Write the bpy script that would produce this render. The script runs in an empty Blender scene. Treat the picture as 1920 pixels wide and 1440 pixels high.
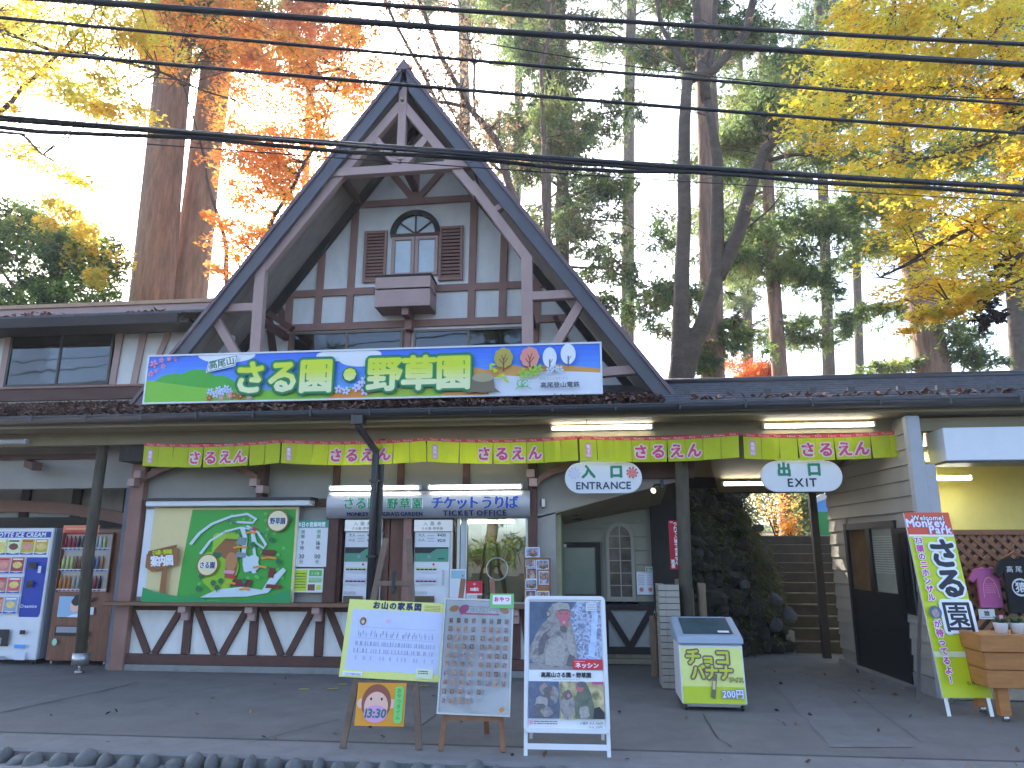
import bpy, bmesh, math, random
import numpy as np
from mathutils import Vector, Matrix
SC = bpy.context.scene
COL = SC.collection
R = math.radians

# ------------------------------------------------------------------ camera
FOC = 1331.0; PITCH = R(13.1); YAW = R(6.1); CAMZ = 1.5
cam = bpy.data.cameras.new('camera'); cam.lens = 36 * FOC / 1920; cam.sensor_width = 36; cam.clip_end = 2000
camo = bpy.data.objects.new('camera', cam); COL.objects.link(camo)
camo.location = (0, 0, CAMZ); camo.rotation_euler = (math.pi / 2 + PITCH, 0, YAW); SC.camera = camo

# ------------------------------------------------------------------ sky, sun, exposure
SUN_EL, SUN_AZ = R(34), R(-28)
world = bpy.data.worlds.new('World'); SC.world = world; world.use_nodes = True
nt = world.node_tree; bg = nt.nodes['Background']
sk = nt.nodes.new('ShaderNodeTexSky'); sk.sky_type = 'NISHITA'; sk.sun_disc = False
sk.sun_elevation = SUN_EL; sk.sun_rotation = SUN_AZ; sk.air_density = 0.65; sk.dust_density = 2.2; sk.ozone_density = 0.6
nt.links.new(sk.outputs[0], bg.inputs[0]); bg.inputs[1].default_value = 0.15
sun = bpy.data.lights.new('sun', 'SUN'); sun.energy = 3.0; sun.angle = R(0.5); sun.color = (1.0, 0.93, 0.82)
suno = bpy.data.objects.new('sun', sun); COL.objects.link(suno)
sdir = Vector((math.sin(SUN_AZ) * math.cos(SUN_EL), math.cos(SUN_AZ) * math.cos(SUN_EL), math.sin(SUN_EL)))
suno.rotation_euler = sdir.to_track_quat('Z', 'Y').to_euler()
SC.view_settings.view_transform = 'Standard'; SC.view_settings.look = 'None'
SC.view_settings.exposure = 2.5; SC.view_settings.gamma = 1.0
SC.render.engine = 'CYCLES'
SC.cycles.max_bounces = 7; SC.cycles.diffuse_bounces = 4; SC.cycles.transparent_max_bounces = 16
SC.cycles.caustics_reflective = False; SC.cycles.caustics_refractive = False

GLARE_HAZE = 0.0013
SC.cycles.volume_bounces = 0
# ------------------------------------------------------------------ measuring helpers
_cp, _sp, _cy, _sy = math.cos(PITCH), math.sin(PITCH), math.cos(YAW), math.sin(YAW)
_f = Vector((-_sy * _cp, _cy * _cp, _sp)); _r = Vector((_cy, _sy, 0)); _u = _r.cross(_f)
def ray(px, py): return _f + _r * ((px - 960) / FOC) + _u * ((720 - py) / FOC)
def at(px, py, Y): d = ray(px, py); return d * (Y / d.y) + Vector((0, 0, CAMZ))
def atz(px, py, Z=0.0): d = ray(px, py); return d * ((Z - CAMZ) / d.z) + Vector((0, 0, CAMZ))
def atx(px, py, X): d = ray(px, py); return d * (X / d.x) + Vector((0, 0, CAMZ))

# ------------------------------------------------------------------ materials
MATS = {}
def s2l(c): return tuple(((v / 255) / 12.92 if v / 255 <= 0.04045 else ((v / 255 + 0.055) / 1.055) ** 2.4) for v in c)
def mat(name, col=(0.5, 0.5, 0.5), rough=0.6, var=0.12, scale=6.0, bump=0.0, bscale=60.0, metal=0.0, trans=0.0,
        emit=0.0, stretch=None, dirt=0.0, dirtcol=(0.08, 0.07, 0.05), spec=0.5, coat=0.0, huevar=None, hscale=3.0, alpha=1.0):
    if name in MATS: return MATS[name]
    m = bpy.data.materials.new(name); m.use_nodes = True; t = m.node_tree; N = t.nodes; L = t.links
    b = N['Principled BSDF']; out = N['Material Output']
    b.inputs['Roughness'].default_value = rough; b.inputs['Metallic'].default_value = metal
    b.inputs['Specular IOR Level'].default_value = spec; b.inputs['Coat Weight'].default_value = coat
    b.inputs['Alpha'].default_value = alpha
    tc = N.new('ShaderNodeTexCoord'); src = tc.outputs['Object']
    if stretch:
        mp = N.new('ShaderNodeMapping'); mp.inputs['Scale'].default_value = stretch
        L.new(src, mp.inputs[0]); src = mp.outputs[0]
    colout = None
    rgb = N.new('ShaderNodeRGB'); rgb.outputs[0].default_value = (*col[:3], 1); colout = rgb.outputs[0]
    if huevar:
        nz = N.new('ShaderNodeTexNoise'); nz.inputs['Scale'].default_value = hscale; nz.inputs['Detail'].default_value = 3
        L.new(src, nz.inputs['Vector'])
        cr = N.new('ShaderNodeValToRGB'); el = cr.color_ramp.elements
        cols = [col] + list(huevar); n = len(cols)
        el[0].position = 0.36; el[0].color = (*cols[0], 1); el[1].position = 0.64; el[1].color = (*cols[-1], 1)
        for i in range(1, n - 1):
            e = el.new(0.36 + 0.28 * i / (n - 1)); e.color = (*cols[i], 1)
        L.new(nz.outputs['Fac'], cr.inputs[0]); colout = cr.outputs[0]
    if var > 0:
        n1 = N.new('ShaderNodeTexNoise'); n1.inputs['Scale'].default_value = scale; n1.inputs['Detail'].default_value = 6
        n1.inputs['Roughness'].default_value = 0.65
        L.new(src, n1.inputs['Vector'])
        mr = N.new('ShaderNodeMapRange'); mr.inputs[1].default_value = 0.3; mr.inputs[2].default_value = 0.7
        mr.inputs[3].default_value = 1 - var; mr.inputs[4].default_value = 1 + var
        L.new(n1.outputs['Fac'], mr.inputs[0])
        mx = N.new('ShaderNodeVectorMath'); mx.operation = 'SCALE'
        L.new(colout, mx.inputs[0]); L.new(mr.outputs[0], mx.inputs['Scale']); colout = mx.outputs[0]
    if dirt > 0:
        n2 = N.new('ShaderNodeTexNoise'); n2.inputs['Scale'].default_value = 1.7; n2.inputs['Detail'].default_value = 9
        n2.inputs['Roughness'].default_value = 0.7
        mp2 = N.new('ShaderNodeMapping'); mp2.inputs['Scale'].default_value = (1.6, 1.6, 0.7); L.new(tc.outputs['Object'], mp2.inputs[0])
        L.new(mp2.outputs[0], n2.inputs['Vector'])
        mr2 = N.new('ShaderNodeMapRange'); mr2.inputs[1].default_value = 0.47; mr2.inputs[2].default_value = 0.75
        mr2.inputs[3].default_value = 0; mr2.inputs[4].default_value = dirt
        L.new(n2.outputs['Fac'], mr2.inputs[0])
        mm = N.new('ShaderNodeMixRGB'); mm.inputs[2].default_value = (*dirtcol, 1)
        L.new(mr2.outputs[0], mm.inputs[0]); L.new(colout, mm.inputs[1]); colout = mm.outputs[0]
    L.new(colout, b.inputs['Base Color'])
    if bump > 0:
        n3 = N.new('ShaderNodeTexNoise'); n3.inputs['Scale'].default_value = bscale; n3.inputs['Detail'].default_value = 5
        L.new(src, n3.inputs['Vector'])
        bp = N.new('ShaderNodeBump'); bp.inputs['Strength'].default_value = bump; bp.inputs['Distance'].default_value = 0.02
        L.new(n3.outputs['Fac'], bp.inputs['Height']); L.new(bp.outputs[0], b.inputs['Normal'])
    if emit > 0:
        L.new(colout, b.inputs['Emission Color']); b.inputs['Emission Strength'].default_value = emit
    if trans > 0:
        tr = N.new('ShaderNodeBsdfTranslucent'); L.new(colout, tr.inputs[0])
        ms = N.new('ShaderNodeMixShader'); ms.inputs[0].default_value = trans
        L.new(b.outputs[0], ms.inputs[1]); L.new(tr.outputs[0], ms.inputs[2]); L.new(ms.outputs[0], out.inputs[0])
    MATS[name] = m; return m
def ink(name, rgb, **k):
    k.setdefault('rough', 0.45); k.setdefault('var', 0.03); return mat(name, s2l(rgb), **k)

M = dict(
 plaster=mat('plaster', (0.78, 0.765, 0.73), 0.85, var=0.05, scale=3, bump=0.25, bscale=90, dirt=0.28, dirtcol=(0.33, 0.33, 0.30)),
 plaster_shaded=mat('porch_plaster_shaded', (0.36, 0.34, 0.31), 0.85, var=0.05, scale=3, bump=0.25, bscale=90, dirt=0.2, dirtcol=(0.3, 0.28, 0.25)),  # white plaster again, darkened in colour for the gloom under the eave
 timber=mat('timber_paint', (0.31, 0.165, 0.13), 0.65, var=0.12, scale=4, bump=0.2, bscale=40, stretch=(1, 1, 1), dirt=0.22, dirtcol=(0.12, 0.08, 0.07)),
 timber_lt=mat('timber_paint_faded', (0.45, 0.30, 0.265), 0.6, var=0.07, scale=3, bump=0.15, bscale=40, dirt=0.2, dirtcol=(0.22, 0.14, 0.13)),
 timber_dk=mat('timber_paint_dark', (0.10, 0.045, 0.034), 0.7, var=0.18, scale=5, bump=0.2, bscale=40),
 timber_blk=mat('timber_near_black', (0.022, 0.018, 0.017), 0.7, var=0.2, scale=5, bump=0.2),
 fascia=mat('fascia_paint', (0.098, 0.098, 0.112), 0.5, var=0.10, scale=2, dirt=0.2, dirtcol=(0.06, 0.06, 0.07)),
 soffit=mat('soffit_board', (0.34, 0.29, 0.25), 0.8, var=0.12, scale=3, bump=0.15, dirt=0.25, dirtcol=(0.14, 0.12, 0.1)),
 rooftile=mat('roof_tile', (0.085, 0.085, 0.10), 0.7, var=0.3, scale=8, bump=0.4, bscale=50, dirt=0.35, dirtcol=(0.06, 0.06, 0.045)),
 roofedge=mat('roof_edge', (0.17, 0.12, 0.13), 0.6, var=0.15, scale=5),
 cream=mat('cream_paint', (0.27, 0.22, 0.13), 0.7, var=0.07, scale=2, bump=0.1, dirt=0.25, dirtcol=(0.16, 0.13, 0.08)),
 gutter=mat('gutter_metal', (0.035, 0.033, 0.038), 0.35, var=0.15, scale=4),
 darkmetal=mat('dark_metal', (0.03, 0.027, 0.025), 0.4, var=0.1),
 alu=mat('aluminium', (0.45, 0.45, 0.45), 0.35, var=0.05, metal=0.8),
 bronze=mat('bronze_frame', (0.16, 0.12, 0.09), 0.45, var=0.1, metal=0.3),
 steel=mat('brushed_steel', (0.5, 0.5, 0.52), 0.28, var=0.05, metal=0.9, stretch=(0.3, 5, 30)),
 white=mat('white_paint', (0.75, 0.76, 0.78), 0.45, var=0.02, dirt=0.06, dirtcol=(0.4, 0.4, 0.4)),
 whitem=mat('white_enamel', (0.72, 0.74, 0.78), 0.3, var=0.03, dirt=0.08, dirtcol=(0.45, 0.45, 0.42)),
 log=mat('log_bark', (0.085, 0.070, 0.050), 0.85, var=0.35, scale=6, bump=0.6, bscale=18, stretch=(2, 2, 0.5), dirt=0.5, dirtcol=(0.035, 0.05, 0.025)),
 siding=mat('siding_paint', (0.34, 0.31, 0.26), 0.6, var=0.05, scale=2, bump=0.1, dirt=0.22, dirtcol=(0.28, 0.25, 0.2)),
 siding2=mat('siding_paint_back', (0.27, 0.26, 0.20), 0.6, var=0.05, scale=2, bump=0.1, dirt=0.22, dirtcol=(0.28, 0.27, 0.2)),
 orangewood=mat('orange_wood', (0.42, 0.17, 0.045), 0.55, var=0.22, scale=5, bump=0.15, stretch=(1, 1, 6)),
 lattice=mat('lattice_wood', (0.26, 0.11, 0.06), 0.6, var=0.2, scale=8),
 easelwood=mat('easel_wood', (0.17, 0.115, 0.08), 0.7, var=0.2, scale=9, bump=0.15),
 easelwood2=mat('easel_wood_brown', (0.26, 0.12, 0.06), 0.6, var=0.2, scale=9, bump=0.15),
 postwood=mat('post_wood', (0.23, 0.16, 0.10), 0.7, var=0.3, scale=9, bump=0.3, stretch=(3, 3, 0.6)),
 concrete=mat('concrete', (0.25, 0.25, 0.24), 0.85, var=0.15, scale=8, bump=0.3, bscale=60, dirt=0.3, dirtcol=(0.12, 0.12, 0.11)),
 black=mat('black_plastic', (0.015, 0.015, 0.016), 0.4, var=0.05),
 rubber=mat('cable_rubber', (0.012, 0.012, 0.014), 0.45, var=0.1),
 tube=mat('lit_tube', (1.0, 0.97, 0.85), 0.5, var=0, emit=4.0),
 tube_in=mat('lit_tube_inside', (1.0, 1.0, 0.8), 0.5, var=0, emit=2.5),
 barkred=mat('cedar_bark', (0.25, 0.145, 0.10), 0.9, var=0.45, scale=3.5, bump=1.0, bscale=7, stretch=(2.5, 2.5, 0.35), dirt=0.4, dirtcol=(0.11, 0.095, 0.08)),
 barkdk=mat('dark_bark', (0.095, 0.07, 0.052), 0.9, var=0.35, scale=4, bump=1.0, bscale=12, stretch=(1, 1, 1.6), dirt=0.3, dirtcol=(0.08, 0.08, 0.065)),
 twig=mat('twig_bark', (0.06, 0.042, 0.035), 0.9, var=0.2, scale=4),
 stone=mat('rock', (0.04, 0.038, 0.036), 0.9, var=0.35, scale=5, bump=0.8, bscale=14, dirt=0.5, dirtcol=(0.03, 0.035, 0.02)),
 stone_lt=mat('pale_rock', (0.085, 0.09, 0.098), 0.9, var=0.3, scale=6, bump=0.7, bscale=16, dirt=0.3, dirtcol=(0.08, 0.08, 0.07)),
 earth=mat('earth', (0.035, 0.028, 0.02), 1.0, var=0.4, scale=6, bump=0.8, bscale=20),
 cobble=mat('river_stone', (0.115, 0.117, 0.115), 0.55, var=0.3, scale=7, bump=0.3, bscale=40, dirt=0.2, dirtcol=(0.06, 0.07, 0.07)),
)
# clear-ish glass with a mirror sheen in front of a dark or lit room
def glass(name, tint=(0.6, 0.65, 0.65), f=0.35, rough=0.03):
    if name in MATS: return MATS[name]
    m = bpy.data.materials.new(name); m.use_nodes = True; t = m.node_tree; N = t.nodes; L = t.links
    N.remove(N['Principled BSDF']); out = N['Material Output']
    tr = N.new('ShaderNodeBsdfTransparent'); tr.inputs[0].default_value = (*tint, 1)
    gl = N.new('ShaderNodeBsdfGlossy'); gl.inputs['Roughness'].default_value = rough
    fr = N.new('ShaderNodeFresnel'); fr.inputs[0].default_value = 1.5
    mr = N.new('ShaderNodeMapRange'); mr.inputs[3].default_value = f * 0.6; mr.inputs[4].default_value = 1.0
    L.new(fr.outputs[0], mr.inputs[0])
    nz = N.new('ShaderNodeTexNoise'); nz.inputs['Scale'].default_value = 1.5
    bp = N.new('ShaderNodeBump'); bp.inputs['Strength'].default_value = 0.08; bp.inputs['Distance'].default_value = 0.05
    tc = N.new('ShaderNodeTexCoord'); L.new(tc.outputs['Object'], nz.inputs[0]); L.new(nz.outputs[0], bp.inputs['Height']); L.new(bp.outputs[0], gl.inputs['Normal'])
    ms = N.new('ShaderNodeMixShader'); L.new(mr.outputs[0], ms.inputs[0]); L.new(tr.outputs[0], ms.inputs[1]); L.new(gl.outputs[0], ms.inputs[2])
    L.new(ms.outputs[0], out.inputs[0]); MATS[name] = m; return m
M['glass'] = glass('window_glass', (0.75, 0.8, 0.8), 0.12)
M['glass_dk'] = glass('reflecting_glass', (0.35, 0.4, 0.42), 0.07)

# ------------------------------------------------------------------ objects
ORG = {}
def thing(name, label, cat, loc=(0, 0, 0), rot=None, group=None):
    o = bpy.data.objects.new(name, None); COL.objects.link(o); o.empty_display_size = 0.2
    o.location = loc
    if rot is not None: o.rotation_euler = rot
    o['label'] = label; o['category'] = cat
    if group: o['group'] = group
    ORG[o.name] = Vector(loc) if rot is None else None
    return o
def tag(o, label=None, cat=None, group=None, kind=None):
    if label: o['label'] = label
    if cat: o['category'] = cat
    if group: o['group'] = group
    if kind: o['kind'] = kind
    return o
class MB:
    """collects shapes in world space (or in the local space of a rotated thing)"""
    def __init__(s): s.v = []; s.f = []; s.mi = []; s.mats = []; s.sm = []
    def mid(s, m):
        if m is None: return 0
        if m not in s.mats: s.mats.append(m)
        return s.mats.index(m)
    def add(s, vs, fs, m=None, smooth=False):
        b = len(s.v); s.v += [tuple(v) for v in vs]; k = s.mid(m)
        for f in fs: s.f.append([b + i for i in f]); s.mi.append(k); s.sm.append(smooth)
        return s
    def box(s, x0, x1, y0, y1, z0, z1, m=None):
        vs = [(x, y, z) for x in (x0, x1) for y in (y0, y1) for z in (z0, z1)]
        return s.add(vs, [(0, 1, 3, 2), (4, 6, 7, 5), (0, 4, 5, 1), (2, 3, 7, 6), (0, 2, 6, 4), (1, 5, 7, 3)], m)
    def hexa(s, p, m=None):  # p: 4 front corners + 4 back corners, same winding
        return s.add(p, [(0, 1, 2, 3), (7, 6, 5, 4), (0, 4, 5, 1), (1, 5, 6, 2), (2, 6, 7, 3), (3, 7, 4, 0)], m)
    def bar(s, p, q, w, h, up=(0, 1, 0), m=None):  # w across, h along 'up'
        p = Vector(p); q = Vector(q); d = (q - p).normalized(); up = Vector(up); a = d.cross(up)
        if a.length < 1e-6: a = d.cross(Vector((1, 0, 0)))
        a.normalize(); b = a.cross(d).normalized()
        c = [(-1, -1), (1, -1), (1, 1), (-1, 1)]
        vs = [p + a * (w / 2 * i) + b * (h / 2 * j) for i, j in c] + [q + a * (w / 2 * i) + b * (h / 2 * j) for i, j in c]
        return s.add(vs, [(3, 2, 1, 0), (4, 5, 6, 7), (0, 1, 5, 4), (1, 2, 6, 5), (2, 3, 7, 6), (3, 0, 4, 7)], m)
    def tube(s, pts, rad, n=8, m=None, cap=True, jit=0.0, rng=None):
        pts = [Vector(p) for p in pts]
        if not hasattr(rad, '__len__'): rad = [rad] * len(pts)
        vs = []; fs = []; prev = None
        for i, p in enumerate(pts):
            d = (pts[min(i + 1, len(pts) - 1)] - pts[max(i - 1, 0)]).normalized()
            a = (prev - d * prev.dot(d)) if prev is not None else d.orthogonal()
            if a.length < 1e-6: a = d.orthogonal()
            a.normalize(); prev = a; b = d.cross(a)
            for k in range(n):
                t = 2 * math.pi * k / n; r = rad[i] * (1 + (rng.uniform(-jit, jit) if jit else 0))
                vs.append(p + a * (math.cos(t) * r) + b * (math.sin(t) * r))
        for i in range(len(pts) - 1):
            for k in range(n):
                fs.append((i * n + k, i * n + (k + 1) % n, (i + 1) * n + (k + 1) % n, (i + 1) * n + k))
        if cap: fs.append(tuple(range(n - 1, -1, -1))); fs.append(tuple((len(pts) - 1) * n + k for k in range(n)))
        return s.add(vs, fs, m, True)
    def prism(s, poly, y0, y1, m=None):  # poly of (x,z), from y0 (front) to y1
        n = len(poly); vs = [(x, y0, z) for x, z in poly] + [(x, y1, z) for x, z in poly]
        return s.add(vs, [tuple(range(n)), tuple(range(2 * n - 1, n - 1, -1))] + [(i, i + n, (i + 1) % n + n, (i + 1) % n) for i in range(n)], m)
    def rock(s, c, r, rng, m=None, jit=0.22, sub=1):
        vs, fs = ICO[sub]; ph = [rng.uniform(0, 6.28) for _ in range(3)]; fr = [rng.uniform(1.5, 3) for _ in range(3)]
        A = Matrix.Rotation(rng.uniform(0, 6), 3, 'Y') @ Matrix.Rotation(rng.uniform(-.3, .3), 3, 'X')
        o = []
        for v in vs:
            k = 1 + jit * (math.sin(v[0] * fr[0] + ph[0]) * math.sin(v[1] * fr[1] + ph[1]) + 0.6 * rng.uniform(-1, 1) * (1 if sub < 2 else .3))
            q = Vector((v[0] * r[0] * k, v[1] * r[1] * k, v[2] * r[2] * k))
            o.append(Vector(c) + (A @ q if max(r) < 1.6 * min(r) else q))
        return s.add(o, fs, m, sub > 1)
    def boulder(s, c, r, rng, m=None, n=9):
        vs, fs = ICO[2]; pl = []
        for _ in range(n):
            d = Vector((rng.gauss(0, 1), rng.gauss(0, 1), rng.gauss(0, 1))).normalized(); pl.append((d, rng.uniform(.42, .82)))
        o = []
        for v in vs:
            v = Vector(v); k = min([1.0] + [h / v.dot(d) for d, h in pl if v.dot(d) > .01]); k *= rng.uniform(.97, 1.03)
            o.append(Vector(c) + Vector((v.x * r[0] * k, v.y * r[1] * k, v.z * r[2] * k)))
        return s.add(o, fs, m)
    def build(s, name, m=None, parent=None, bevel=0.0, smooth=False):
        me = bpy.data.meshes.new(name); org = Vector((0, 0, 0))
        if parent is not None: org = ORG.get(parent.name) or Vector((0, 0, 0))
        vs = np.array(s.v, dtype=np.float64)
        if org.length > 0: vs = vs - np.array(org)
        me.from_pydata(vs.tolist(), [], s.f); ms = s.mats if s.mats else []
        for x in ms: me.materials.append(x)
        if not ms and m is not None: me.materials.append(m)
        if s.mats: me.polygons.foreach_set('material_index', s.mi)
        me.polygons.foreach_set('use_smooth', [bool(x or smooth) for x in s.sm]); me.update()
        bm = bmesh.new(); bm.from_mesh(me)
        if len(s.f) < 3000 and not getattr(s, 'nofix', False): bmesh.ops.recalc_face_normals(bm, faces=bm.faces)
        bm.to_mesh(me); bm.free()
        o = bpy.data.objects.new(name, me); COL.objects.link(o)
        if parent is not None: o.parent = parent; ORG[o.name] = ORG.get(parent.name)
        if bevel: b = o.modifiers.new('bevel', 'BEVEL'); b.width = bevel; b.segments = 1; b.limit_method = 'ANGLE'
        return o
def _ico():
    d = {}
    for sub in (1, 2, 3):
        bm = bmesh.new(); bmesh.ops.create_icosphere(bm, subdivisions=sub, radius=1.0)
        d[sub] = ([tuple(v.co) for v in bm.verts], [tuple(v.index for v in f.verts) for f in bm.faces]); bm.free()
    return d
ICO = _ico()
def copy_tree(o, parent=None):
    c = o.copy(); COL.objects.link(c); c.parent = parent
    if parent is not None: c.parent = parent
    for ch in list(o.children): copy_tree(ch, c)
    return c

# ------------------------------------------------------------------ flat print: letters and shapes laid on a sign face
_G = {}
_tc = bpy.data.curves.new('lettering_curve', 'FONT'); _to = bpy.data.objects.new('lettering_curve', _tc); COL.objects.link(_to)
def glyph(ch, res=2):
    k = (ch, res)
    if k not in _G:
        _tc.body = ch; _tc.resolution_u = res
        dg = bpy.context.evaluated_depsgraph_get(); dg.update()
        me = bpy.data.meshes.new_from_object(_to.evaluated_get(dg))
        v = np.array([w.co[:2] for w in me.vertices]).reshape(-1, 2); f = [tuple(p.vertices) for p in me.polygons]
        bpy.data.meshes.remove(me)
        adv = 1.0 if ord(ch) > 0x2E00 else ((v[:, 0].max() + 0.07) if len(v) else 0.3)
        _G[k] = (v, f, adv)
    return _G[k]
class Print:
    """fmap(u, v, w) places print coordinates in space; w is the height of the ink above the board"""
    def __init__(s, fmap, eps=0.0006): s.b = MB(); s.b.nofix = True; s.m = fmap; s.w = 0.0015; s.eps = eps
    def _put(s, pts, faces, m):
        s.b.add([s.m(u, v, s.w) for u, v in pts], faces, m)
    def poly(s, pts, m): s._put(pts, [tuple(range(len(pts)))], m); s.w += s.eps; return s
    def rect(s, u0, u1, v0, v1, m): return s.poly([(u0, v0), (u1, v0), (u1, v1), (u0, v1)], m)
    def rrect(s, u0, u1, v0, v1, r, m, n=5):
        p = []
        for cx, cy, a in ((u1 - r, v1 - r, 0), (u0 + r, v1 - r, 90), (u0 + r, v0 + r, 180), (u1 - r, v0 + r, 270)):
            for i in range(n + 1): t = R(a + 90 * i / n); p.append((cx + r * math.cos(t), cy + r * math.sin(t)))
        return s.poly(p, m)
    def ell(s, u, v, a, b, m, n=20, rot=0.0):
        c, d = math.cos(rot), math.sin(rot)
        return s.poly([(u + a * math.cos(t) * c - b * math.sin(t) * d, v + a * math.cos(t) * d + b * math.sin(t) * c) for t in [2 * math.pi * i / n for i in range(n)]], m)
    def blob(s, u, v, a, b, m, rng, n=24, k=0.15, q=4):
        ph = [rng.uniform(0, 6.28) for _ in range(3)]
        return s.poly([(u + a * math.cos(t) * z, v + b * math.sin(t) * z) for t in [2 * math.pi * i / n for i in range(n)]
                       for z in [1 + k * math.sin(q * t + ph[0]) + k * .5 * math.sin((2 * q - 1) * t + ph[1])]], m)
    def flower(s, u, v, r, m, n=5, centre=None, rot=0.3):
        pts = []
        for i in range(n * 4):
            t = rot + 2 * math.pi * i / (n * 4); z = (0.35, 0.95, 1.0, 0.95)[i % 4]; pts.append((u + r * z * math.cos(t), v + r * z * math.sin(t)))
        s.poly(pts, m)
        if centre: s.ell(u, v, r * .25, r * .25, centre, 8)
        return s
    def stroke(s, pts, w, m):
        L_ = []; R_ = []
        for i, p in enumerate(pts):
            a = pts[max(i - 1, 0)]; b = pts[min(i + 1, len(pts) - 1)]; dx, dy = b[0] - a[0], b[1] - a[1]; l = math.hypot(dx, dy) or 1
            ww = w[i] if hasattr(w, '__len__') else w
            L_.append((p[0] - dy / l * ww / 2, p[1] + dx / l * ww / 2)); R_.append((p[0] + dy / l * ww / 2, p[1] - dx / l * ww / 2))
        n = len(pts); s._put(L_ + R_, [(i, i + n, i + n + 1, i + 1) for i in range(n - 1)], m); s.w += s.eps; return s
    def grad(s, u0, u1, v0, v1, mats):
        n = len(mats)
        for i, m in enumerate(mats): s._put([(u0, v0 + (v1 - v0) * i / n), (u1, v0 + (v1 - v0) * i / n), (u1, v0 + (v1 - v0) * (i + 1) / n), (u0, v0 + (v1 - v0) * (i + 1) / n)], [(0, 1, 2, 3)], m)
        s.w += s.eps; return s
    def text(s, st, u, v, h, m, bold=0.0, halo=None, align='C', vert=False, sx=1.0, gap=0.0, rot=0.0, res=2, cut=None, slant=0.0):
        """h: em height. halo=(radius, material). cut=[(v_limit, mat)...] colours letter bands by height"""
        gl = []; x = 0; y = 0
        for ch in st:
            if ch == ' ': 
                if vert: y -= 0.5 + gap
                else: x += 0.35 + gap
                continue
            V, Fc, adv = glyph(ch, res)
            if vert: gl.append((V - np.array([0.5, 0.38]) + np.array([0, y]), Fc)); y -= (1 + gap)
            else: gl.append((V + np.array([x, 0]), Fc)); x += adv + gap
        if not gl: return s
        allv = np.concatenate([g[0] for g in gl]); 
        off = np.array([0.0, 0.0])
        if not vert: off[0] = {'C': -(allv[:, 0].min() + allv[:, 0].max()) / 2, 'L': 0, 'R': -x}[align]
        cr, srn = math.cos(rot), math.sin(rot)
        def put(dx, dy, mt, w):
            for V, Fc in gl:
                P = (V + off) * np.array([h * sx, h]); P[:, 0] += P[:, 1] * slant
                Q = np.stack([u + dx + P[:, 0] * cr - P[:, 1] * srn, v + dy + P[:, 0] * srn + P[:, 1] * cr], 1)
                s.b.add([s.m(a, b, w) for a, b in Q], Fc, mt)
        def disc(rad, mt, n, w0, span):
            for i in range(n):
                t = 2 * math.pi * i / n; put(rad * math.cos(t), rad * math.sin(t), mt, w0 + span * i / n)
        if halo:
            disc(halo[0], halo[1], 12, s.w, s.eps)
            if halo[0] > 0.12 * h: disc(halo[0] * .5, halo[1], 8, s.w + s.eps, s.eps * .5)
            s.w += s.eps * 2
        if bold: disc(bold, m, 8, s.w, s.eps * .8); s.w += s.eps
        put(0, 0, m, s.w + s.eps * .1); s.w += s.eps; return s
    def lines(s, u0, u1, v0, v1, n, m, rng, fill=0.5):  # rows of print too small to read
        for i in range(n):
            v = v1 - (v1 - v0) * (i + .5) / n; h = (v1 - v0) / n * fill; u = u0
            while u < u1:
                l = rng.uniform(.03, .14) * (u1 - u0); e = min(u + l, u1)
                s._put([(u, v - h / 2), (e, v - h / 2), (e, v + h / 2), (u, v + h / 2)], [(0, 1, 2, 3)], m); u = e + rng.uniform(.01, .04) * (u1 - u0)
        s.w += s.eps; return s
    def build(s, name, parent): o = s.b.build(name, None, parent); return o
def facing(x0, z0, Y): return lambda u, v, w: (x0 + u, Y - w, z0 + v)      # a print that faces the street
rng = random.Random(7)
# ================================================================== THE SETTING: ground
def sheet(name, pts, z, m):
    b = MB(); b.nofix = True; b.add([(p[0], p[1], z) for p in pts], [tuple(range(len(pts)))]); o = b.build(name, m); o['kind'] = 'structure'; return o
M['asphalt'] = mat('asphalt', (0.062, 0.063, 0.068), 0.85, var=0.22, scale=30, bump=0.35, bscale=120, dirt=0.35, dirtcol=(0.10, 0.10, 0.10))
M['pave'] = mat('pavement_concrete', (0.155, 0.150, 0.141), 0.8, var=0.14, scale=2.2, bump=0.35, bscale=150, dirt=0.55, dirtcol=(0.095, 0.092, 0.086))
M['paveedge'] = mat('kerb_concrete', (0.195, 0.19, 0.185), 0.8, var=0.12, scale=5, bump=0.3, bscale=150, dirt=0.4, dirtcol=(0.10, 0.10, 0.105))
M['pavepatch'] = mat('patch_concrete', (0.165, 0.162, 0.158), 0.8, var=0.12, scale=6, bump=0.3, bscale=150, dirt=0.5, dirtcol=(0.10, 0.10, 0.10))
M['crack'] = mat('joint_dark', (0.03, 0.03, 0.033), 0.9, var=0.3)  # own dark colour of the pavement cracks and joints
sheet('ground', [(-400, -300), (400, -300), (400, 900), (-400, 900)], -0.22, M['earth'])
b = MB(); b.box(-60, 60, -1.5, 5.3, -0.21, -0.14); b.build('road', M['asphalt'])['kind'] = 'structure'
b = MB(); b.box(-40, 40, 6.02, 13.0, -0.2, 0.0); b.build('pavement', M['pave'])['kind'] = 'structure'
b = MB(); b.box(-40, 40, 5.56, 6.0, -0.2, -0.002); kerb = b.build('kerb', M['paveedge'], bevel=0.02); kerb['kind'] = 'structure'
x = -11.0; i = 0
while x < 9.0:   # river stones set on edge along the kerb's face
    w = rng.uniform(.045, .10) * (1.25 if rng.random() < .2 else 1); x += w
    b = MB(); b.rock((x, 5.50 + rng.uniform(-.03, .02), -0.075 + rng.uniform(-.02, .02)), (w * .95, rng.uniform(.06, .085), rng.uniform(.07, .095)), rng, None, 0.07, 3)
    o = b.build('cobble', M['cobble'], kerb); x += w + rng.uniform(.005, .05)
    i += 1
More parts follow.
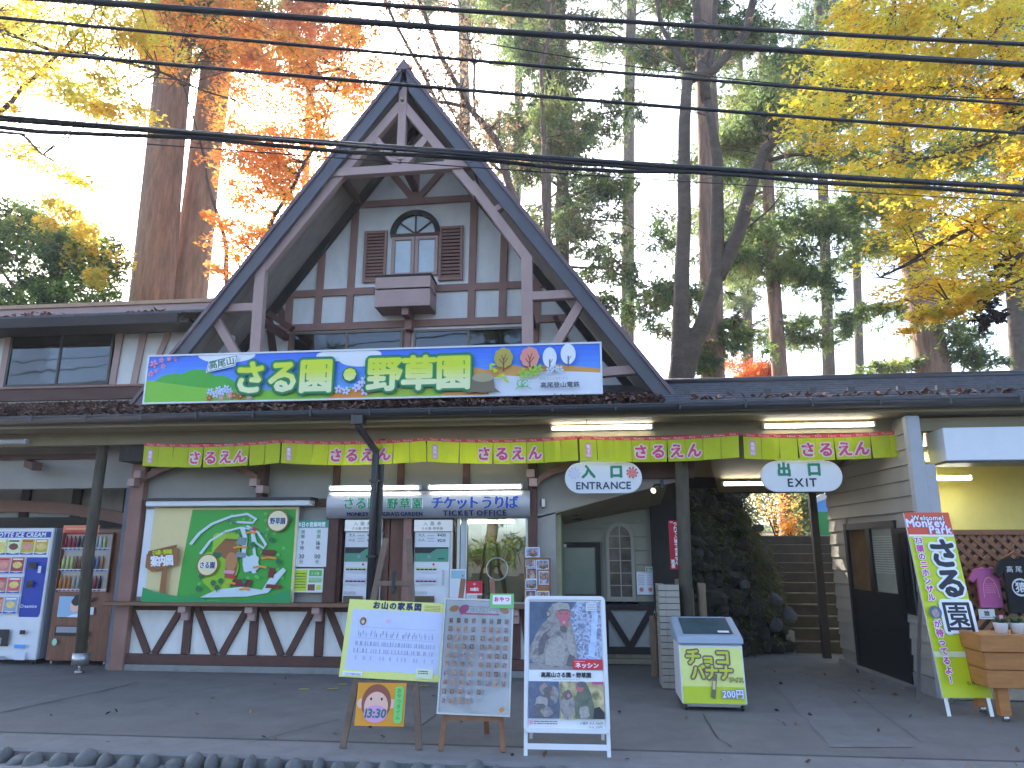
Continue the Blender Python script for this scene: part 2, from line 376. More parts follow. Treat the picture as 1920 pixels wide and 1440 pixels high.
b = MB(); b.box(-40, 40, 5.30, 5.57, -0.21, -0.085); b.build('kerb_bed', M['concrete'], kerb)
# laid strip that runs from the stairs to the road, joints and cracks
def gpoly(px, z=0.004): return [atz(x, y)[:2] for x, y in px]
p = [(1478, 1243), (1560, 1243), (1620, 1330), (1745, 1392), (1850, 1402), (1700, 1402), (1590, 1402), (1560, 1385), (1540, 1362), (1500, 1335), (1440, 1290)]
L_ = [(1440, 1255), (1452, 1285), (1478, 1312), (1497, 1338), (1518, 1352), (1524, 1366), (1545, 1385), (1556, 1402)]
R_ = [(1505, 1250), (1535, 1290), (1570, 1322), (1596, 1349), (1612, 1362), (1640, 1376), (1690, 1392), (1712, 1402)]
sheet('path_strip', gpoly(L_ + R_[::-1]), 0.004, M['pavepatch'])
cr = MB(); cr.nofix = True
def crack(px, w=0.012, z=0.008):
    pts = [atz(x, y) for x, y in px]; q = []
    for a, c in zip(pts, pts[1:]):
        for k in range(6): q.append(a.lerp(c, k / 6))
    q.append(pts[-1]); l = []; r = []
    for i, a in enumerate(q):
        d = (q[min(i + 1, len(q) - 1)] - q[max(i - 1, 0)]).normalized(); n = Vector((-d.y, d.x, 0)); ww = w * rng.uniform(.5, 1.1); a = a + n * rng.uniform(-.004, .004)
        l.append(a + n * ww / 2 + Vector((0, 0, z))); r.append(a - n * ww / 2 + Vector((0, 0, z)))
    n = len(q); cr.add(l + r, [(i, i + 1, i + n + 1, i + n) for i in range(n - 1)])
crack([(0, 1338), (90, 1318), (200, 1295), (260, 1280)], .022)
crack([(1318, 1340), (1345, 1385), (1372, 1402)], .012)
crack([(635, 1350), (540, 1375), (465, 1395)], .01); crack([(250, 1320), (400, 1290), (520, 1278)], .008)
crack([(775, 1373), (860, 1310), (900, 1278)], .01); crack([(1140, 1365), (900, 1368), (775, 1365)], .006)
crack([(1730, 1395), (1640, 1330), (1580, 1280)], .006)
cr.build('pavement_crack', M['crack'])['kind'] = 'structure'
ym = MB(); ym.nofix = True
for x, y in ((568, 1293), (622, 1292), (792, 1287), (640, 1284)):
    c = atz(x, y); ym.add([c + Vector(v) for v in ((-.05, -.03, .006), (.06, -.01, .006), (.07, .03, .006), (-.04, .02, .006))], [(0, 1, 2, 3)])
ym.build('painted_mark', ink('yellow_paint', (190, 175, 50)))['kind'] = 'structure'
# hillside behind the house, with the stairs' landing
def hz(x, y):
    z = max(-0.2, min(1.72, (y - 11.9) * .62)) if x < 2.9 or x > 4.6 else max(-0.2, min(1.72, (y - 14.2) * 6))
    if y > 16: z = 1.72 + (y - 16) * 0.035
    return z + 0.05 * math.sin(x * 1.7) * math.sin(y * 1.3)
b = MB(); ys = [12.6, 13, 13.6, 14.2, 14.5, 15, 16, 18, 22, 28, 36, 50, 80]; xs = [-60, -30, -15, -10, -7, -4, -1, 1, 2.85, 2.95, 4.55, 4.65, 6, 9, 14, 25, 60]
b.add([(x, y, hz(x, y)) for y in ys for x in xs], [(j * len(xs) + i, j * len(xs) + i + 1, (j + 1) * len(xs) + i + 1, (j + 1) * len(xs) + i) for j in range(len(ys) - 1) for i in range(len(xs) - 1)])
b.build('hillside', mat('hill_soil', (0.06, 0.05, 0.03), 1.0, var=0.4, scale=2, bump=1.0, bscale=10, huevar=[(0.10, 0.05, 0.02), (0.04, 0.06, 0.02)]))['kind'] = 'structure'
st = MB(); stairs = None
b = MB(); b.box(2.9, 3.02, 11.6, 14.6, -0.1, 0.3); stairs = b.build('stairs', M['concrete']); stairs['kind'] = 'structure'
M['step'] = mat('stair_concrete', (0.06, 0.05, 0.04), 0.9, var=0.25, scale=6, bump=0.4, dirt=0.5, dirtcol=(0.06, 0.055, 0.045))
for k in range(11):
    b = MB(); y0 = 11.55 + k * .265; b.box(3.02, 4.55, y0, y0 + .28, -0.1, (k + 1) * .158); b.build('step', M['step'], stairs, bevel=.012)
    b = MB(); b.box(3.03, 4.54, y0 - .004, y0 + .03, (k + 1) * .158 + .001, (k + 1) * .158 + .008); b.build('step_edge', mat('step_nosing', (0.17, 0.165, 0.15), 0.6, var=0.3), stairs)

# ================================================================== THE HOUSE
house = thing('half_timbered_house', 'half-timbered ticket house with white plaster, brown beams and a steep pointed gable', 'house', (-2.5, 9.1, 0))
GW, FG, W, B, G = 9.9, 8.85, 9.1, 8.65, 8.15
AX, AZ = -2.53, 8.42; FZ = 3.36; HW = 3.66; SL = (AZ - FZ) / HW; TH = math.atan(SL)
def part(name, bld, m, **k): return bld.build(name, m, house, **k)
# --- steep gable roof: two slabs with fascias
nx, nz = math.sin(TH), math.cos(TH)    # outward normal of the right slope (x, z)
for sgn in (-1, 1):
    def sp(t, d, y): # t along slope from apex 0..1, d below the outer surface
        return Vector((AX + sgn * (HW * t - nx * d), y, AZ - (AZ - FZ) * t - nz * d))
    def slab(t0, t1, d0, d1, y0, y1, m, name, bev=0):
        b = MB(); k0 = d0 / nx / HW if t0 == 0 else 0; k1 = d1 / nx / HW if t0 == 0 else 0
        b.hexa([sp(t0 + k0, d0, y0), sp(t1, d0, y0), sp(t1, d1, y0), sp(t0 + k1, d1, y0), sp(t0 + k0, d0, y1), sp(t1, d0, y1), sp(t1, d1, y1), sp(t0 + k1, d1, y1)], m)
        return part(name, b, m, bevel=bev)
    slab(0, 1.02, 0.045, 0.15, FG + .05, 14.0, M['soffit'], 'roof_slab')
    slab(0, 1.02, 0.0, 0.045, FG - .05, 14.0, M['roofedge'], 'roof_covering')
    slab(0, 1.015, 0.048, 0.205, FG - .02, FG + .045, M['fascia'], 'fascia', 0)
    slab(0.02, 1.0, 0.152, 0.175, FG + .05, FG + .075, M['timber_blk'], 'drip_strip')
    slab(0.04, 1.0, 0.166, 0.27, GW - .12, GW - .02, M['timber_blk'], 'barge_rafter')
    # soffit planks: joints run up the slope
    for j in range(4):
        slab(0.05, 1.0, 0.153, 0.164, FG + .08 + j * .2, FG + .08 + j * .2 + .193, M['soffit'], 'soffit_board')
b = MB(); b.prism([(AX - .12, AZ - .12), (AX + .12, AZ - .12), (AX, AZ + .06)], FG - .06, 14.0); part('ridge_cap', b, M['roofedge'])
b = MB(); b.tube([(AX, FG - .03, AZ - .62), (AX, FG - .07, AZ - .62)], .03, 8); part('wall_hook', b, M['cream'])
# --- gable wall
b = MB(); 
b.prism([(AX - HW + .20, 3.3), (AX + HW - .20, 3.3), (AX, AZ - .36)], GW, GW + .1); gw = part('gable_wall', b, M['plaster'])
def tb(px0, px1, w, Y=GW, m='timber', name='timber', d=0.035, proud=None):
    a, c = at(*px0, Y - d / 2), at(*px1, Y - d / 2); b = MB(); b.bar(a, c, w, d + rng.uniform(0, .004)); return part(name, b, M[m], bevel=.004)
px2m = lambda n, Y: n / FOC * (Y + .3)
wt = .112
for p0, p1 in (((668, 383), (653, 611)), ((889, 376), (883, 606)), ((606, 452), (594, 612)), ((946, 440), (941, 604)), ((545, 536), (540, 614)), ((1008, 500), (1003, 640))):
    tb(p0, p1, wt)
tb((664, 385), (893, 371), wt); 
for a, c in (((531, 553), (703, 545)), ((818, 541), (1050, 531)), ((500, 617), (1068, 596))): tb(a, c, wt)
for p1 in ((733, 322), (781, 318), (828, 322)): tb((779, 378), p1, wt * .9)
tb((497, 530), (540, 610), wt, m='timber_dk'); tb((500, 560), (512, 660), wt, m='timber_dk'); tb((549, 612), (545, 660), wt * .8)
tb((765, 612), (763, 665), .10); tb((1005, 600), (1000, 660), .09); tb((1040, 592), (1062, 640), .08, m='timber_dk')
# --- lower gable windows (two wide sliding windows above the sign)
def window_frame(x0, x1, z0, z1, Y, n, m='bronze', t=.035, name='window', gm='glass_dk', parent=None, back=True):
    b = MB(); b.box(x0, x1, Y - .02, Y + .02, z1 - t, z1); b.box(x0, x1, Y - .02, Y + .02, z0, z0 + t)
    b.box(x0, x0 + t, Y - .018, Y + .022, z0 + t, z1 - t); b.box(x1 - t, x1, Y - .018, Y + .022, z0 + t, z1 - t)
    for i in range(1, n): xx = x0 + (x1 - x0) * i / n; b.box(xx - t / 2, xx + t / 2, Y - .014, Y + .014, z0 + t, z1 - t)
    f = b.build(name, M[m], parent or house)
    for i in range(n):
        g = MB(); xa = x0 + (x1 - x0) * i / n + t * .5; xb = x0 + (x1 - x0) * (i + 1) / n - t * .5
        g.box(xa, xb, Y - .003, Y + .003, z0 + t, z1 - t); g.build('pane', M[gm], f)
    if back:
        b = MB(); b.box(x0, x1, Y + .03, Y + .035, z0, z1); b.build('dark_room', mat('unlit_room', (0.10, 0.11, 0.115), .8, var=.3, scale=2), f)
    return f
for a, c in (((549, 624), (755, 640)), ((776, 619), (983, 640))):
    p0, p1 = at(*a, GW - .05), at(*c, GW - .05); window_frame(p0.x, p1.x, 3.85, p0.z if a[0] < 600 else p0.z, GW - .05, 2)
# --- arched window
x0, x1 = at(735, 480, GW).x, at(822, 480, GW).x; zs, zt, zb = at(778, 440, GW).z, at(778, 398, GW).z, at(778, 516, GW).z
cx = (x0 + x1) / 2; ra = (x1 - x0) / 2
b = MB(); N_ = 20
o_ = [(cx + (ra + .03) * math.cos(math.pi * i / N_), zs + (ra + .03) * math.sin(math.pi * i / N_)) for i in range(N_ + 1)]
i_ = [(cx + (ra - .055) * math.cos(math.pi * i / N_), zs + (ra - .055) * math.sin(math.pi * i / N_)) for i in range(N_ + 1)]
for i in range(N_): b.prism([o_[i], o_[i + 1], i_[i + 1], i_[i]], GW - .055, GW + .0, None)
aw = b.build('arched_window', M['timber_blk'], house)
b = MB(); b.prism([(x, z) for x, z in i_], GW - .012, GW - .006); b.build('pane', mat('frosted_pane', (0.55, 0.62, 0.64), 0.15, var=0.12, scale=3), aw)
b = MB()
for t in (38, 90, 142): b.bar((cx, GW - .025, zs), (cx + (ra - .03) * math.cos(R(t)), GW - .025, zs + (ra - .03) * math.sin(R(t))), .02, .03)
b.box(x0 - .02, x1 + .02, GW - .06, GW - .01, zs - .045, zs); b.build('glazing_bar', M['timber_dk'], aw)
for s0, s1 in ((x0, cx - .004), (cx + .004, x1)):
    b = MB(); t = .055; b.box(s0, s1, GW - .05, GW - .012, zs - .10, zs - .047); b.box(s0, s1, GW - .05, GW - .012, zb - .02, zb + .03)
    b.box(s0, s0 + t, GW - .052, GW - .01, zb + .03, zs - .10); b.box(s1 - t, s1, GW - .052, GW - .01, zb + .03, zs - .10)
    b.build('casement', M['timber_lt'], aw, bevel=.004)
    b = MB(); b.box(s0 + t - .005, s1 - t + .005, GW - .02, GW - .014, zb + .03, zs - .10); b.build('pane', MATS['frosted_pane'], aw)
# --- louvred shutters
for (xa, ya), (xb, yb), zt_ in (((683, 440), (724, 530), 436), ((822, 430), (868, 526), 427)):
    a, c = at(xa, zt_, GW), at(xb, yb, GW); X0, X1, Z1, Z0 = a.x + .02, c.x, a.z, c.z - .0
    b = MB(); t = .045; b.box(X0, X0 + t, GW - .05, GW - .012, Z0, Z1); b.box(X1 - t, X1, GW - .05, GW - .012, Z0, Z1)
    b.box(X0 + t, X1 - t, GW - .048, GW - .014, Z1 - t, Z1); b.box(X0 + t, X1 - t, GW - .048, GW - .014, Z0, Z0 + t)
    sh = b.build('shutter', M['timber'], house, bevel=.003)
    b = MB(); b.box(X0 + t, X1 - t, GW - .014, GW - .011, Z0 + t, Z1 - t); b.build('shutter_back', M['timber_blk'], sh)
    n = 14
    for i in range(n):
        z = Z0 + t + (Z1 - Z0 - 2 * t) * (i + .5) / n; h = (Z1 - Z0 - 2 * t) / n
        b = MB(); b.hexa([(X0 + t, GW - .046, z - h * .45), (X1 - t, GW - .046, z - h * .45), (X1 - t, GW - .040, z - h * .33), (X0 + t, GW - .040, z - h * .33),
                          (X0 + t, GW - .020, z + h * .33), (X1 - t, GW - .020, z + h * .33), (X1 - t, GW - .014, z + h * .45), (X0 + t, GW - .014, z + h * .45)])
        b.build('slat', M['timber'], sh)
# --- flower box under the arched window
YB = GW - .42; a, c = at(704, 520, YB), at(806, 572, YB)
b = MB(); zmid = at(750, 541, YB).z
fb = None
b.box(a.x, c.x, YB, YB + .03, zmid + .012, a.z); b.box(a.x, c.x, YB, YB + .03, c.z, zmid - .012)
for xx in (a.x - .0, c.x - .03): b.box(xx, xx + .03, YB + .031, GW, c.z, zmid - .012); b.box(xx, xx + .03, YB + .031, GW, zmid + .012, a.z)
b.box(a.x, c.x, YB + .031, GW, c.z + .01, c.z + .04); fb = b.build('flower_box', M['timber_lt'], house, bevel=.004)
b = MB(); b.box(a.x - .01, c.x + .01, YB - .01, GW - .02, a.z, a.z + .03); b.box(a.x + .02, c.x - .02, YB + .035, YB + .05, c.z + .03, a.z); b.build('box_lining', M['timber_blk'], fb)
cxb = (a.x + c.x) / 2 + .03; b = MB(); b.box(cxb - .05, cxb + .05, YB + .06, GW, c.z - .11, c.z + .01); b.box(cxb - .05, cxb + .05, GW - .16, GW, c.z - .27, c.z - .11); b.build('bracket', M['timber'], fb, bevel=.004)
# --- open timber truss in front of the gable
TY = FG + .12
def tr(p0, p1, w=.105, Y=None, d=.11, m='timber_lt', name='truss_beam'):
    Y = Y or TY; Y += rng.uniform(-.004, .004); b = MB(); b.bar(at(*p0, Y), at(*p1, Y), w, d); return part(name, b, M[m], bevel=.006)
tr((758, 160), (752, 302), .12, TY - .012, name='king_post')
tr((753, 199), (636, 336), .13); tr((757, 199), (896, 366), .13)
tr((640, 330), (496, 506), .13); tr((884, 346), (990, 488), .13)
tr((491, 500), (480, 668), .15, TY - .006); tr((988, 482), (990, 668), .15, TY - .006)
tr((610, 328), (893, 309), .125, TY - .03, name='collar_beam')
tr((703, 262), (748, 312), .11, TY + .006); tr((803, 258), (756, 312), .11, TY + .006)
tr((545, 405), (572, 424), .085); tr((928, 396), (955, 379), .085)
tr((400, 580), (484, 577), .115); tr((397, 586), (446, 668), .115, TY + .008)
tr((996, 557), (1092, 552), .12, TY + .002); tr((1091, 566), (1030, 668), .12, TY + .01)
tr((1128, 699), (1205, 693), .12)
for (x, y) in ((490, 600), (990, 575), (752, 300), (640, 330), (895, 320)):   # ties back to the wall
    a = at(x, y, TY + .05); b = MB(); b.bar(a, (a.x, GW - .01, a.z), .09, .09, up=(0, 0, 1)); part('tie_beam', b, M['timber_dk'])
tr((505, 588), (548, 617), .09, GW - .4, m='timber_dk')
# --- lower roof with leaf litter and gutter
pit = 0.364
def zr(y, z0=3.13): return z0 + (y - G) * pit
kR = (at(1600, 713, 1).z - CAMZ); YR = (3.13 - pit * G - CAMZ) / (kR - pit)
def roofpart(x0, x1, y0, y1, name, m, dz=0.0, th=.06, par=house):
    b = MB(); b.hexa([(x0, y0, zr(y0) + dz - th), (x1, y0, zr(y0) + dz - th), (x1, y0, zr(y0) + dz), (x0, y0, zr(y0) + dz),
                      (x0, y1, zr(y1) + dz - th), (x1, y1, zr(y1) + dz - th), (x1, y1, zr(y1) + dz), (x0, y1, zr(y1) + dz)]); return b.build(name, m, par)
roofpart(-12, 0.6, G, GW, 'porch_roof', M['rooftile'])
roofpart(0.6, 9.0, G, YR, 'porch_roof', M['rooftile'])
b = MB(); b.hexa([(0.6, YR, zr(YR) - .06), (9, YR, zr(YR) - .06), (9, YR, zr(YR)), (.6, YR, zr(YR)), (.6, 11.0, 3.2), (9, 11.0, 3.2), (9, 11.0, 3.26), (.6, 11.0, 3.26)]); part('back_roof', b, M['rooftile'])
nc = 9
for i in range(nc):
    y0 = G + .0 + (YR - G) * i / nc; y1 = y0 + (YR - G) / nc + .015
    b = MB(); b.hexa([(0.9, y0, zr(y0) + .012), (9, y0, zr(y0) + .012), (9, y0, zr(y0) + .036), (.9, y0, zr(y0) + .036), (.9, y1, zr(y1) + .004), (9, y1, zr(y1) + .004), (9, y1, zr(y1) + .010), (.9, y1, zr(y1) + .010)])
    part('tile_course', b, M['rooftile'])
b = MB(); b.tube([(0.9, YR + .02, zr(YR) + .03), (9, YR + .02, zr(YR) + .03)], .06, 8); part('roof_ridge', b, M['gutter'])
for x in (1288, 1372, 1440, 1526, 1598, 1692, 1766, 1865):
    c = at(x, 741, G + .38); c.z = zr(c.y) + .06; b = MB(); b.box(c.x - .04, c.x + .04, c.y, c.y + .05, c.z - .03, c.z + .035); b.box(c.x - .04, c.x + .04, c.y + .05, c.y + .12, c.z - .02, c.z - .005); part('snow_guard', b, M['gutter'])
# gutter: half round trough
b = MB(); prof = [(-.075 * math.cos(math.pi * i / 8), -.085 * math.sin(math.pi * i / 8)) for i in range(9)]
vs = []; 
for X in (-12, 9): vs += [(X, G - .055 + y, 3.105 + z) for y, z in prof]
b.add(vs, [(i, i + 1, i + 10, i + 9) for i in range(8)], None, True)
b.box(-12, 9, G - .137, G - .122, 3.098, 3.115); gut = part('gutter', b, M['gutter']); gm_ = gut.modifiers.new('s', 'SOLIDIFY'); gm_.thickness = .006
for i in range(22):
    x = -7.6 + i * .72; b = MB(); b.box(x, x + .02, G - .14, G + .02, 3.118, 3.128); b.box(x, x + .02, G - .145, G - .135, 3.04, 3.128); b.build('gutter_bracket', M['gutter'], gut)
b = MB(); b.box(-12, 9, G + .02, G + .05, 2.985, 3.075); part('eave_board', b, M['cream'])
nb = 0
for i in range(int(21 / 1.5)):
    x = -12 + i * 1.5; b = MB(); b.box(x + .004, x + 1.496, G + .051, B - .045, 2.985 + .0, 2.999); part('eave_soffit', b, M['cream'])
b = MB(); b.box(-12, 9, B - .04, B + .08, 2.83, 3.05); part('eave_beam', b, M['cream'])
b = MB(); b.box(-12, 9, B - .052, B - .041, 2.955, 2.998); part('beam_moulding', b, M['cream'])
# inner porch ceiling
b = MB(); b.box(-12, 1.2, B + .081, W + .3, 2.93, 2.96); b.box(-12, -6.0, W + .3, 10.4, 2.93, 2.96); part('porch_ceiling', b, mat('porch_ceiling_paint', (0.30, 0.25, 0.18), .8, var=.15, scale=2, dirt=.3))
# --- main wall of the ticket office
def X(px, py, Y=W): return at(px, py, Y).x
def Z(px, py, Y=W): return at(px, py, Y).z
xl, xr = -6.0, -0.42
xa, xb = X(628, 1050), X(995, 1050)       # opening for machines and window
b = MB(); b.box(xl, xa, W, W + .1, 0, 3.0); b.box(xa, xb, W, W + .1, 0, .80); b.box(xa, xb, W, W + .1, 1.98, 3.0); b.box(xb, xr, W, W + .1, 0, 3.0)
mw = part('front_wall', b, M['plaster_shaded']); b = MB(); b.box(xl, xr, W - .012, W - .0015, .2, .79); part('lower_panel', b, M['plaster'])
b = MB(); b.box(-6.15, xr, W + .8, W + .86, 0, 3.0); b.box(-6.1, -6.04, W + .1, W + .8, 0, 3.0); b.box(xr + .0, xr + .06, W + .1, 10.2, 0, 3.0); b.box(-6.1, xr, W + .1, W + .8, -.1, -.05); part('inner_wall', b, mat('room_paint', (0.30, 0.30, 0.18), .8, var=.1))
def wb(name, x0, x1, z0, z1, m='timber_dk', d=.05, Y=W, bev=.005): b = MB(); dd = d + rng.uniform(0, .004); b.box(x0, x1, Y - dd, Y - .001, z0, z1); return part(name, b, M[m], bevel=bev)
# concrete footing, sill beam, counter shelf
wb('footing', xl - .15, -.35, 0, .075, 'concrete', .09)
wb('sill_beam', xl - .1, -.35, .078, .20, 'timber_dk', .07)
b = MB(); b.box(xl - .2, X(1062, 1133, W - .25), W - .26, W - .001, .80, .845); part('counter_shelf', b, mat('counter_wood', (0.20, 0.10, 0.055), .5, var=.2, scale=6, stretch=(1, 4, 4)), bevel=.006)
studs = [X(232, 1190) - .04, X(352, 1200), X(476, 1200), X(600, 1200), X(724, 1200), X(848, 1200), X(968, 1200)]
studs.append(xr - .07)
for s in studs[1:-1]:
    wb('stud', s - .055, s + .055, .205, .795)
    b = MB(); b.box(s - .05, s + .05, W - .22, W - .075, .72, .797); b.box(s - .05, s + .05, W - .14, W - .075, .62, .718); part('shelf_bracket', b, M['timber_lt'], bevel=.005)
for s0, s1 in zip(studs, studs[1:]):
    mid = (s0 + s1) / 2
    for q, sg in ((s0 + .07, 1), (s1 - .07, -1)):
        b = MB(); b.bar((q + sg * .02, W - .026 - rng.uniform(0, .004), .79), (mid - sg * .045, W - .028, .20), .085, .045); part('diagonal_brace', b, M['timber_dk'], bevel=.004)
wb('rail', xl, xr, .73, .795, 'timber_dk', .035)
# corner posts
for (xp, w, z0, z1, d) in ((X(246, 1090), .19, .0, 2.93, .12), (X(498, 905), .10, 2.08, 2.93, .16), (X(1000, 1000), .11, .80, 2.93, .12)):
    b = MB(); b.box(xp - w / 2, xp + w / 2, W - d, W - .001, z0, z1); part('post', b, M['timber'] if w > .15 else M['timber_dk'], bevel=.008)
# studs above
for px in (632, 752, 875): wb('stud', X(px, 900) - .045, X(px, 900) + .045, 2.22, 2.93, 'timber_dk', .04)
wb('rail', X(560, 935), xa + .05, Z(590, 950), Z(590, 935), 'timber_dk', .05)
wb('post', X(628, 1050) - .11, X(628, 1050) + .05, .845, 2.02, 'timber_dk', .09)
wb('header_rail', xl + .12, xr, 2.86, 2.93, 'timber_dk', .06)
def arch(px, w, Y, m, name='arch_brace', d=.07):
    pts = [at(x, y, Y) for x, y in px]
    b = MB(); q = []
    n = 10
    for i in range(n + 1):   # quadratic through the three points
        t = i / n; q.append(pts[0] * ((1 - t) * (1 - 2 * t)) + pts[1] * (4 * t * (1 - t)) + pts[2] * (t * (2 * t - 1)))
    vs = []
    for p in q: vs += [(p.x, Y, p.z + w / 2), (p.x, Y, p.z - w / 2), (p.x, Y + d, p.z + w / 2), (p.x, Y + d, p.z - w / 2)]
    fs = []
    for i in range(n):
        k = i * 4; fs += [(k, k + 1, k + 5, k + 4), (k + 2, k + 6, k + 7, k + 3), (k, k + 4, k + 6, k + 2), (k + 1, k + 3, k + 7, k + 5)]
    fs += [(0, 2, 3, 1), (n * 4, n * 4 + 1, n * 4 + 3, n * 4 + 2)]
    b.add(vs, fs); return part(name, b, M[m])
arch(((255, 905), (370, 864), (486, 898)), .09, W - .14, 'timber')
arch(((1008, 905), (1060, 876), (1180, 866)), .09, W - .14, 'timber'); 
for x, y in ((250, 905), (262, 890), (478, 905), (490, 918), (1000, 905), (995, 888)):
    c = at(x, y, W - .2); b = MB(); b.box(c.x - .05, c.x + .05, W - .26, W - .06, c.z - .05, c.z + .05); part('corbel', b, M['timber_lt'], bevel=.006)
b = MB(); c = at(236, 850, B); b.box(c.x - .1, c.x + .5, B + .02, W, 2.62, 2.83); part('bracket_beam', b, M['timber_blk'])
# --- left recess with the vending machines
BY = 10.3
b = MB(); b.box(-12, -6.0, BY, BY + .1, 0, 3.0); part('recess_wall', b, mat('recess_plaster', (0.42, 0.42, 0.40), .85, var=.1, bump=.2, dirt=.3))
zb_ = Z(100, 916); b = MB(); b.box(-12, xl - .0, W, W + .12, zb_, 2.93); part('lintel_panel', b, M['plaster_shaded'])
b = MB(); b.box(-12, X(196, 860), W - .05, W - .001, Z(100, 862), Z(100, 852)); part('lintel_rail', b, M['timber_dk'])
b = MB(); c = at(22, 864, W - .3); e = at(75, 876, W - .45); b.bar((c.x, W, c.z), (e.x, W - .5, e.z), .11, .10, up=(0, 0, 1)); part('lintel_bracket', b, M['timber_dk'])
for px in (47, 143, 240, -60): 
    c = at(px, 945, BY - .03); b = MB(); b.box(c.x - .07, c.x + .07, BY - .05, BY - .001, 1.9, 2.9); part('stud', b, M['timber_blk'])
pp = [at(x, y, BY - .08) for x, y in ((-120, 965), (60, 938), (245, 972))]
arch(((-100, 960), (70, 950), (255, 978)), .17, BY - .12, 'timber')
zz = at(100, 990, BY).z; b = MB(); b.box(-12, -6.0, BY - .09, BY - .001, zz, zz + .16); part('rail', b, M['timber_blk'])
b = MB(); b.box(-6.25, -6.05, W + .02, BY, 0, 2.93); part('side_wall', b, mat('side_paint', (0.20, 0.21, 0.24), .8, var=.1))
# --- left wing upstairs
WY = 9.45
b = MB(); x1w = X(325, 640, WY) + .9; b.box(-12, x1w, WY, WY + .1, 3.4, Z(100, 618, WY) + .25); part('wing_wall', b, M['plaster'])
b = MB(); zt0 = Z(100, 727, WY); b.box(-12, x1w, WY - .05, WY - .001, zt0 - .2, zt0); part('wing_skirting', b, M['timber_dk'])
b = MB(); b.box(-12, x1w, WY - .07, WY - .052, zt0 - .02, zt0 + .01); part('wing_ledge', b, M['timber'])
for px0, px1, w in (((228, 617), (208, 735), .10), ((272, 615), (248, 735), .10), ((318, 618), (272, 735), .09), ((18, 625), (0, 735), .10), ((-60, 625), (-70, 735), .1)):
    tb(px0, px1, w, WY, 'timber_lt')
tb((208, 727), (262, 724), .08, WY, 'timber_lt')
a, c = at(22, 627, WY), at(212, 722, WY); window_frame(at(16, 690, WY).x, at(210, 690, WY).x, c.z, a.z - .02, WY - .03, 2, 'darkmetal', name='wing_window', gm='glass_dk')
# wing eave: roof slab, board, gutter with litter
e0 = at(100, 610, 9.0); zE = e0.z
b = MB(); b.box(-12, at(345, 600, 9.1).x + .15, 8.98, 9.6, zE - .02, zE + .03); part('wing_soffit', b, M['timber_blk'])
b = MB(); b.box(-12, at(340, 600, 9.0).x, 8.9, 8.98, zE - .05, zE + .09); part('wing_gutter', b, M['timber_blk'])
zt1 = at(100, 574, 9.35).z
b = MB(); b.hexa([(-12, 8.93, zE + .10), (-5.2, 8.93, zE + .10), (-5.2, 8.93, zE + .13), (-12, 8.93, zE + .13), (-12, 9.6, zt1 - .06), (-5.2, 9.6, zt1 - .06), (-5.2, 9.6, zt1 - .03), (-12, 9.6, zt1 - .03)]); part('wing_roof', b, M['rooftile'])
b = MB(); b.box(-12, -5.2, 9.28, 9.38, at(100, 592, 9.3).z, at(100, 579, 9.3).z); part('wing_roof_edge', b, M['timber_lt'])
b = MB(); b.box(-12, -5.2, 9.25, 9.4, at(100, 579, 9.3).z + .002, at(100, 572, 9.3).z); part('wing_roof_cap', b, mat('copper_edge', (0.42, 0.25, 0.14), .5, var=.15))
b = MB(); b.box(-12, -5.2, 9.6, 13.5, 3.2, zt1 - .02); part('wing_block', b, M['plaster_shaded'])
# --- entrance recess
EY = 10.2
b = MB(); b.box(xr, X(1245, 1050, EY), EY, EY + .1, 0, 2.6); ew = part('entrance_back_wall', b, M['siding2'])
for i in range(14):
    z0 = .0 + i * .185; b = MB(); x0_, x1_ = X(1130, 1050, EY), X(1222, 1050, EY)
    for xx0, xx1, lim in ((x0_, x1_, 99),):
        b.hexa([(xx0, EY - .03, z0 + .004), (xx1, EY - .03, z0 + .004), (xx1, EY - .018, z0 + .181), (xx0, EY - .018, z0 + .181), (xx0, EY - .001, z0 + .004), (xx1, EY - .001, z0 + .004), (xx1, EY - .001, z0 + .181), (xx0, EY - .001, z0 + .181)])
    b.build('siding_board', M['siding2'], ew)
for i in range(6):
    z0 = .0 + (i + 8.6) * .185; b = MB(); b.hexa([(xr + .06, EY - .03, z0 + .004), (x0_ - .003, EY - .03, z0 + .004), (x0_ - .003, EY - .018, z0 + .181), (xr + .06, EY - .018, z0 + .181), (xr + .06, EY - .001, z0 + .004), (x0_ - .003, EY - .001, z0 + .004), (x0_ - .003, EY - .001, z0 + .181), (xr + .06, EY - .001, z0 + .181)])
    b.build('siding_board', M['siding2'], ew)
# door
D0, D1 = at(1047, 1017, EY - .05), at(1131, 1240, EY - .05)
b = MB(); t = .07; b.box(D0.x, D1.x, EY - .09, EY - .032, D0.z - t, D0.z); b.box(D0.x, D0.x + t, EY - .088, EY - .032, 0, D0.z - t); b.box(D1.x - t, D1.x, EY - .088, EY - .032, 0, D0.z - t)
dr = part('door', b, M['timber_blk']); b = MB(); b.box(D0.x + t, D1.x - t, EY - .07, EY - .04, 0.03, Z(1080, 1115, EY - .05)); b.build('door_panel', mat('door_dark', (0.012, 0.011, 0.011), .5), dr)
b = MB(); b.box(D0.x + t, D1.x - t, EY - .06, EY - .05, Z(1080, 1114, EY - .05), D0.z - t); b.build('door_glass', mat('door_pane', (0.22, 0.27, 0.22), .12, var=.05), dr)
b = MB(); c = at(1117, 1123, EY - .09); b.tube([c, c + Vector((.0, -.05, 0))], .018, 10); b.bar(c + Vector((-.1, -.03, 0)), c + Vector((0.01, -.03, 0)), .015, .015); b.build('door_handle', M['steel'], dr)
b = MB(); c = at(1050, 1020, EY - .1); b.box(c.x, c.x + .09, EY - .13, EY - .092, c.z - .045, c.z); b.build('door_closer', M['alu'], dr)
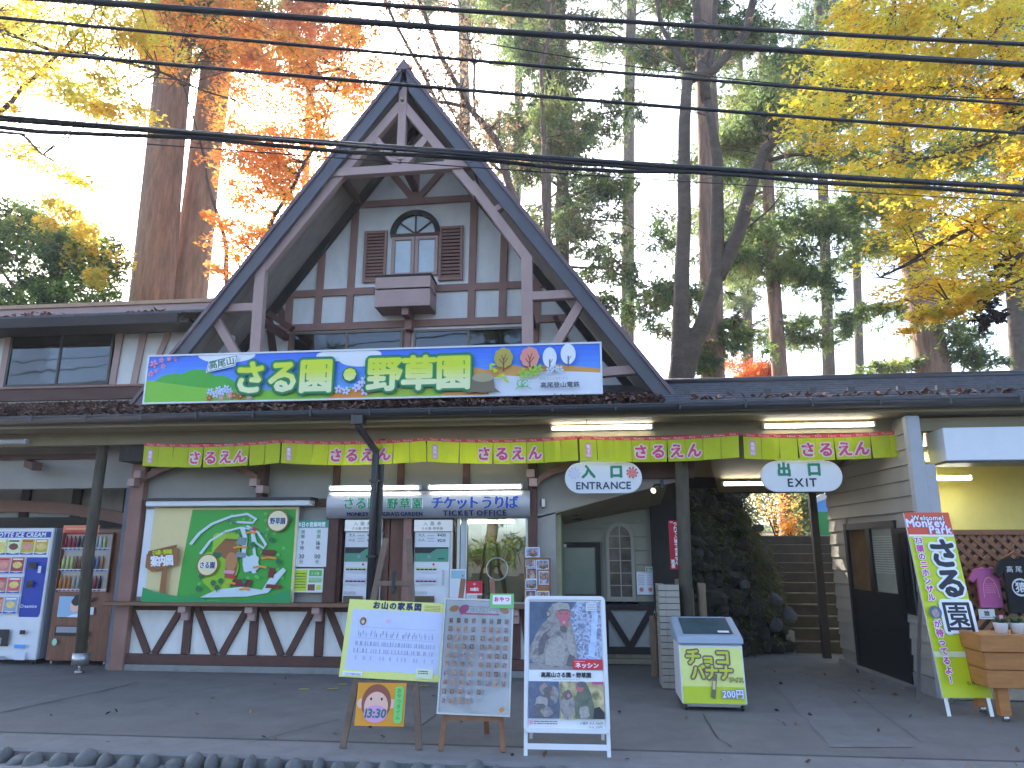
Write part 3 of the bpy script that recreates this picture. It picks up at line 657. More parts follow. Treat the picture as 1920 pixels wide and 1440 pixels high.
# arched entrance window
A0, A1 = at(1145, 1120, EY - .05), at(1186, 1120, EY - .05); zt_, zs_, z0_ = Z(1165, 986, EY - .05), Z(1165, 1012, EY - .05), Z(1165, 1119, EY - .05); cx_ = (A0.x + A1.x) / 2; r_ = (A1.x - A0.x) / 2
def archpoly(r, z0, zs, n=14): return [(cx_ + r * math.cos(math.pi * i / n), zs + (r * (zt_ - zs_) / r_) * math.sin(math.pi * i / n)) for i in range(n + 1)] + [(cx_ - r, z0), (cx_ + r, z0)]
b = MB(); po, pi_ = archpoly(r_ + .045, z0_ - .045, zs_), archpoly(r_, z0_, zs_); n = len(po)
for i in range(n): b.prism([po[i], po[(i + 1) % n], pi_[(i + 1) % n], pi_[i]], EY - .06, EY - .031)
sw = part('narrow_arched_window', b, M['siding'])
b = MB(); b.prism(pi_, EY - .042, EY - .038); b.build('pane', mat('dark_pane', (0.055, 0.05, 0.045), .08, var=.5, scale=5, huevar=[(0.12, 0.10, 0.09)], hscale=6), sw)
b = MB(); b.box(cx_ - .008, cx_ + .008, EY - .055, EY - .043, z0_, zt_); 
for k in range(5): zz = z0_ + (zs_ - z0_) * (k + .9) / 4.6; b.box(cx_ - r_, cx_ + r_, EY - .053, EY - .044, zz - .006, zz + .006)
b.build('glazing_bar', M['siding'], sw); b = MB(); b.box(cx_ - r_ - .07, cx_ + r_ + .07, EY - .09, EY - .031, z0_ - .09, z0_ - .046); b.build('sill', M['siding'], sw)
# dark dado with crossed braces under it
xd0, xd1 = X(1134, 1180, EY), X(1226, 1180, EY); zd1, zd0 = Z(1180, 1130, EY), Z(1180, 1222, EY)
b = MB(); b.box(xd0, xd1, EY - .055, EY - .031, zd0, zd1); dd = part('dado_panel', b, mat('dado_plaster', (0.33, 0.34, 0.33), .8, var=.06))
b = MB(); b.box(xd0 - .02, xd1 + .02, EY - .09, EY - .056, zd1 - .09, zd1 + .02); b.box(xd0 - .02, xd1 + .02, EY - .09, EY - .056, zd0 - .02, zd0 + .07); b.box(xd0 - .02, xd0 + .05, EY - .089, EY - .056, zd0 + .07, zd1 - .09); b.box(xd1 - .05, xd1 + .02, EY - .089, EY - .056, zd0 + .07, zd1 - .09)
b.build('dado_frame', M['timber_blk'], dd)
for sg in (-1, 1): b = MB(); mx_ = (xd0 + xd1) / 2; b.bar((mx_ + sg * (xd1 - xd0) / 2 * .92, EY - .074 + sg * .002, zd1 - .08), (mx_ + sg * .0, EY - .074 + sg * .002, zd0 + .06), .08, .03); b.build('dado_brace', M['timber_blk'], dd)
for r in range(2):
    for k in range(4):
        b = MB(); x0q = xd0 + (xd1 - xd0 + .1) * (k - (r % 2) * .4) / 3.6; b.box(max(x0q, xd0), min(x0q + .21, xd1), EY - .07, EY - .031, .012 + r * .075, .08 + r * .075)
        if x0q < xd1 - .03: part('block', b, mat('glazed_block', (0.22, 0.19, 0.14), .5, var=.15), bevel=.004)
# dark timber wall right of it and inner post
b = MB(); b.box(X(1222, 1050, EY), X(1262, 1050, EY) + .2, EY - .12, EY, 0, 2.95); part('dark_post', b, M['timber_blk'])
# sloping soffit over the entrance
q0, q1 = at(1008, 972, W), at(1252, 905, W); r0, r1 = at(1045, 985, EY - .03), at(1225, 948, EY - .03); r0.x = xr
b = MB(); b.hexa([q0, q1, q1 + Vector((0, 0, .03)), q0 + Vector((0, 0, .03)), r0, r1 + Vector((.1, 0, 0)), r1 + Vector((.1, 0, .03)), r0 + Vector((0, 0, .03))]); part('entrance_soffit', b, M['cream'])
for f0, px in ((.35, (1068, 960)), (.7, (1080, 984))):
    c = q0.lerp(q1, .22).lerp(r0.lerp(r1, .22), f0); b = MB(); b.box(c.x - .09, c.x + .09, c.y - .03, c.y + .03, c.z - .02, c.z - .008); part('soffit_vent', b, M['timber_blk'])
b = MB(); b.prism([(q0.x - .05, q0.z + .01), (q1.x + .1, q1.z + .01), (q1.x + .1, 2.93), (q0.x - .05, 2.93)], W - .004, W + .06); part('entrance_lintel', b, M['plaster_shaded'])
b = MB(); c = at(1019, 943, W - .02); b.box(c.x - .03, c.x + .03, W - .05, W - .005, c.z - .06, c.z + .06); part('wall_socket', b, M['alu'], bevel=.01)
b = MB(); b.box(X(1180, 890), X(1300, 880), W - .1, W - .005, Z(1230, 905) + .05, Z(1230, 905) + .3); part('lintel_beam', b, M['timber_dk'])
# ceiling over the exit passage
zc0, zc1 = 2.90, at(1450, 922, 11.05).z
c0, c1 = at(1335, 884, 9.6), at(1350, 922, 11.05)
b = MB(); 
b.add([(1.25, B + .09, zc0), (3.36, B + .09, zc0), (3.36, 11.05, zc1), (at(1348, 922, 11.05).x, 11.05, zc1), (at(1330, 884, 9.6).x, 9.6, zc0 + (zc1 - zc0) * .38), (1.25, 9.2, zc0 + (zc1 - zc0) * .2)], [(0, 1, 2, 3, 4, 5)])
b.add([(p[0], p[1], p[2] + .06) for p in b.v], [(5, 4, 3, 2, 1, 0)]); 
b.add([(0.5, 9.2, 2.96), (3.4, 9.2, 2.96), (3.4, 11.1, 2.5), (.5, 11.1, 2.6)], [(0, 1, 2, 3)]); b.nofix = True
part('passage_ceiling', b, M['cream'])
b = MB(); b.box(2.05, 3.5, 11.06, 11.12, zc1 - .02, 3.2); b.box(.9, 2.05, 11.06, 11.12, 2.4, 3.2); part('passage_end_board', b, M['timber_blk'])
b = MB(); b.tube([(at(1279, 870, 8.8).x, 8.8, 2.84), (at(1281, 1000, 8.8).x, 8.8, 1.4), (at(1283, 1100, 8.8).x, 8.8, 0)], .078, 14, jit=.03, rng=rng)
post_e = part('log_post', b, M['log'])
pe = atz(1562, 1234); b = MB(); b.box(pe.x - .13, pe.x - .03, pe.y - .05, pe.y + .05, 0, zc1 + .02); part('exit_post', b, M['timber_blk'])
b = MB(); b.tube([(-6.37 + .02, 8.78, .10), (-6.42, 8.76, 1.4), (-6.38, 8.72, 2.84)], [.068, .07, .066], 14, jit=.03, rng=rng); lp = part('log_post', b, M['log'])
b = MB(); b.tube([(-6.35, 8.78, .0), (-6.35, 8.78, .03)], .05, 12); b.tube([(-6.35, 8.78, .02), (-6.35, 8.78, .12)], .02, 8); b.tube([(-6.35, 8.78, .10), (-6.35, 8.78, .24)], .10, 16); b.build('post_shoe', M['alu'], lp)
# downpipe from the gutter, dropping to a post
d0 = at(672, 790, G - .05); d1 = at(706, 846, B - .12); dt = at(694, 1080, B - .12)
xm = (d1.x + dt.x) / 2
b = MB(); b.box(d0.x - .07, d0.x + .07, G - .12, G + .02, d0.z - .04, 3.05); b.tube([d0 + Vector((0, 0, -.02)), (d0.x, G - .05, d0.z - .06), (xm, B - .13, d1.z), (xm, B - .13, d1.z - .06), (xm, B - .13, .12)], .042, 12); dp = part('downpipe', b, M['gutter'])
b = MB(); b.box(xm + .025, xm + .095, B - .085, B - .052, 0, 2.84); part('steel_post', b, M['darkmetal'], bevel=.006)
for z in (1.4, 2.3): b = MB(); b.box(xm - .05, xm + .06, B - .18, B - .09, z, z + .03); b.build('pipe_clip', M['darkmetal'], dp)
# leaves lying on the roofs
def litter(name, gen, n, m, size, seed, parent=None, lift=.03):
    r = np.random.RandomState(seed); P = gen(r, n); a = r.uniform(0, 6.28, n); s = size * r.uniform(.6, 1.4, n)
    tilt = r.normal(0, .5, (n, 2)); U = np.stack([np.cos(a), np.sin(a), tilt[:, 0]], 1) * s[:, None]; V = np.stack([-np.sin(a), np.cos(a), tilt[:, 1]], 1) * s[:, None] * .55
    q = np.stack([P - U, P - V + U * .1, P + U, P + V + U * .1], 1).reshape(-1, 3)
    me = bpy.data.meshes.new(name); o0 = np.array(ORG.get(parent.name) or (0, 0, 0)) if parent else np.zeros(3)
    me.vertices.add(4 * n); me.vertices.foreach_set('co', (q - o0).astype(np.float32).ravel()); me.loops.add(4 * n); me.loops.foreach_set('vertex_index', np.arange(4 * n, dtype=np.int32))
    me.polygons.add(n); me.polygons.foreach_set('loop_start', np.arange(0, 4 * n, 4, dtype=np.int32)); me.materials.append(m); me.update(calc_edges=True); me.validate()
    o = bpy.data.objects.new(name, me); COL.objects.link(o)
    if parent: o.parent = parent
    o['kind'] = 'stuff'; return o
M['litter'] = mat('leaf_litter', (0.15, 0.075, 0.055), .9, var=.5, scale=25, huevar=[(0.10, 0.055, 0.045), (0.26, 0.14, 0.10), (0.06, 0.04, 0.035)], hscale=22)
def g1(r, n):
    x = np.concatenate([r.uniform(-11.5, -6.1, int(n * .6)), r.uniform(-6.1, .9, n - int(n * .6))]); y = G + .02 + r.beta(1, 1.3, n) * np.where(x < -6.1, 1.15, .6)
    return np.stack([x, y, 3.13 + (y - G) * pit + r.uniform(.005, .07, n) * np.clip(1.3 - (y - G), .2, 1)], 1)
litter('roof_leaves', g1, 11000, M['litter'], .038, 3, house)
def g1b(r, n):
    x = r.uniform(1.2, 6, n); y = G + .02 + np.abs(r.normal(0, .05, n)); return np.stack([x, y, 3.16 + (y - G) * pit + r.uniform(0, .05, n)], 1)
litter('gutter_leaves', g1b, 260, M['litter'], .035, 8, house)
def g2(r, n):
    x = r.uniform(-11, -5.9, n); y = 8.94 + np.abs(r.normal(0, .03, n)); return np.stack([x, y, zE + .11 + r.uniform(0, .04, n) * (np.sin(x * 3) + 1)], 1)
litter('wing_gutter_leaves', g2, 500, mat('red_litter', (0.35, 0.10, 0.05), .9, var=.5, scale=20, huevar=[(0.12, 0.06, 0.05)], hscale=5), .03, 5, house)

# ================================================================== THE SHOP on the right, with a clapboard side
SX = 3.38; YE = 10.72; SKW = math.atan(.069)   # the side wall stands a few degrees off square
def wyz(px, py):
    d = ray(px, py); t = (SX + .069 * YE) / (d.x + .069 * d.y); y = d.y * t; return YE - (YE - y) / math.cos(SKW), CAMZ + d.z * t
shop = thing('souvenir_shop', 'cream clapboard souvenir shop with a black framed door beside the exit passage', 'shop', (SX, YE, 0))
def sidep(name, b, m, **k):
    o = b.build(name, m, shop, **k); o.rotation_euler = (0, 0, SKW); return o
YN = 8.30
b = MB(); b.box(SX + .03, SX + .12, YN, YE, 0, 2.96); sw_ = sidep('side_wall', b, M['siding'])
dfar, dnear = wyz(1612, 1250)[0], wyz(1718, 1300)[0]; dz = wyz(1670, 976)[1]
wy0, wy1 = wyz(1712, 1050)[0], wyz(1686, 1050)[0]; wz1, wz0 = wyz(1686, 990)[1], wyz(1700, 1150)[1]; wy0 = max(wy0, YN + .03)
def side(b, y0, y1, z0, z1, x0=0.0, x1=.02): # clapboard: lower edge proud
    b.add([(SX + x0, y0, z0), (SX + x0, y1, z0), (SX + x1, y0, z1), (SX + x1, y1, z1), (SX + .03, y0, z0), (SX + .03, y1, z0), (SX + .03, y0, z1), (SX + .03, y1, z1)], [(0, 1, 3, 2), (4, 6, 7, 5), (0, 4, 5, 1), (2, 3, 7, 6), (0, 2, 6, 4), (1, 5, 7, 3)])
for i in range(16):
    z0, z1 = .19 + i * .172, .19 + i * .172 + .168
    cuts = [(YN, dnear), (dfar, YE)] if z0 < dz else ([(YN, 9.2), (9.203, YE)] if i % 2 else [(YN, 10.0), (10.003, YE)])
    for y0, y1 in cuts:
        b = MB(); side(b, y0, y1, z0, z1)
        o = b.build('siding_board', M['siding'], sw_)
b = MB(); b.box(SX - .03, SX + .03, dnear + .0, YE, 0, .05); b.box(SX - .012, SX + .03, YN, dnear, 0, .182); sidep('plinth', b, M['concrete'])
b = MB(); b.box(SX - .14, SX - .032, dnear - .05, dfar, 0, .045); sidep('door_step', b, M['paveedge'])
b = MB(); t = .08; yo, yi = dnear, dfar
b.box(SX - .03, SX + .03, yo, yo + t, .05, dz); b.box(SX - .03, SX + .03, yi - t, yi, .05, dz); b.box(SX - .028, SX + .03, yo + t, yi - t, dz - t, dz); ym_ = (yo + yi) / 2; b.box(SX - .028, SX + .03, ym_ - .05, ym_ + .05, 1.0, dz - t)
b.box(SX - .022, SX + .03, yo + t, yi - t, .05, 1.0); sd = sidep('side_door', b, M['black'])
b = MB(); b.box(SX + .005, SX + .01, ym_ + .05, yi - t, 1.0, dz - t); b.build('pane', mat('warm_pane', (0.17, 0.10, 0.05), .1, var=.3, scale=3), sd)
b = MB(); b.box(SX + .005, SX + .01, yo + t, ym_ - .05, 1.0, dz - t); b.build('pane', mat('blind_pane', (0.33, 0.32, 0.25), .25, var=.1), sd)
for k in range(16): b = MB(); z = 1.22 + k * .028; b.box(SX - .004, SX + .004, yo + t + .01, ym_ - .06, z, z + .012); b.build('blind_slat', mat('blind_white', (0.42, 0.42, 0.36), .5), sd)
b = MB(); b.box(SX - .03, SX + .0, wy0, wy1, wz0, wz1); shw = sidep('side_shutter', b, M['black'], bevel=.01)
b = MB(); b.box(SX - .035, SX - .031, wy0 + .05, (wy0 + wy1) / 2 - .02, wz0 + .06, wz1 - .06); b.box(SX - .035, SX - .031, (wy0 + wy1) / 2 + .02, wy1 - .05, wz0 + .06, wz1 - .06); b.build('shutter_panel', mat('black_panel', (0.008, 0.008, 0.009), .3), shw)
b = MB(); b.box(SX - .02, SX + .13, YN - .10, YN - .001, 0, 2.95); sidep('corner_post', b, mat('pale_post', (0.40, 0.40, 0.42), .5, var=.06), bevel=.01)
cpx = SX + .069 * (YE - YN) + .14     # world x where the shop front begins
HY0 = 8.19; hz0, hz1 = at(1770, 864, HY0).z, at(1770, 802, HY0).z; hx = at(1771, 830, HY0).x
b = MB(); b.box(cpx - .02, cpx + .10, 8.22, 8.38, 0, hz0 - .03); b.build('door_jamb', mat('pale_post'), shop, bevel=.01)
b = MB(); b.box(hx, 7.5, HY0, 8.6, hz0, hz1); b.build('shutter_box', M['whitem'], shop, bevel=.008)
b = MB(); b.box(hx, 7.5, HY0 + .01, 8.59, hz0 - .025, hz0 - .002); b.build('shutter_slot', M['black'], shop)
b = MB(); b.box(cpx + .005, 7.5, 8.40, 8.5, hz1 + .002, 2.95); b.build('front_board', M['cream'], shop)
b = MB(); b.box(cpx, 7.5, 9.9, 10.0, 0, 2.6); b.box(cpx, 7.5, 8.62, 9.9, 2.6, 2.66); b.box(cpx - .02, cpx, 8.38, 9.9, 0, 2.6); b.build('shop_room', mat('yellow_wall', (0.66, 0.60, 0.24), .8, var=.04), shop)
b = MB(); b.box(cpx, 7.5, 8.2, 9.9, 0.01, .02); b.build('shop_floor', M['concrete'], shop)
# lattice screen
LY = 9.35; z1_ = at(1860, 998, LY).z
b = MB(); b.box(cpx + .02, 6.8, LY + .03, LY + .05, 0, z1_ - .02); lt = b.build('lattice_screen', mat('lattice_back', (0.09, 0.045, 0.03), .7, var=.2), shop)
b = MB(); b.box(cpx + .02, 6.8, LY - .04, LY + .02, z1_ - .03, z1_ + .03); b.build('top_rail', M['lattice'], lt)
for k in range(20):
    for sg in (-1, 1):
        xk = cpx + .07 + k * .14; h = z1_ - .04
        pa = (xk, LY + (0.0 if sg > 0 else .014), h); L__ = h - .1
        pb = (xk + sg * L__, pa[1], .1)
        if sg < 0 and pb[0] < cpx + .04: f = (xk - cpx - .04) / L__; pb = (cpx + .04, pa[1], h - L__ * f)
        b = MB(); b.bar(pa, pb, .05, .012); b.build('lattice_strip', M['lattice'] if sg > 0 else mat('lattice_wood2', (0.35, 0.16, 0.08), .6, var=.2), lt)
# ================================================================== SIGNS AND THINGS
I = ink
GREEN, DGREEN, LIME, NAVY, BLUE = I('ink_green', (28, 140, 78)), I('ink_dark_green', (20, 110, 70)), I('ink_lime', (196, 214, 30)), I('ink_navy', (40, 45, 95)), I('ink_blue', (35, 85, 200))
WHT, BLK, RED, PINK, MAG = I('ink_white', (238, 240, 244)), I('ink_black', (28, 28, 34)), I('ink_red', (205, 40, 50)), I('ink_pink', (235, 150, 180)), I('ink_magenta', (205, 70, 140))
YEL, ORG_, BRN, GRY, SKY = I('ink_yellow', (240, 215, 60)), I('ink_orange', (235, 150, 50)), I('ink_brown', (125, 80, 55)), I('ink_grey', (150, 152, 160)), I('ink_sky', (90, 160, 235))
PALE, TAN, LGRN = I('ink_pale', (214, 218, 232)), I('ink_tan', (225, 200, 150)), I('ink_leaf', (90, 185, 60))
def pts(cx, cy, pr): return [(cx + a, cy + b) for a, b in pr]
# ---- the long sign on the roof
p0, p1 = at(274, 714, 8.35), at(1128, 690, 8.35); sx0, sx1, sz0, sz1 = -5.65, 0.20, 3.305, 3.955
sg = thing('long_roof_sign', 'long wide blue and green signboard with big yellow-green letters standing on the porch roof', 'sign', (sx0, 8.35, sz0))
b = MB(); b.box(sx0, sx1, 8.36, 8.40, sz0, sz1); b.build('board', M['white'], sg)
b = MB(); t = .022; b.box(sx0, sx1, 8.345, 8.36, sz1 - t, sz1); b.box(sx0, sx1, 8.345, 8.36, sz0, sz0 + t); b.box(sx0, sx0 + t, 8.346, 8.36, sz0 + t, sz1 - t); b.box(sx1 - t, sx1, 8.346, 8.36, sz0 + t, sz1 - t); b.build('rim', M['white'], sg)
for px in (315, 490, 681, 877, 1078): x = at(px, 755, 8.38).x; b = MB(); b.box(x - .012, x + .012, 8.402, 8.425, zr(8.4), sz0 + .3); b.build('stay', M['white'], sg)
w_, h_ = sx1 - sx0 - 2 * t, sz1 - sz0 - 2 * t; k = h_ / 100.0   # print units: 100 high
U = w_ / k
pr = Print(lambda u, v, w: (sx0 + t + u * k, 8.36 - w, sz0 + t + v * k)); r7 = random.Random(5)
pr.grad(0, U, 0, 100, [I('sky%d' % i, (int(120 - 8 * i), int(190 - 10 * i), int(250 - 2 * i))) for i in range(8)])
def clamp(P): return [(min(max(a, 0), U), min(max(c, 0), 100)) for a, c in P]
def hill(cx, cy, a, c, m): pr.poly(clamp([(cx + a * math.cos(q), cy + c * math.sin(q)) for q in [2 * math.pi * i / 28 for i in range(28)]]), m)
for cx, cy, a, c in ((175, 98, 62, 16), (150, 99, 40, 12), (440, 92, 70, 14), (468, 82, 48, 16), (440, 98, 40, 15)): hill(cx, cy, a, c, WHT)
hill(60, 22, 52, 40, I('hill_green', (70, 175, 45))); hill(110, 30, 50, 40, I('hill_green', (70, 175, 45))); hill(160, 20, 45, 34, I('hill_green', (70, 175, 45)))
pr.poly(clamp([(0, 0), (0, 48), (40, 42), (120, 30), (230, 22), (330, 20), (480, 22), (520, 0)]), I('grass_green', (130, 200, 50)))
hill(470, -4, 70, 24, ORG_); pr.poly(clamp([(470, 0), (520, 16), (620, 26), (680, 30), (690, 0)]), I('grass_green2', (165, 200, 60)))
pr.poly(clamp([(640, 0), (645, 40), (690, 60), (730, 52), (770, 62), (820, 54), (870, 60), (U, 48), (U, 0)]), I('autumn_hill', (225, 160, 80)))
pr.poly(clamp([(735, 0), (728, 30), (760, 40), (800, 36), (800, 42), (850, 46), (900, 44), (U, 40), (U, 0)]), I('snow_white', (228, 232, 242)))
# blossom branch, flowers
for u, v, r in ((12, 84, 9), (28, 92, 6), (34, 78, 6), (8, 62, 7), (20, 68, 5), (46, 94, 5), (60, 92, 4)): pr.flower(u, v, r, PINK, 5, MAG, r7.random())
pr.stroke([(0, 76), (20, 82), (50, 90), (75, 99)], 1.2, BRN)
for u, v in ((146, 20), (158, 14), (164, 24), (172, 18), (180, 26), (188, 20)): pr.flower(u, v, 8, I('ink_lilac', (215, 215, 245)), 5, SKY, r7.random())
for u, v, c in ((146, 6, RED), (172, 6, PINK), (200, 10, RED), (214, 8, RED), (190, 10, PINK), (234, 6, PINK)): pr.flower(u, v, 7, c, 6, YEL, r7.random())
for u, v in ((424, 18), (440, 14), (470, 26), (480, 12), (462, 20), (478, 36)): pr.flower(u, v, 9, I('ink_lilac', (215, 215, 245)), 5, I('ink_violet', (150, 100, 170)), r7.random())
# mountain name plate
pr.poly([(134, 60), (198, 73), (202, 98), (138, 86)], WHT); pr.poly([(136, 62), (196.5, 74.5), (200, 96), (139.5, 84.5)], DGREEN); pr.poly([(137.5, 63.5), (195.5, 75.5), (198.5, 94.5), (140.5, 83)], WHT)
pr.text('高尾山', 168, 73.5, 19, DGREEN, bold=.35, rot=.2)
# big letters: green halo, then letters graded from white up to lime
def big(ch, u, v, hh, sx=1.0, bold=1.6):
    s0 = pr.w
    pr.text(ch, u, v, hh, DGREEN, halo=(9.0, DGREEN), sx=sx); pr.w = s0 + .0016
    pr.text(ch, u, v, hh, GREEN, halo=(6.5, GREEN), sx=sx); pr.w = s0 + .0032
    bands = [I('lime%d' % i, (int(240 - 5 * i), int(244 - 3 * i), int(185 - 34 * i))) for i in range(5)]
    # letter body: bands cut by height from the triangulated glyph
    V, Fc, adv = glyph(ch, 2); 
    for q in range(9):
        a = 2 * math.pi * q / 8; dx, dy = (bold * math.cos(a), bold * math.sin(a)) if q < 8 else (0, 0); w = pr.w + .00006 * q
        cxm = (V[:, 0].min() + V[:, 0].max()) / 2
        P = np.stack([u + dx + (V[:, 0] - cxm) * hh * sx, v + dy + V[:, 1] * hh], 1); lo, hi = v - .08 * hh, v + .88 * hh
        for f in Fc:
            poly = [tuple(P[i]) for i in f]
            for bi in range(5):
                z0b = lo + (hi - lo) * (0, .28, .42, .52, .62)[bi]; z1b = lo + (hi - lo) * (.28, .42, .52, .62, 1.2)[bi]
                if bi == 0: z0b = -1e3
                c = clip(poly, z0b, z1b)
                if len(c) >= 3: pr._put_w(c, w, bands[bi])
    pr.w = s0
def clip(poly, z0, z1):
    def half(P, z, up):
        o = []
        for i in range(len(P)):
            a, c = P[i], P[(i + 1) % len(P)]; ia = (a[1] >= z) if up else (a[1] <= z); ic = (c[1] >= z) if up else (c[1] <= z)
            if ia: o.append(a)
            if ia != ic: f = (z - a[1]) / (c[1] - a[1]); o.append((a[0] + (c[0] - a[0]) * f, z))
        return o
    P = half(poly, z0, True); return half(P, z1, False) if len(P) >= 3 else []
pr._put_w = lambda P, w, m: pr.b.add([pr.m(a, c, w) for a, c in P], [tuple(range(len(P)))], m)
for ch, u, sx in (('さ', 233, 1), ('る', 303, 1), ('園', 375, 1.02), ('・', 447, 1.0), ('野', 520, 1.02), ('草', 592, 1.03), ('園', 663, 1.02)): big(ch, u, 20, 74, sx, bold=3.0 if ch != '・' else 6)
pr.w += .0042
# trees, stump, leaves, company mark
for cx, c1, c2 in ((765, I('tree_gold', (190, 170, 70)), BRN), (818, I('tree_rose', (240, 150, 130)), BRN)):
    pr.blob(cx, 74, 19, 21, c1, r7, 30, .05, 8); pr.stroke([(cx, 46), (cx, 62), (cx, 74)], [4, 2.6, 1.5], c2)
    for a, c in (((cx, 60), (cx - 9, 72)), ((cx, 62), (cx + 9, 74)), ((cx, 68), (cx - 4, 80)), ((cx, 68), (cx + 5, 82))): pr.stroke([a, c], 1.6, c2)
for cx, cy, a in ((858, 72, 14), (895, 78, 15)): pr.ell(cx, cy, a, 21, WHT, 24); pr.stroke([(cx, cy - 26), (cx, cy - 4)], 3, I('ink_slate', (110, 115, 135))); pr.stroke([(cx, cy - 14), (cx + 6, cy - 4)], 1.2, I('ink_slate', (110, 115, 135)))
pr.poly([(688, 2), (698, 10), (702, 34), (745, 34), (748, 12), (760, 2), (742, 6), (725, 2), (708, 5)], I('stump_bark', (125, 110, 85))); pr.ell(723.5, 34, 22, 9, I('stump_top', (175, 165, 125)), 24)
for i in range(26): q = i / 25; pr.ell(735 + q * 34 + r7.uniform(-6, 6), 62 - q * 34 + r7.uniform(-5, 5), 3.0, 2.2, LIME, 8)
for u, v in ((805, 40), (822, 42), (834, 48)): pr.flower(u, v, 11, I('leaf_lime', (165, 200, 45)), 5, LGRN, r7.random())
for u, v in ((858, 44), (868, 50), (878, 46)): pr.flower(u, v, 8, I('ink_frost', (205, 222, 240)), 5, GRY, r7.random())
for a, c in ((0, 1), (1, -1)):
    pr.stroke([(800 + 7 * math.cos(q) + a * 9, 19 + 7 * math.sin(q)) for q in [2 * math.pi * i / 18 + .6 for i in range(16)]], 1.8, LGRN)
pr.stroke([(790, 8), (800, 14), (812, 22)], 1.6, LGRN); pr.stroke([(800, 11), (812, 12), (822, 8)], 1.6, LGRN)
pr.text('高尾山と人をむすぶ', 866, 25.5, 6.4, GRY); pr.text('高尾登山電鉄', 878, 10, 12, BLK, bold=.22, sx=1.08)
pr.build('print', sg)

# ---- ticket office sign: a metal-faced rounded board
X0, X1 = -3.35, -0.73; TZ0, TZ1, TY0 = 1.885, 2.225, W - .12
tsn = thing('ticket_office_sign', 'curved grey metal sign over the ticket windows with green and blue letters reading ticket office', 'sign', (X0, W - .2, TZ0))
bul = lambda v: .06 + .10 * math.sqrt(max(0, 1 - (2 * min(max(v, 0), 1) - 1) ** 2 * .9))
b = MB(); n = 12; vs = []
for X_ in (X0, X1):
    vs += [(X_, W - .02 - bul(i / n) , TZ0 + (TZ1 - TZ0) * i / n) for i in range(n + 1)] + [(X_, W - .002, TZ1), (X_, W - .002, TZ0)]
m = n + 3; b.add(vs, [(i, i + 1, i + 1 + m, i + m) for i in range(n)] + [(n, n + 1, n + 1 + m, n + m), (n + 1, n + 2, n + 2 + m, n + 1 + m), tuple(range(m)), tuple(range(2 * m - 1, m - 1, -1))], None)
o = b.build('housing', mat('sign_metal', (0.42, 0.42, 0.45), .35, var=.04, metal=.35), tsn)
hh = TZ1 - TZ0; pr = Print(lambda u, v, w: (X0 + u, W - .022 - bul(v) - w, TZ0 + v * hh)); pr.eps = .0004
def tl(s, u, v, e, mt, **k): 
    # v in 0..1 of the height; em height e in metres, so scale x back
    pr.text(s, u, v, e / hh, mt, sx=hh * k.pop('sx', 1.0), **k)
GR2, BL2 = I('sign_green', (30, 150, 95)), I('sign_blue', (30, 80, 175))
for s, x, e in (('さ', .30, .165), ('る', .455, .165), ('園', .61, .15), ('野', .87, .145), ('草', 1.03, .145), ('園', 1.19, .145)): pr.text(s, x, .37, e / hh, GR2, sx=hh, bold=.008, halo=(.013, WHT))
for i, s in enumerate('チケットうりば'): pr.text(s, 1.45 + i * .158, .36, .172 / hh, BL2, sx=hh * .98, bold=.010, halo=(.014, WHT))
for s, x in (('MONKEY', .42), ('PARK', .68), ('GRASS', .86), ('GARDEN', 1.12)): pr.text(s, x, .08, .066 / hh, NAVY, sx=hh * 1.02, bold=.003)
for s, x in (('TICKET', 1.72), ('OFFICE', 2.14)): pr.text(s, x, .07, .095 / hh, NAVY, sx=hh * 1.0, gap=.12, bold=.004)
pr.build('lettering', tsn)
mt_ = mat('lit_tube_shop', (1.0, 1.0, 0.85), 0.5, var=0, emit=16.0); M['tube_shop'] = mt_
# ---- tube lamps
def tube_lamp(name, label, x0, x1, y, z, r=.017, group='fluorescent tube lamps', fix=True, up=True, m='tube'):
    t_ = thing(name, label, 'lamp', (x0, y, z), group=group)
    b = MB(); b.tube([(x0 + .02, y, z), (x1 - .02, y, z)], r, 12); b.build('tube', M[m], t_)
    b = MB(); 
    for xx in (x0, x1 - .025): b.box(xx, xx + .025, y - .02, y + .02, z - .022, z + .04)
    b.box(x0, x1, y + .022, y + .06, z - .02, z + .04); b.build('fitting', M['whitem'], t_, bevel=.003)
    return t_
c0, c1 = at(1032, 804, B - .1), at(1225, 803, B - .1); tube_lamp('tube_lamp', 'lit tube lamp on the eave beam above the entrance sign', c0.x, c1.x, B - .105, c0.z)
c0, c1 = at(1430, 800, B - .1), at(1641, 796, B - .1); tube_lamp('tube_lamp', 'lit tube lamp on the eave beam above the exit sign', c0.x, c1.x, B - .105, c0.z)
c0 = at(50, 829, B - .1); tube_lamp('tube_lamp', 'unlit tube lamp on the eave beam at the far left', -8.2, c0.x, B - .105, c0.z - .0, m='whitem')
c0, c1 = at(617, 914, W - .16), at(789, 913, W - .16); tube_lamp('tube_lamp', 'lit tube lamp above the left half of the curved ticket office sign', c0.x, c1.x, W - .17, TZ1 + .035, r=.014)
c0, c1 = at(802, 913, W - .16), at(980, 912, W - .16); tube_lamp('tube_lamp', 'lit tube lamp above the right half of the curved ticket office sign', c0.x, c1.x, W - .17, TZ1 + .035, r=.014)
c0, c1 = at(1354, 908, 10.4), at(1475, 907, 10.4); tube_lamp('tube_lamp', 'lit tube lamp under the passage ceiling partly behind the exit sign', c0.x, c1.x, 10.4, c0.z)
c0, c1 = at(1690, 898, 9.5), at(1824, 897, 9.5); tube_lamp('tube_lamp', 'lit tube lamp inside the yellow souvenir shop room', cpx + .1, c1.x, 9.5, min(c0.z, 2.54), m='tube_shop')
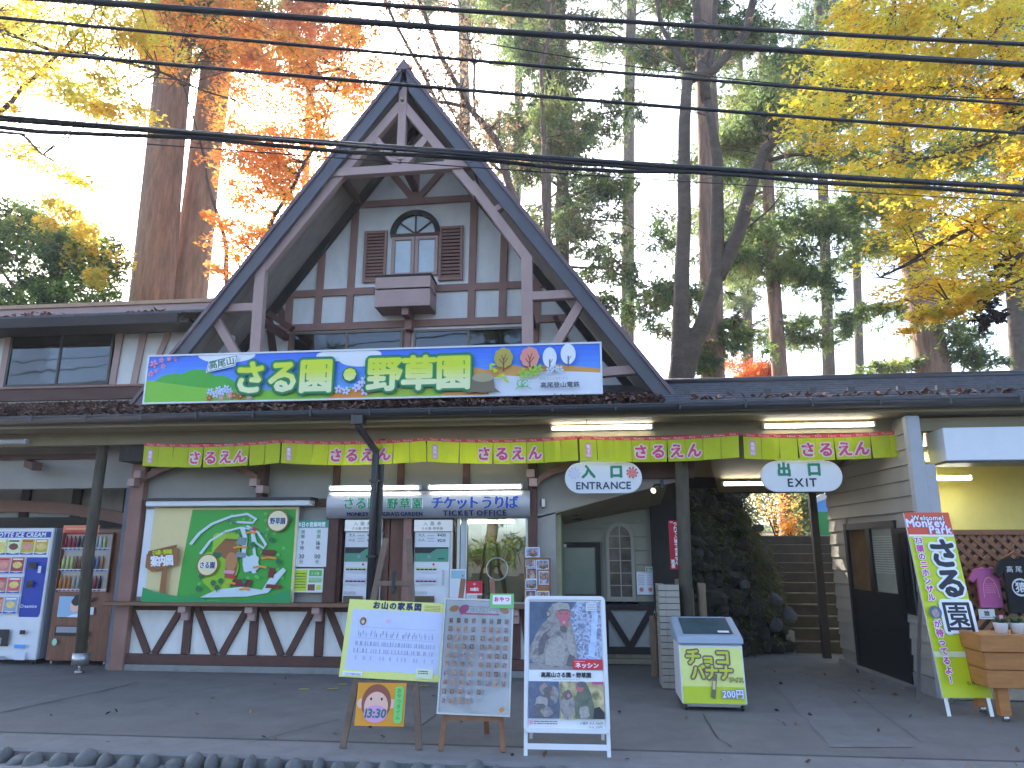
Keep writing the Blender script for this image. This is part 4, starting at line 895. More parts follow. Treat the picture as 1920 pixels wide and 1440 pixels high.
c0, c1 = at(876, 979, W + .35), at(968, 979, W + .35); tube_lamp('tube_lamp', 'lit tube lamp inside the ticket booth window', c0.x, c1.x, W + .35, c0.z, m='tube_in')
bl = thing('bulb_lamp', 'small round clear bulb hanging on a dark bracket over the entrance', 'lamp', at(1225, 918, W - .15))
c = at(1225, 920, W - .15); b = MB(); b.rock(c, (.03, .03, .036), rng, None, 0, 3); b.build('bulb', mat('bulb_glass', (.7, .65, .5), .1, emit=.6), bl)
b = MB(); b.tube([c + Vector((0, 0, .035)), c + Vector((.02, 0, .07)), c + Vector((.11, .05, .08))], .014, 8); b.box(c.x + .09, c.x + .13, c.y, c.y + .1, c.z + .03, c.z + .13); b.build('bracket', M['black'], bl)

# ---- bunting: five strings of printed flags under the eave
def bunting(px0, y0, px1, y1, label, flags='T..さるえん..', twist=False):
    Y = B - .075 - .02; a, c = at(px0, y0, Y), at(px1, y1, Y); L = c.x - a.x; n = len(flags)
    bt = thing('bunting', label, 'bunting', (a.x, Y, a.z), group='bunting strings under the eave')
    sag = lambda u: -4 * .035 * (u / L) * (1 - u / L) + (c.z - a.z) * u / L
    r = random.Random(int(px0)); HH = .300; ST = .042
    # printed ribbon on top
    m_ = Print(lambda u, v, w: (a.x + u, Y - w, a.z + sag(u) + v)); m_.w = 0
    for i in range(30): m_._put([(L * i / 30, -ST), (L * (i + 1) / 30, -ST), (L * (i + 1) / 30, 0), (L * i / 30, 0)], [(0, 1, 2, 3)], I('ribbon_red', (214, 60, 62)))
    m_.w = .002
    for i in range(4):
        for j, wd in enumerate(('Takao', 'Monkey', 'Park')): m_.text(wd, L * (i * 3 + j + .55) / 12, -ST * .78, .036, I('ribbon_cream', (240, 215, 200)), sx=1.0)
    m_.build('ribbon', bt)
    col = I('flag_lime', (222, 232, 22), trans=.35); W_ = L / n
    for i, ch in enumerate(flags):
        u0, u1 = i * W_, (i + 1) * W_ - .004; sw = [r.uniform(-.02, .02) for _ in range(2)]; tl_ = r.uniform(-.012, .012); ht = HH - ST
        curl = r.uniform(.004, .02)
        def fm(u, v, w, u0=u0, sw=sw, ht=ht, curl=curl, tl_=tl_):
            d = (-v - ST) / ht; q = (u - u0) / W_
            return (a.x + u + tl_ * d, Y + .003 - w - curl * math.sin(q * 3.1) - (sw[0] * (1 - q) + sw[1] * q) * d * d - .004 * (i % 2), a.z + sag(u) + v)
        f = Print(fm); f.w = 0
        for q in range(3):
            for g in range(4): f._put([(u0 + (u1 - u0) * q / 3, -ST - ht * (g + 1) / 4), (u0 + (u1 - u0) * (q + 1) / 3, -ST - ht * (g + 1) / 4), (u0 + (u1 - u0) * (q + 1) / 3, -ST - ht * g / 4), (u0 + (u1 - u0) * q / 3, -ST - ht * g / 4)], [(0, 1, 2, 3)], col)
        f.w = .004; um = (u0 + u1) / 2
        if ch == 'T': f.rrect(um - .035, um + .035, -ST - ht * .86, -ST - ht * .16, .02, PINK); f.text('高尾山', um, -ST - ht * .33, .05, WHT, vert=True, bold=.002)
        elif ch != '.': f.text(ch, um, -ST - ht * .78, .175, I('flag_pink', (222, 70, 110)), bold=.007, halo=(.02, I('flag_white', (246, 222, 226))))
        f.build('flag', bt)
    if twist:
        f = MB(); f.nofix = True; e = Vector((c.x, Y, c.z)); f.add([e + Vector(v) for v in ((-.05, -.01, 0), (.20, 0, .06), (.14, -.03, -.20), (.05, -.03, -.16))], [(0, 1, 2, 3)]); f.build('flag', col, bt)
        b = MB(); b.tube([e + Vector((.12, 0, .03)), e + Vector((.30, .0, .06))], .008, 6); b.build('hook', M['black'], bt)
    return bt
bunting(271, 830, 527, 824, 'leftmost string of lime green flags with pink letters, in front of the map board')
bunting(529, 824, 799, 820, 'string of lime green flags crossed by the dark downpipe')
bunting(801, 820, 1083, 817, 'middle string of lime green flags, right of the downpipe and above the ticket sign')
bunting(1086, 817, 1385, 810, 'string of lime green flags right above the oval entrance sign')
bunting(1393, 812, 1700, 806, 'rightmost string of lime green flags, above the oval exit sign', twist=True)

# ---- oval signs
def oval(px0, px1, pyc, top, jp, en, label, Y=8.62, post=True):
    a, c = at(px0, pyc, Y), at(px1, pyc, Y); w = c.x - a.x; h = at(px0, pyc - (pyc - top), Y).z; zc = at((px0 + px1) / 2, pyc, Y).z; H = (h - zc) * 2
    cx = (a.x + c.x) / 2; o_ = thing('oval_sign', label, 'sign', (cx, Y, zc))
    r = H / 2 * .98; p = []
    for sx, a0 in ((w / 2 - r, -90), (-(w / 2 - r), 90)):
        for i in range(15): q = R(a0 + 180 * i / 14); p.append((cx + sx + r * math.cos(q), zc + H / 2 * math.sin(q)))
    b = MB(); b.prism(p, Y, Y + .045); b.build('board', M['white'], o_, bevel=.006)
    b = MB(); b.box(cx - w * .3, cx + w * .3, Y + .01, Y + .035, zc + H / 2 - .01, zc + H / 2 + .035)
    for xx in (cx - w * .27, cx + w * .25): b.box(xx, xx + .02, Y + .015, Y + .03, zc + H / 2 + .03, 2.84)
    b.build('hanger', M['whitem'], o_)
    q = Print(lambda u, v, w_: (cx + u, Y - w_, zc + v))
    return o_, q, w, H
o_, q, w, H = oval(1059, 1204, 896, 868, '', '', 'white oval entrance sign with green and dark letters and a pink monkey face')
G3 = I('oval_green', (32, 128, 96)); N3 = I('oval_navy', (60, 70, 98))
for s, x in (('入', -w * .19), ('口', w * .17)): q.text(s, x, .015, .165, G3, bold=.009)
q.text('ENTRANCE', 0, -H * .36, .122, N3, bold=.003)
fc = I('face_pink', (225, 130, 125)); q.flower(w * .375, .06, .072, I('fur_rose', (190, 85, 85)), 9, None); q.ell(w * .375, .055, .055, .05, fc, 20)
for sx in (-1, 1): q.ell(w * .375 + sx * .02, .065, .006, .008, BRN, 8)
q.stroke([(w * .375 - .015, .03), (w * .375, .024), (w * .375 + .015, .03)], .004, BRN)
q.flower(-w * .375, .06, .072, I('fur_mist', (200, 200, 225)), 9, None); q.ell(-w * .375, .055, .055, .05, I('face_mist', (212, 212, 232)), 20); q.build('lettering', o_)
o_, q, w, H = oval(1427, 1580, 893, 865, '', '', 'white oval exit sign with green and dark letters over the stone stairs')
for s, x in (('出', -w * .21), ('口', w * .16)): q.text(s, x, .02, .165, G3, bold=.009)
q.text('EXIT', 0, -H * .33, .135, I('exit_black', (38, 38, 52)), gap=.1, bold=.003); q.build('lettering', o_)

# ---- map board
MY = W - .14; a, c = at(290, 952, MY), at(548, 1130, MY); mx0, mx1, mz0, mz1 = a.x, c.x, c.z, a.z
mb = thing('map_board', 'large bright green illustrated garden map under a white canopy, left of the ticket machines', 'map board', (mx0, MY, mz0))
b = MB(); b.box(mx0, mx1, MY, MY + .04, mz0, mz1); b.build('board', M['white'], mb)
b = MB(); b.box(mx0 - .12, mx0 - .005, MY + .015, W - .002, mz0 + .06, mz1 - .02); b.build('side_panel', M['whitem'], mb)
b = MB(); b.box(mx0 - .06, mx1 + .18, MY - .12, W - .002, mz1 + .01, mz1 + .085); b.build('canopy', M['whitem'], mb, bevel=.01); b = MB(); b.box(mx0 - .08, mx1 + .22, MY - .16, W - .002, mz1 + .087, mz1 + .115); b.build('canopy_top', M['black'], mb)
w, h = mx1 - mx0, mz1 - mz0; pr = Print(lambda u, v, w_: (mx0 + u * w, MY - w_, mz0 + v * h)); q = pr
# u,v in 0..1
q.rect(0, 1, 0, 1, I('map_sand', (226, 208, 150))); q.poly([(.22, .02), (.985, .02), (.985, .975), (.27, .975), (.235, .4)], I('map_green', (62, 165, 58)))
rr = random.Random(2)
for _ in range(34): q.ell(rr.uniform(.33, .95), rr.uniform(.12, .93), .013, .02, I('map_green2', (95, 190, 80)), 7)
q.blob(.50, .33, .13, .24, I('map_lime', (150, 200, 40)), rr, 30, .12, 3); q.blob(.53, .58, .10, .17, I('map_lime', (150, 200, 40)), rr, 30, .1, 4)
MW = I('map_road', (205, 222, 228))
q.stroke([(.285, .60), (.34, .72), (.42, .82), (.55, .90), (.66, .925), (.72, .87), (.70, .83), (.58, .84)], .024, MW); q.stroke([(.36, .50), (.42, .64), (.52, .74), (.62, .78), (.70, .76), (.73, .62), (.79, .56), (.80, .60), (.74, .73), (.66, .80)], .02, MW)
q.stroke([(.63, .78), (.66, .66), (.655, .5), (.70, .42), (.74, .30)], .03, MW); q.stroke([(.70, .74), (.73, .5), (.75, .42)], .02, MW)
q.blob(.71, .40, .06, .09, MW, rr, 24, .12, 4); q.poly([(.38, .045), (.50, .13), (.66, .16), (.80, .13), (.84, .24), (.93, .36), (.95, .33), (.89, .20), (.84, .10), (.70, .06), (.5, .05)], MW)
BR2 = I('map_brown', (150, 95, 50)); q.poly([(.45, .53), (.52, .66), (.58, .66), (.62, .55), (.62, .34), (.60, .24), (.54, .25), (.54, .44)], BR2); q.ell(.575, .42, .04, .10, I('map_clay', (190, 130, 80)), 16)
MR = I('map_roof', (120, 40, 40)); MG = I('map_grey', (125, 145, 150))
for x0, x1, z0, z1, m in ((.60, .665, .60, .68, MG), (.60, .67, .47, .52, MG), (.44, .50, .47, .52, DGREEN), (.775, .86, .49, .55, MR), (.60, .72, .17, .24, MR), (.83, .87, .26, .36, MR), (.82, .92, .15, .19, MR), (.70, .725, .75, .79, RED), (.53, .60, .30, .335, PINK), (.57, .61, .25, .285, RED), (.52, .60, .64, .665, BRN)): q.poly([(x0, z0), (x1, z0 - .01), (x1 + .01, z1 - .01), (x0 + .01, z1)], m)
for x0, x1, z in ((.585, .68, .565), (.78, .88, .455), (.73, .82, .36), (.56, .62, .19), (.65, .72, .13), (.66, .73, .72)): q.stroke([(x0, z), ((x0 + x1) / 2, z + .012), (x1, z)], .022, ORG_)
for x, z in ((.385, .27), (.37, .14), (.47, .2), (.52, .22), (.95, .88), (.90, .42), (.50, .15), (.68, .22), (.72, .60), (.84, .65)): q.ell(x, z, .018, .03, DGREEN, 8); q.stroke([(x, z - .045), (x, z - .02)], .006, BRN)
for x, z, s in ((.875, .85, '野草園'), (.425, .385, 'さる園')): q.ell(x, z, .074, .118, BR2, 28); q.ell(x, z, .066, .106, I('map_cream', (240, 225, 180)), 28); q.text(s, x, z - .03, .075, NAVY, sx=h / w * 1.0 * .78, bold=.0015, halo=(.006, WHT))
for s, x, z in (('アジサイ園', .56, .71), ('野草園', .57, .83), ('もみじ', .80, .70)): q.text(s, x, z, .035, NAVY, sx=h / w)
q.poly([(.115, .06), (.16, .06), (.155, .42), (.12, .42)], BR2)
q.poly([(-.0, .36), (.05, .31), (.22, .39), (.225, .55), (.20, .57), (.03, .49), (.0, .50)], BR2); q.poly([(.005, .47), (.20, .56), (.205, .60), (.01, .53)], I('map_wood', (130, 80, 45)))
q.text('さる園・野草園', .108, .50, .052, LIME, sx=h / w * .62, rot=.10, bold=.002); q.text('案内図', .115, .385, .12, WHT, sx=h / w * .72, rot=.10, bold=.004)
q.poly([(0, 0), (1, 0), (1, .14), (.93, .11), (.86, .07), (.70, .03), (.45, .02), (.36, .07), (.27, .05), (.17, .08), (.08, .11), (0, .15)], I('map_teal', (35, 150, 85)))
q.build('print', mb)
# ---- opening hours
HY = W - .10; a, c = at(553, 976, HY), at(611, 1063, HY)
hb = thing('hours_sign', 'white opening hours sign with a green heading between the map and the ticket machines', 'sign', (a.x, HY, c.z)); x0, x1, z0, z1 = a.x, c.x, c.z, a.z
b = MB(); b.box(x0, x1, HY, HY + .02, z0, z1); b.build('board', M['white'], hb); w, h = x1 - x0, z1 - z0
q = Print(lambda u, v, w_: (x0 + u * w, HY - w_, z0 + v * h)); q.rect(0, 1, .84, 1, I('head_teal', (50, 150, 125))); q.text('本日の営業時間', .5, .87, .115, WHT, sx=h / w * .80, bold=.004)
for u, tx in ((.26, ('閉', '場', '16'),), (.26, ('',))): pass
for u, A, Bb, C_, D in ((.27, '開', '園', '9', '30'), (.74, '閉', '園', '16', '00')):
    q.text(A, u, .72, .09, GR2, sx=h / w); q.text(Bb, u, .62, .09, GR2, sx=h / w); q.text(C_, u, .47, .13, BLK, sx=h / w); q.text('時', u, .37, .09, BLK, sx=h / w); q.text(D, u, .18, .13, BLK, sx=h / w); q.text('分', u, .08, .09, BLK, sx=h / w)
q.build('lettering', hb)
a, c = at(549, 1066, HY), at(604, 1111, HY); x0, x1, z0, z1 = a.x, c.x, c.z, a.z; w, h = x1 - x0, z1 - z0
lf = thing('leaflet', 'small yellow and green leaflet pinned under the opening hours sign', 'leaflet', (x0, HY, z0)); b = MB(); b.box(x0, x1, HY + .004, HY + .01, z0, z1); b.build('sheet', M['white'], lf)
q = Print(lambda u, v, w_: (x0 + u * w, HY + .004 - w_, z0 + v * h)); q.rect(.04, .48, .06, .94, LIME); q.rect(.54, .95, .68, .94, LGRN); q.rect(.54, .95, .42, .62, LGRN); q.rect(.52, .75, .08, .34, BRN); q.rect(.8, .94, .12, .32, LIME)
q.lines(.08, .44, .15, .85, 6, DGREEN, rr, .3); q.lines(.56, .93, .45, .6, 3, WHT, rr, .4); q.text('さる園', .74, .74, .14, WHT, sx=h / w * .9); q.build('print', lf)
# ---- ticket machines
def ticket_machine(px0, px1, label):
    YM = W - .02; x0, x1 = at(px0, 1050, YM).x, at(px1, 1050, YM).x; z1 = at(px0, 976, YM).z; z0 = .30
    t_ = thing('ticket_machine', label, 'ticket machine', (x0, YM, z0), group='ticket machines')
    b = MB(); b.box(x0, x1, YM, YM + .5, z0, z1); b.build('cabinet', M['whitem'], t_, bevel=.008)
    b = MB(); b.box(x0 - .005, x1 + .03, YM - .03, YM - .001, z1 - .14, z1 + .01); b.build('head_panel', M['steel'], t_, bevel=.004)
    b = MB(); b.box(x1 + .001, x1 + .03, YM - .01, YM + .3, z0, z1 - .142); b.build('edge_trim', M['alu'], t_)
    w = x1 - x0; h = z1 - z0; Hz = lambda py: at(px0, py, YM).z
    q = Print(lambda u, v, w_: (x0 + u * w, YM - w_, v))
    q.text('大人', .20, Hz(1006), .045, BLK, sx=1 / w); q.text('小人', .20, Hz(1015), .045, BLK, sx=1 / w); q.text('¥430', .75, Hz(1006), .05, BLK, sx=1 / w, bold=.001); q.text('¥210', .75, Hz(1016), .05, BLK, sx=1 / w, bold=.001)
    q.lines(.36, .55, Hz(1017), Hz(1002), 3, GRY, rr, .25)
    q.rect(.02, .95, Hz(1037), Hz(1026), BLK); q.poly([(.02, Hz(1053)), (.95, Hz(1053)), (.95, Hz(1029)), (.62, Hz(1029)), (.45, Hz(1037)), (.02, Hz(1037))], I('panel_green', (85, 150, 125))); q.text('1234', .30, Hz(1035), .035, RED, sx=1 / w) if False else None
    q.rect(.67, .85, Hz(1048.5), Hz(1046.5), BLK); q.ell(.42, Hz(1043.5), .022 / w, .022, GRY, 10); q.ell(.55, Hz(1058), .015 / w, .015, RED, 8)
    for r_, (zt, zb) in enumerate(((1063, 1074), (1082, 1096))):
        for c_ in range(5):
            u = .08 + c_ * .115
            q.rect(u, u + .095, Hz(zb), Hz(zt), PALE); q.rect(u, u + .095, Hz(zb - 5), Hz(zb - 7.5), BLK); q.rect(u, u + .095, Hz(zb - 8), Hz(zb - 9.5), LIME if r_ == 0 else PINK)
    q.lines(.80, .86, Hz(1098), Hz(1068), 12, GRY, rr, .6); q.lines(.06, .4, Hz(1115), Hz(1108), 2, GRY, rr, .4)
    q.rect(.05, .60, Hz(1129), Hz(1117), I('hatch_olive', (85, 75, 50))); q.ell(.56, Hz(1120), .012 / w, .012, RED, 8)
    q.build('print', t_)
    q = Print(lambda u, v, w_: (x0 + u * w, YM - .03 - w_, v)); q.text('入園券', .5, z1 - .06, .055, BLK, sx=1 / w, gap=.6); q.text('さる園 野草園', .5, z1 - .115, .038, BLK, sx=1 / w, gap=.15); q.build('lettering', t_)
    return t_
ticket_machine(645, 711, 'white ticket machine half hidden behind the dark downpipe'); ticket_machine(776, 844, 'white ticket machine beside the ticket booth window')
# brown boards and posts round the machines
def colm(px0, px1, m, d=.04, z0=.845, z1=2.0, name='timber_panel', Y=W):
    a, c = X(px0, 1050), X(px1, 1050); b = MB(); b.box(a, c, Y - d, Y + .1, z0, z1); return part(name, b, M[m] if isinstance(m, str) else m, bevel=.004)
RB = mat('red_brown_boards', (0.17, 0.075, 0.05), .55, var=.2, scale=4, stretch=(3, 1, .5))
colm(729, 755, RB, -.03); colm(757, 772, M['timber'], .07, name='post'); colm(713, 727, RB, -.03)
colm(629, 640, M['timber_dk'], .02, name='post'); colm(846, 850, M['bronze'], .02, name='frame_post')
for px0, px1 in ((856, 862), (872, 876), (986, 991)): colm(px0, px1, M['alu'], .01, name='frame_post')
b = MB(); b.box(X(616, 975), X(772, 975), W - .04, W - .0, 1.945, 1.965); b.box(X(777, 975), X(992, 975), W - .04, W, 1.945, 1.965); part('head_trim', b, M['white'])
b = MB(); b.box(X(862, 1050) + .005, X(872, 1050) - .005, W + .02, W + .03, .85, 1.95); part('frosted_strip', b, mat('frosted_pane'))
# ticket booth window
gx0, gx1 = X(877, 1050), X(986, 1050); gz0, gz1 = .86, 1.93
bw = thing('booth_window', 'ticket booth window with a round speaking hole and reflected trees', 'window', (gx0, W, gz0))
M['booth'] = glass('booth_glass', (0.8, 0.85, 0.7), 0.42, 0.01)
b = MB(); b.box(gx0, gx1, W + .015, W + .023, gz0, gz1); b.build('pane', M['booth'], bw)
b = MB(); c = at(932, 1067, W); n = 32; ring = [((math.cos(2 * math.pi * i / n)), (math.sin(2 * math.pi * i / n))) for i in range(n)]
b.tube([(c.x + .135 * a, W + .005, c.z + .135 * e) for a, e in ring + ring[:1]], .009, 8, cap=False); b.build('speaking_ring', M['alu'], bw)
b = MB(); b.box(gx0 - .01, gx1 + .01, W + .0, W + .03, gz1, gz1 + .02); b.box(gx0 - .01, gx1 + .01, W + .0, W + .03, gz0 - .02, gz0); b.build('frame', M['alu'], bw)
b = MB(); b.box(gx0, gx1, W + .4, W + .42, 1.28, 1.66); b.build('blind', mat('olive_blind', (0.30, 0.30, 0.12), .7, var=.05), bw)
pp_ = thing('price_card', 'small price card behind the booth window glass under its lamp', 'price card', (gx0, W + .2, 1.7)); a, c = at(903, 985, W + .12), at(962, 1004, W + .12)
b = MB(); b.box(a.x, c.x, W + .12, W + .125, c.z, a.z); b.build('card', M['white'], pp_); ax, az_ = a.x, c.z
q = Print(lambda u, v, w_: (ax + u, W + .12 - w_, az_ + v)); q.text('大人', .10, .09, .045, GRY); q.text('¥430', .33, .085, .055, BLK); q.text('小人', .10, .02, .045, GRY); q.text('¥210', .33, .015, .055, BLK); q.build('print', pp_)
def card(name, label, cat, px0, py0, px1, py1, Y, m, draw=None, thick=.006, rot=None):
    a, c = at(px0, py0, Y), at(px1, py1, Y); t_ = thing(name, label, cat, (a.x, Y, c.z)); b = MB(); b.box(a.x, c.x, Y, Y + thick, c.z, a.z); b.build('sheet', m, t_)
    if draw:
        w, h = c.x - a.x, a.z - c.z; q = Print(lambda u, v, w_: (a.x + u * w, Y - w_, c.z + v * h)); draw(q, h / w); q.build('print', t_)
    return t_
def dr1(q, s): q.rect(.06, .94, .72, .96, I('ice_blue', (150, 190, 205))); q.lines(.1, .9, .1, .66, 9, PALE, rr, .4); q.ell(.8, .80, .05, .03, RED, 8)
card('notice', 'pale blue-headed notice standing left of the booth window', 'notice', 844, 1067, 873, 1131, W - .06, M['white'], dr1)
def dr2(q, s): q.rect(0, 1, .42, 1, RED); q.text('5%還元', .5, .55, .16, WHT, sx=s * .8, bold=.01); q.ell(.5, .85, .1, .06, PINK, 12); q.lines(.1, .9, .2, .36, 3, GRY, rr, .4); q.rect(0, 1, 0, .08, RED)
card('notice', 'red and white discount notice on the booth counter', 'notice', 875, 1089, 904, 1130, W - .06, M['white'], dr2)
b = thing('card_terminal', 'small black and grey payment terminal on the booth counter behind the glass', 'card terminal', at(915, 1130, W + .1)); c = at(915, 1125, W + .1); mbx = MB(); mbx.box(c.x - .08, c.x + .08, W + .08, W + .2, c.z - .05, c.z + .08); mbx.build('body', M['alu'], b, bevel=.01); mbx = MB(); mbx.box(c.x - .09, c.x + .07, W + .06, W + .2, c.z + .085, c.z + .2); mbx.build('screen', M['black'], b, bevel=.01)
# cork board with photographs
CB = W - .16; a, c = at(982, 1046, CB), at(1033, 1130, CB); ck = thing('photo_board', 'orange-brown wooden board with pinned monkey photographs right of the booth window', 'photo board', (a.x, CB, c.z))
b = MB(); b.box(a.x, c.x, CB, CB + .03, c.z, a.z); b.build('panel', mat('cork', (0.34, 0.15, 0.055), .7, var=.2, scale=20), ck)
b = MB(); t = .02; b.box(a.x, c.x, CB - .012, CB - .001, a.z - t, a.z); b.box(a.x, c.x, CB - .012, CB - .001, c.z, c.z + t); b.box(a.x, a.x + t, CB - .012, CB - .001, c.z + t, a.z - t); b.box(c.x - t, c.x, CB - .012, CB - .001, c.z + t, a.z - t); b.build('frame', mat('cork_frame', (0.24, 0.10, 0.04), .6, var=.1), ck)
fur = [mat('photo_fur%d' % i, s2l(cc), .35, var=.35, scale=30, huevar=[s2l(c2)], hscale=22) for i, (cc, c2) in enumerate((((120, 105, 100), (190, 170, 165)), ((90, 90, 105), (170, 175, 195)), ((150, 110, 80), (90, 70, 60))))]
face = I('photo_face', (205, 130, 130))
def snap(q, u0, v0, u1, v1, i, s=1.0):
    q.rect(u0, u1, v0, v1, PALE); e = (u1 - u0) * .07; q.rect(u0 + e, u1 - e, v0 + e / s, v1 - e / s, fur[i % 3]); um, vm = (u0 + u1) / 2, (v0 + v1) / 2; w, h = (u1 - u0), (v1 - v0)
    q.ell(um + w * .05, vm - h * .22, w * .28, h * .24, fur[(i + 1) % 3], 14); q.ell(um, vm + h * .08, w * .2, h * .22, fur[(i + 2) % 3], 14); q.ell(um, vm + h * .04, w * .1, h * .12, face, 10)
w, h = c.x - a.x, a.z - c.z; q = Print(lambda u, v, w_: (a.x + u * w, CB - w_, c.z + v * h)); 
for i, bx in enumerate(((.06, .80, .42, .97), (.45, .74, .95, .96), (.10, .52, .5, .78), (.56, .40, .96, .70), (.06, .30, .5, .52), (.06, .04, .46, .28), (.48, .04, .95, .26))): snap(q, *bx, i, h / w)
q.build('photographs', ck)
def dr3(q, s): snap(q, 0, 0, 1, 1, 1, s)
card('photo_print', 'single photo print stuck above the wooden photo board', 'photo', 985, 1026, 1012, 1045, CB, M['white'], dr3)
# entrance notices
def dr4(q, s):
    for k in range(2): q.rect(.04 + .5 * k, .48 + .5 * k, .05, .95, PALE); q.lines(.1 + .5 * k, .44 + .5 * k, .4, .88, 6, GRY, rr, .4); q.ell(.26 + .5 * k, .22, .12, .10, I('bag_rose', (190, 120, 110)), 12)
card('notice', 'pair of white paper notices on the siding beside the narrow arched window', 'notice', 1193, 1072, 1228, 1115, EY - .06, M['white'], dr4)
def dr5(q, s): q.rect(.04, .96, .1, .9, I('moss_label', (95, 130, 100))); q.text('出入口', .5, .25, .6, WHT, sx=s * .9)
card('notice', 'tiny green label above the paper notices at the entrance', 'label', 1210, 1063, 1232, 1073, EY - .1, M['white'], dr5)
def dr6(q, s): q.text('つれて入場できません', .62, .93, .088, WHT, vert=True, sx=s * 1.0, bold=.006); q.text('園長', .25, .16, .09, WHT, vert=True, sx=s, bold=.004); q.rect(.12, .4, .95, .985, PINK)
card('warning_plate', 'tall narrow red plate with white vertical letters beside the log post', 'sign', 1253, 976, 1278, 1068, 9.0, I('plate_red', (185, 20, 50)), dr6, .01)

# ---- easel boards and the poster stand, built upright in their own space, then leaned back
def local_thing(name, label, cat, px0, px1, py, lean, yaw=None):
    a, c = atz(px0, py), atz(px1, py); m = (a + c) / 2; yaw = 0 if yaw is None else yaw
    return thing(name, label, cat, m, Matrix.Rotation(yaw, 3, 'Z').to_euler())
def leanmap(x0, z0, y0, lean): # board plane leaning back by 'lean' radians, foot at (y0, z0)
    return lambda u, v, w: (x0 + u, y0 + v * math.sin(lean) - w * math.cos(lean), z0 + v * math.cos(lean) + w * math.sin(lean))
def leanbox(b, f, u0, u1, v0, v1, w0, w1, m=None):
    b.hexa([f(u0, v0, w1), f(u1, v0, w1), f(u1, v1, w1), f(u0, v1, w1), f(u0, v0, w0), f(u1, v0, w0), f(u1, v1, w0), f(u0, v1, w0)], m)
# easel 1: wide family tree board, on a grey wooden easel
E1 = (atz(645, 1402) + atz(783, 1406)) / 2
e1 = thing('easel', 'grey wooden easel carrying the wide yellow-rimmed board', 'easel', E1, (0, 0, 0.03))
f = leanmap(0, 0, 0, R(11)); hwid = .30
for sx in (-1, 1): b = MB(); q0, q1 = f(sx * hwid, 0, 0), f(sx * .10, 1.62, 0); b.bar(q0, q1, .05, .03); b.build('leg', M['easelwood'], e1, bevel=.003)
b = MB(); b.bar(f(0, 1.25, -.02), (0.0, .72, 0), .045, .03); b.build('leg', M['easelwood'], e1)
b = MB(); leanbox(b, f, -.22, .22, .44, .49, -.01, .02); b.build('shelf', M['easelwood'], e1); b = MB(); leanbox(b, f, -.15, .15, 1.22, 1.26, -.01, .02); b.build('cross_bar', M['easelwood'], e1)
b = MB(); leanbox(b, f, -.012, .012, 1.16, 1.34, .0, .03); b.build('clamp', M['black'], e1)
fb1 = thing('family_tree_board', 'wide board with a pale yellow rim and lilac chart, heading in dark blue brush letters', 'board', E1, (0, R(2.3), 0.03))
f = leanmap(0, 0, -.03, R(11)); U0, U1, V0, V1 = -.40, .44, .50, 1.10
b = MB(); leanbox(b, f, U0, U1, V0, V1, -.005, .0); b.build('board', M['white'], fb1)
q = Print(f); q.rrect(U0, U1, V0, V1, .02, I('rim_yellow', (228, 232, 130))); q.rect(U0 + .04, U1 - .04, V0 + .055, V1 - .075, I('chart_lilac', (205, 212, 240)))
q.text('お山の家系図', .01, V1 - .062, .062, NAVY, bold=.0035, gap=.12); q.lines(.24, .37, V1 - .07, V1 - .02, 4, BRN, rr, .3)
q.ell(-.26, .93, .028, .032, fur[2], 16); q.ell(-.26, .925, .014, .016, TAN, 10)
GL = I('chart_line', (165, 172, 205)); rr = random.Random(9)
for v in (.885, .80, .745, .69): q.stroke([(-.30, v), (.36, v)], .0018, GL)
for v, n in ((.86, 14), (.84, 20), (.775, 34), (.72, 26), (.665, 14)):
    for i in range(n): u = -.31 + .66 * (i + rr.uniform(.1, .9)) / n; q._put([(u, v), (u + .005, v), (u + .005, v - .03), (u, v - .03)], [(0, 1, 2, 3)], rr.choice([GRY, GL, GL]))
q.w += .0006; q.ell(-.05, .94, .02, .016, I('chart_rose', (232, 190, 215)), 12); q.rect(.22, .36, V0 + .02, V0 + .09, I('note_pale', (226, 232, 200))); q.lines(.24, .32, V0 + .05, V0 + .08, 2, BLK, rr, .5); q.rect(U0 + .03, U0 + .19, V0 + .012, V0 + .045, WHT); q.text('八王子市観光協会', U0 + .11, V0 + .018, .018, NAVY)
q.build('print', fb1)
cl = thing('time_card', 'small square orange card reading 13:30 hanging low on the grey easel', 'card', E1, (0, 0, .03)); f2 = leanmap(0, 0, -.035, R(11)); u0, u1, v0, v1 = -.215, .175, .165, .475
b = MB(); leanbox(b, f2, u0, u1, v0, v1, -.004, .0); b.build('card', M['white'], cl); q = Print(f2); q.rect(u0, u1, v0, v1, I('card_orange', (232, 155, 25)))
SK = I('skin_peach', (240, 190, 170)); HB = I('hair_brown', (150, 82, 60)); cx, cz = -.055, .315
for sx in (-1, 1): q.ell(cx + sx * .122, cz + .01, .03, .036, SK, 16)
q.ell(cx, cz + .015, .118, .135, HB, 28); q.ell(cx, cz - .01, .095, .105, SK, 24); q.ell(cx - .04, cz + .03, .045, .04, SK, 16); q.ell(cx + .04, cz + .03, .045, .04, SK, 16); q.ell(cx, cz - .065, .095, .062, I('muzzle_lilac', (222, 160, 205)), 24)
for sx in (-1, 1): q.ell(cx + sx * .043, cz + .042, .008, .011, BLK, 10)
q.text('13:30', cx, cz - .09, .088, I('ink_teal_dark', (30, 120, 110)), bold=.003, slant=.1)
q.rrect(u1 - .085, u1 - .015, v0 + .02, v1 - .02, .03, I('strip_green', (125, 210, 110))); q.text('おやつタイム', u1 - .05, v1 - .055, .038, I('strip_dark', (70, 165, 90)), vert=True, bold=.001); q.build('print', cl)
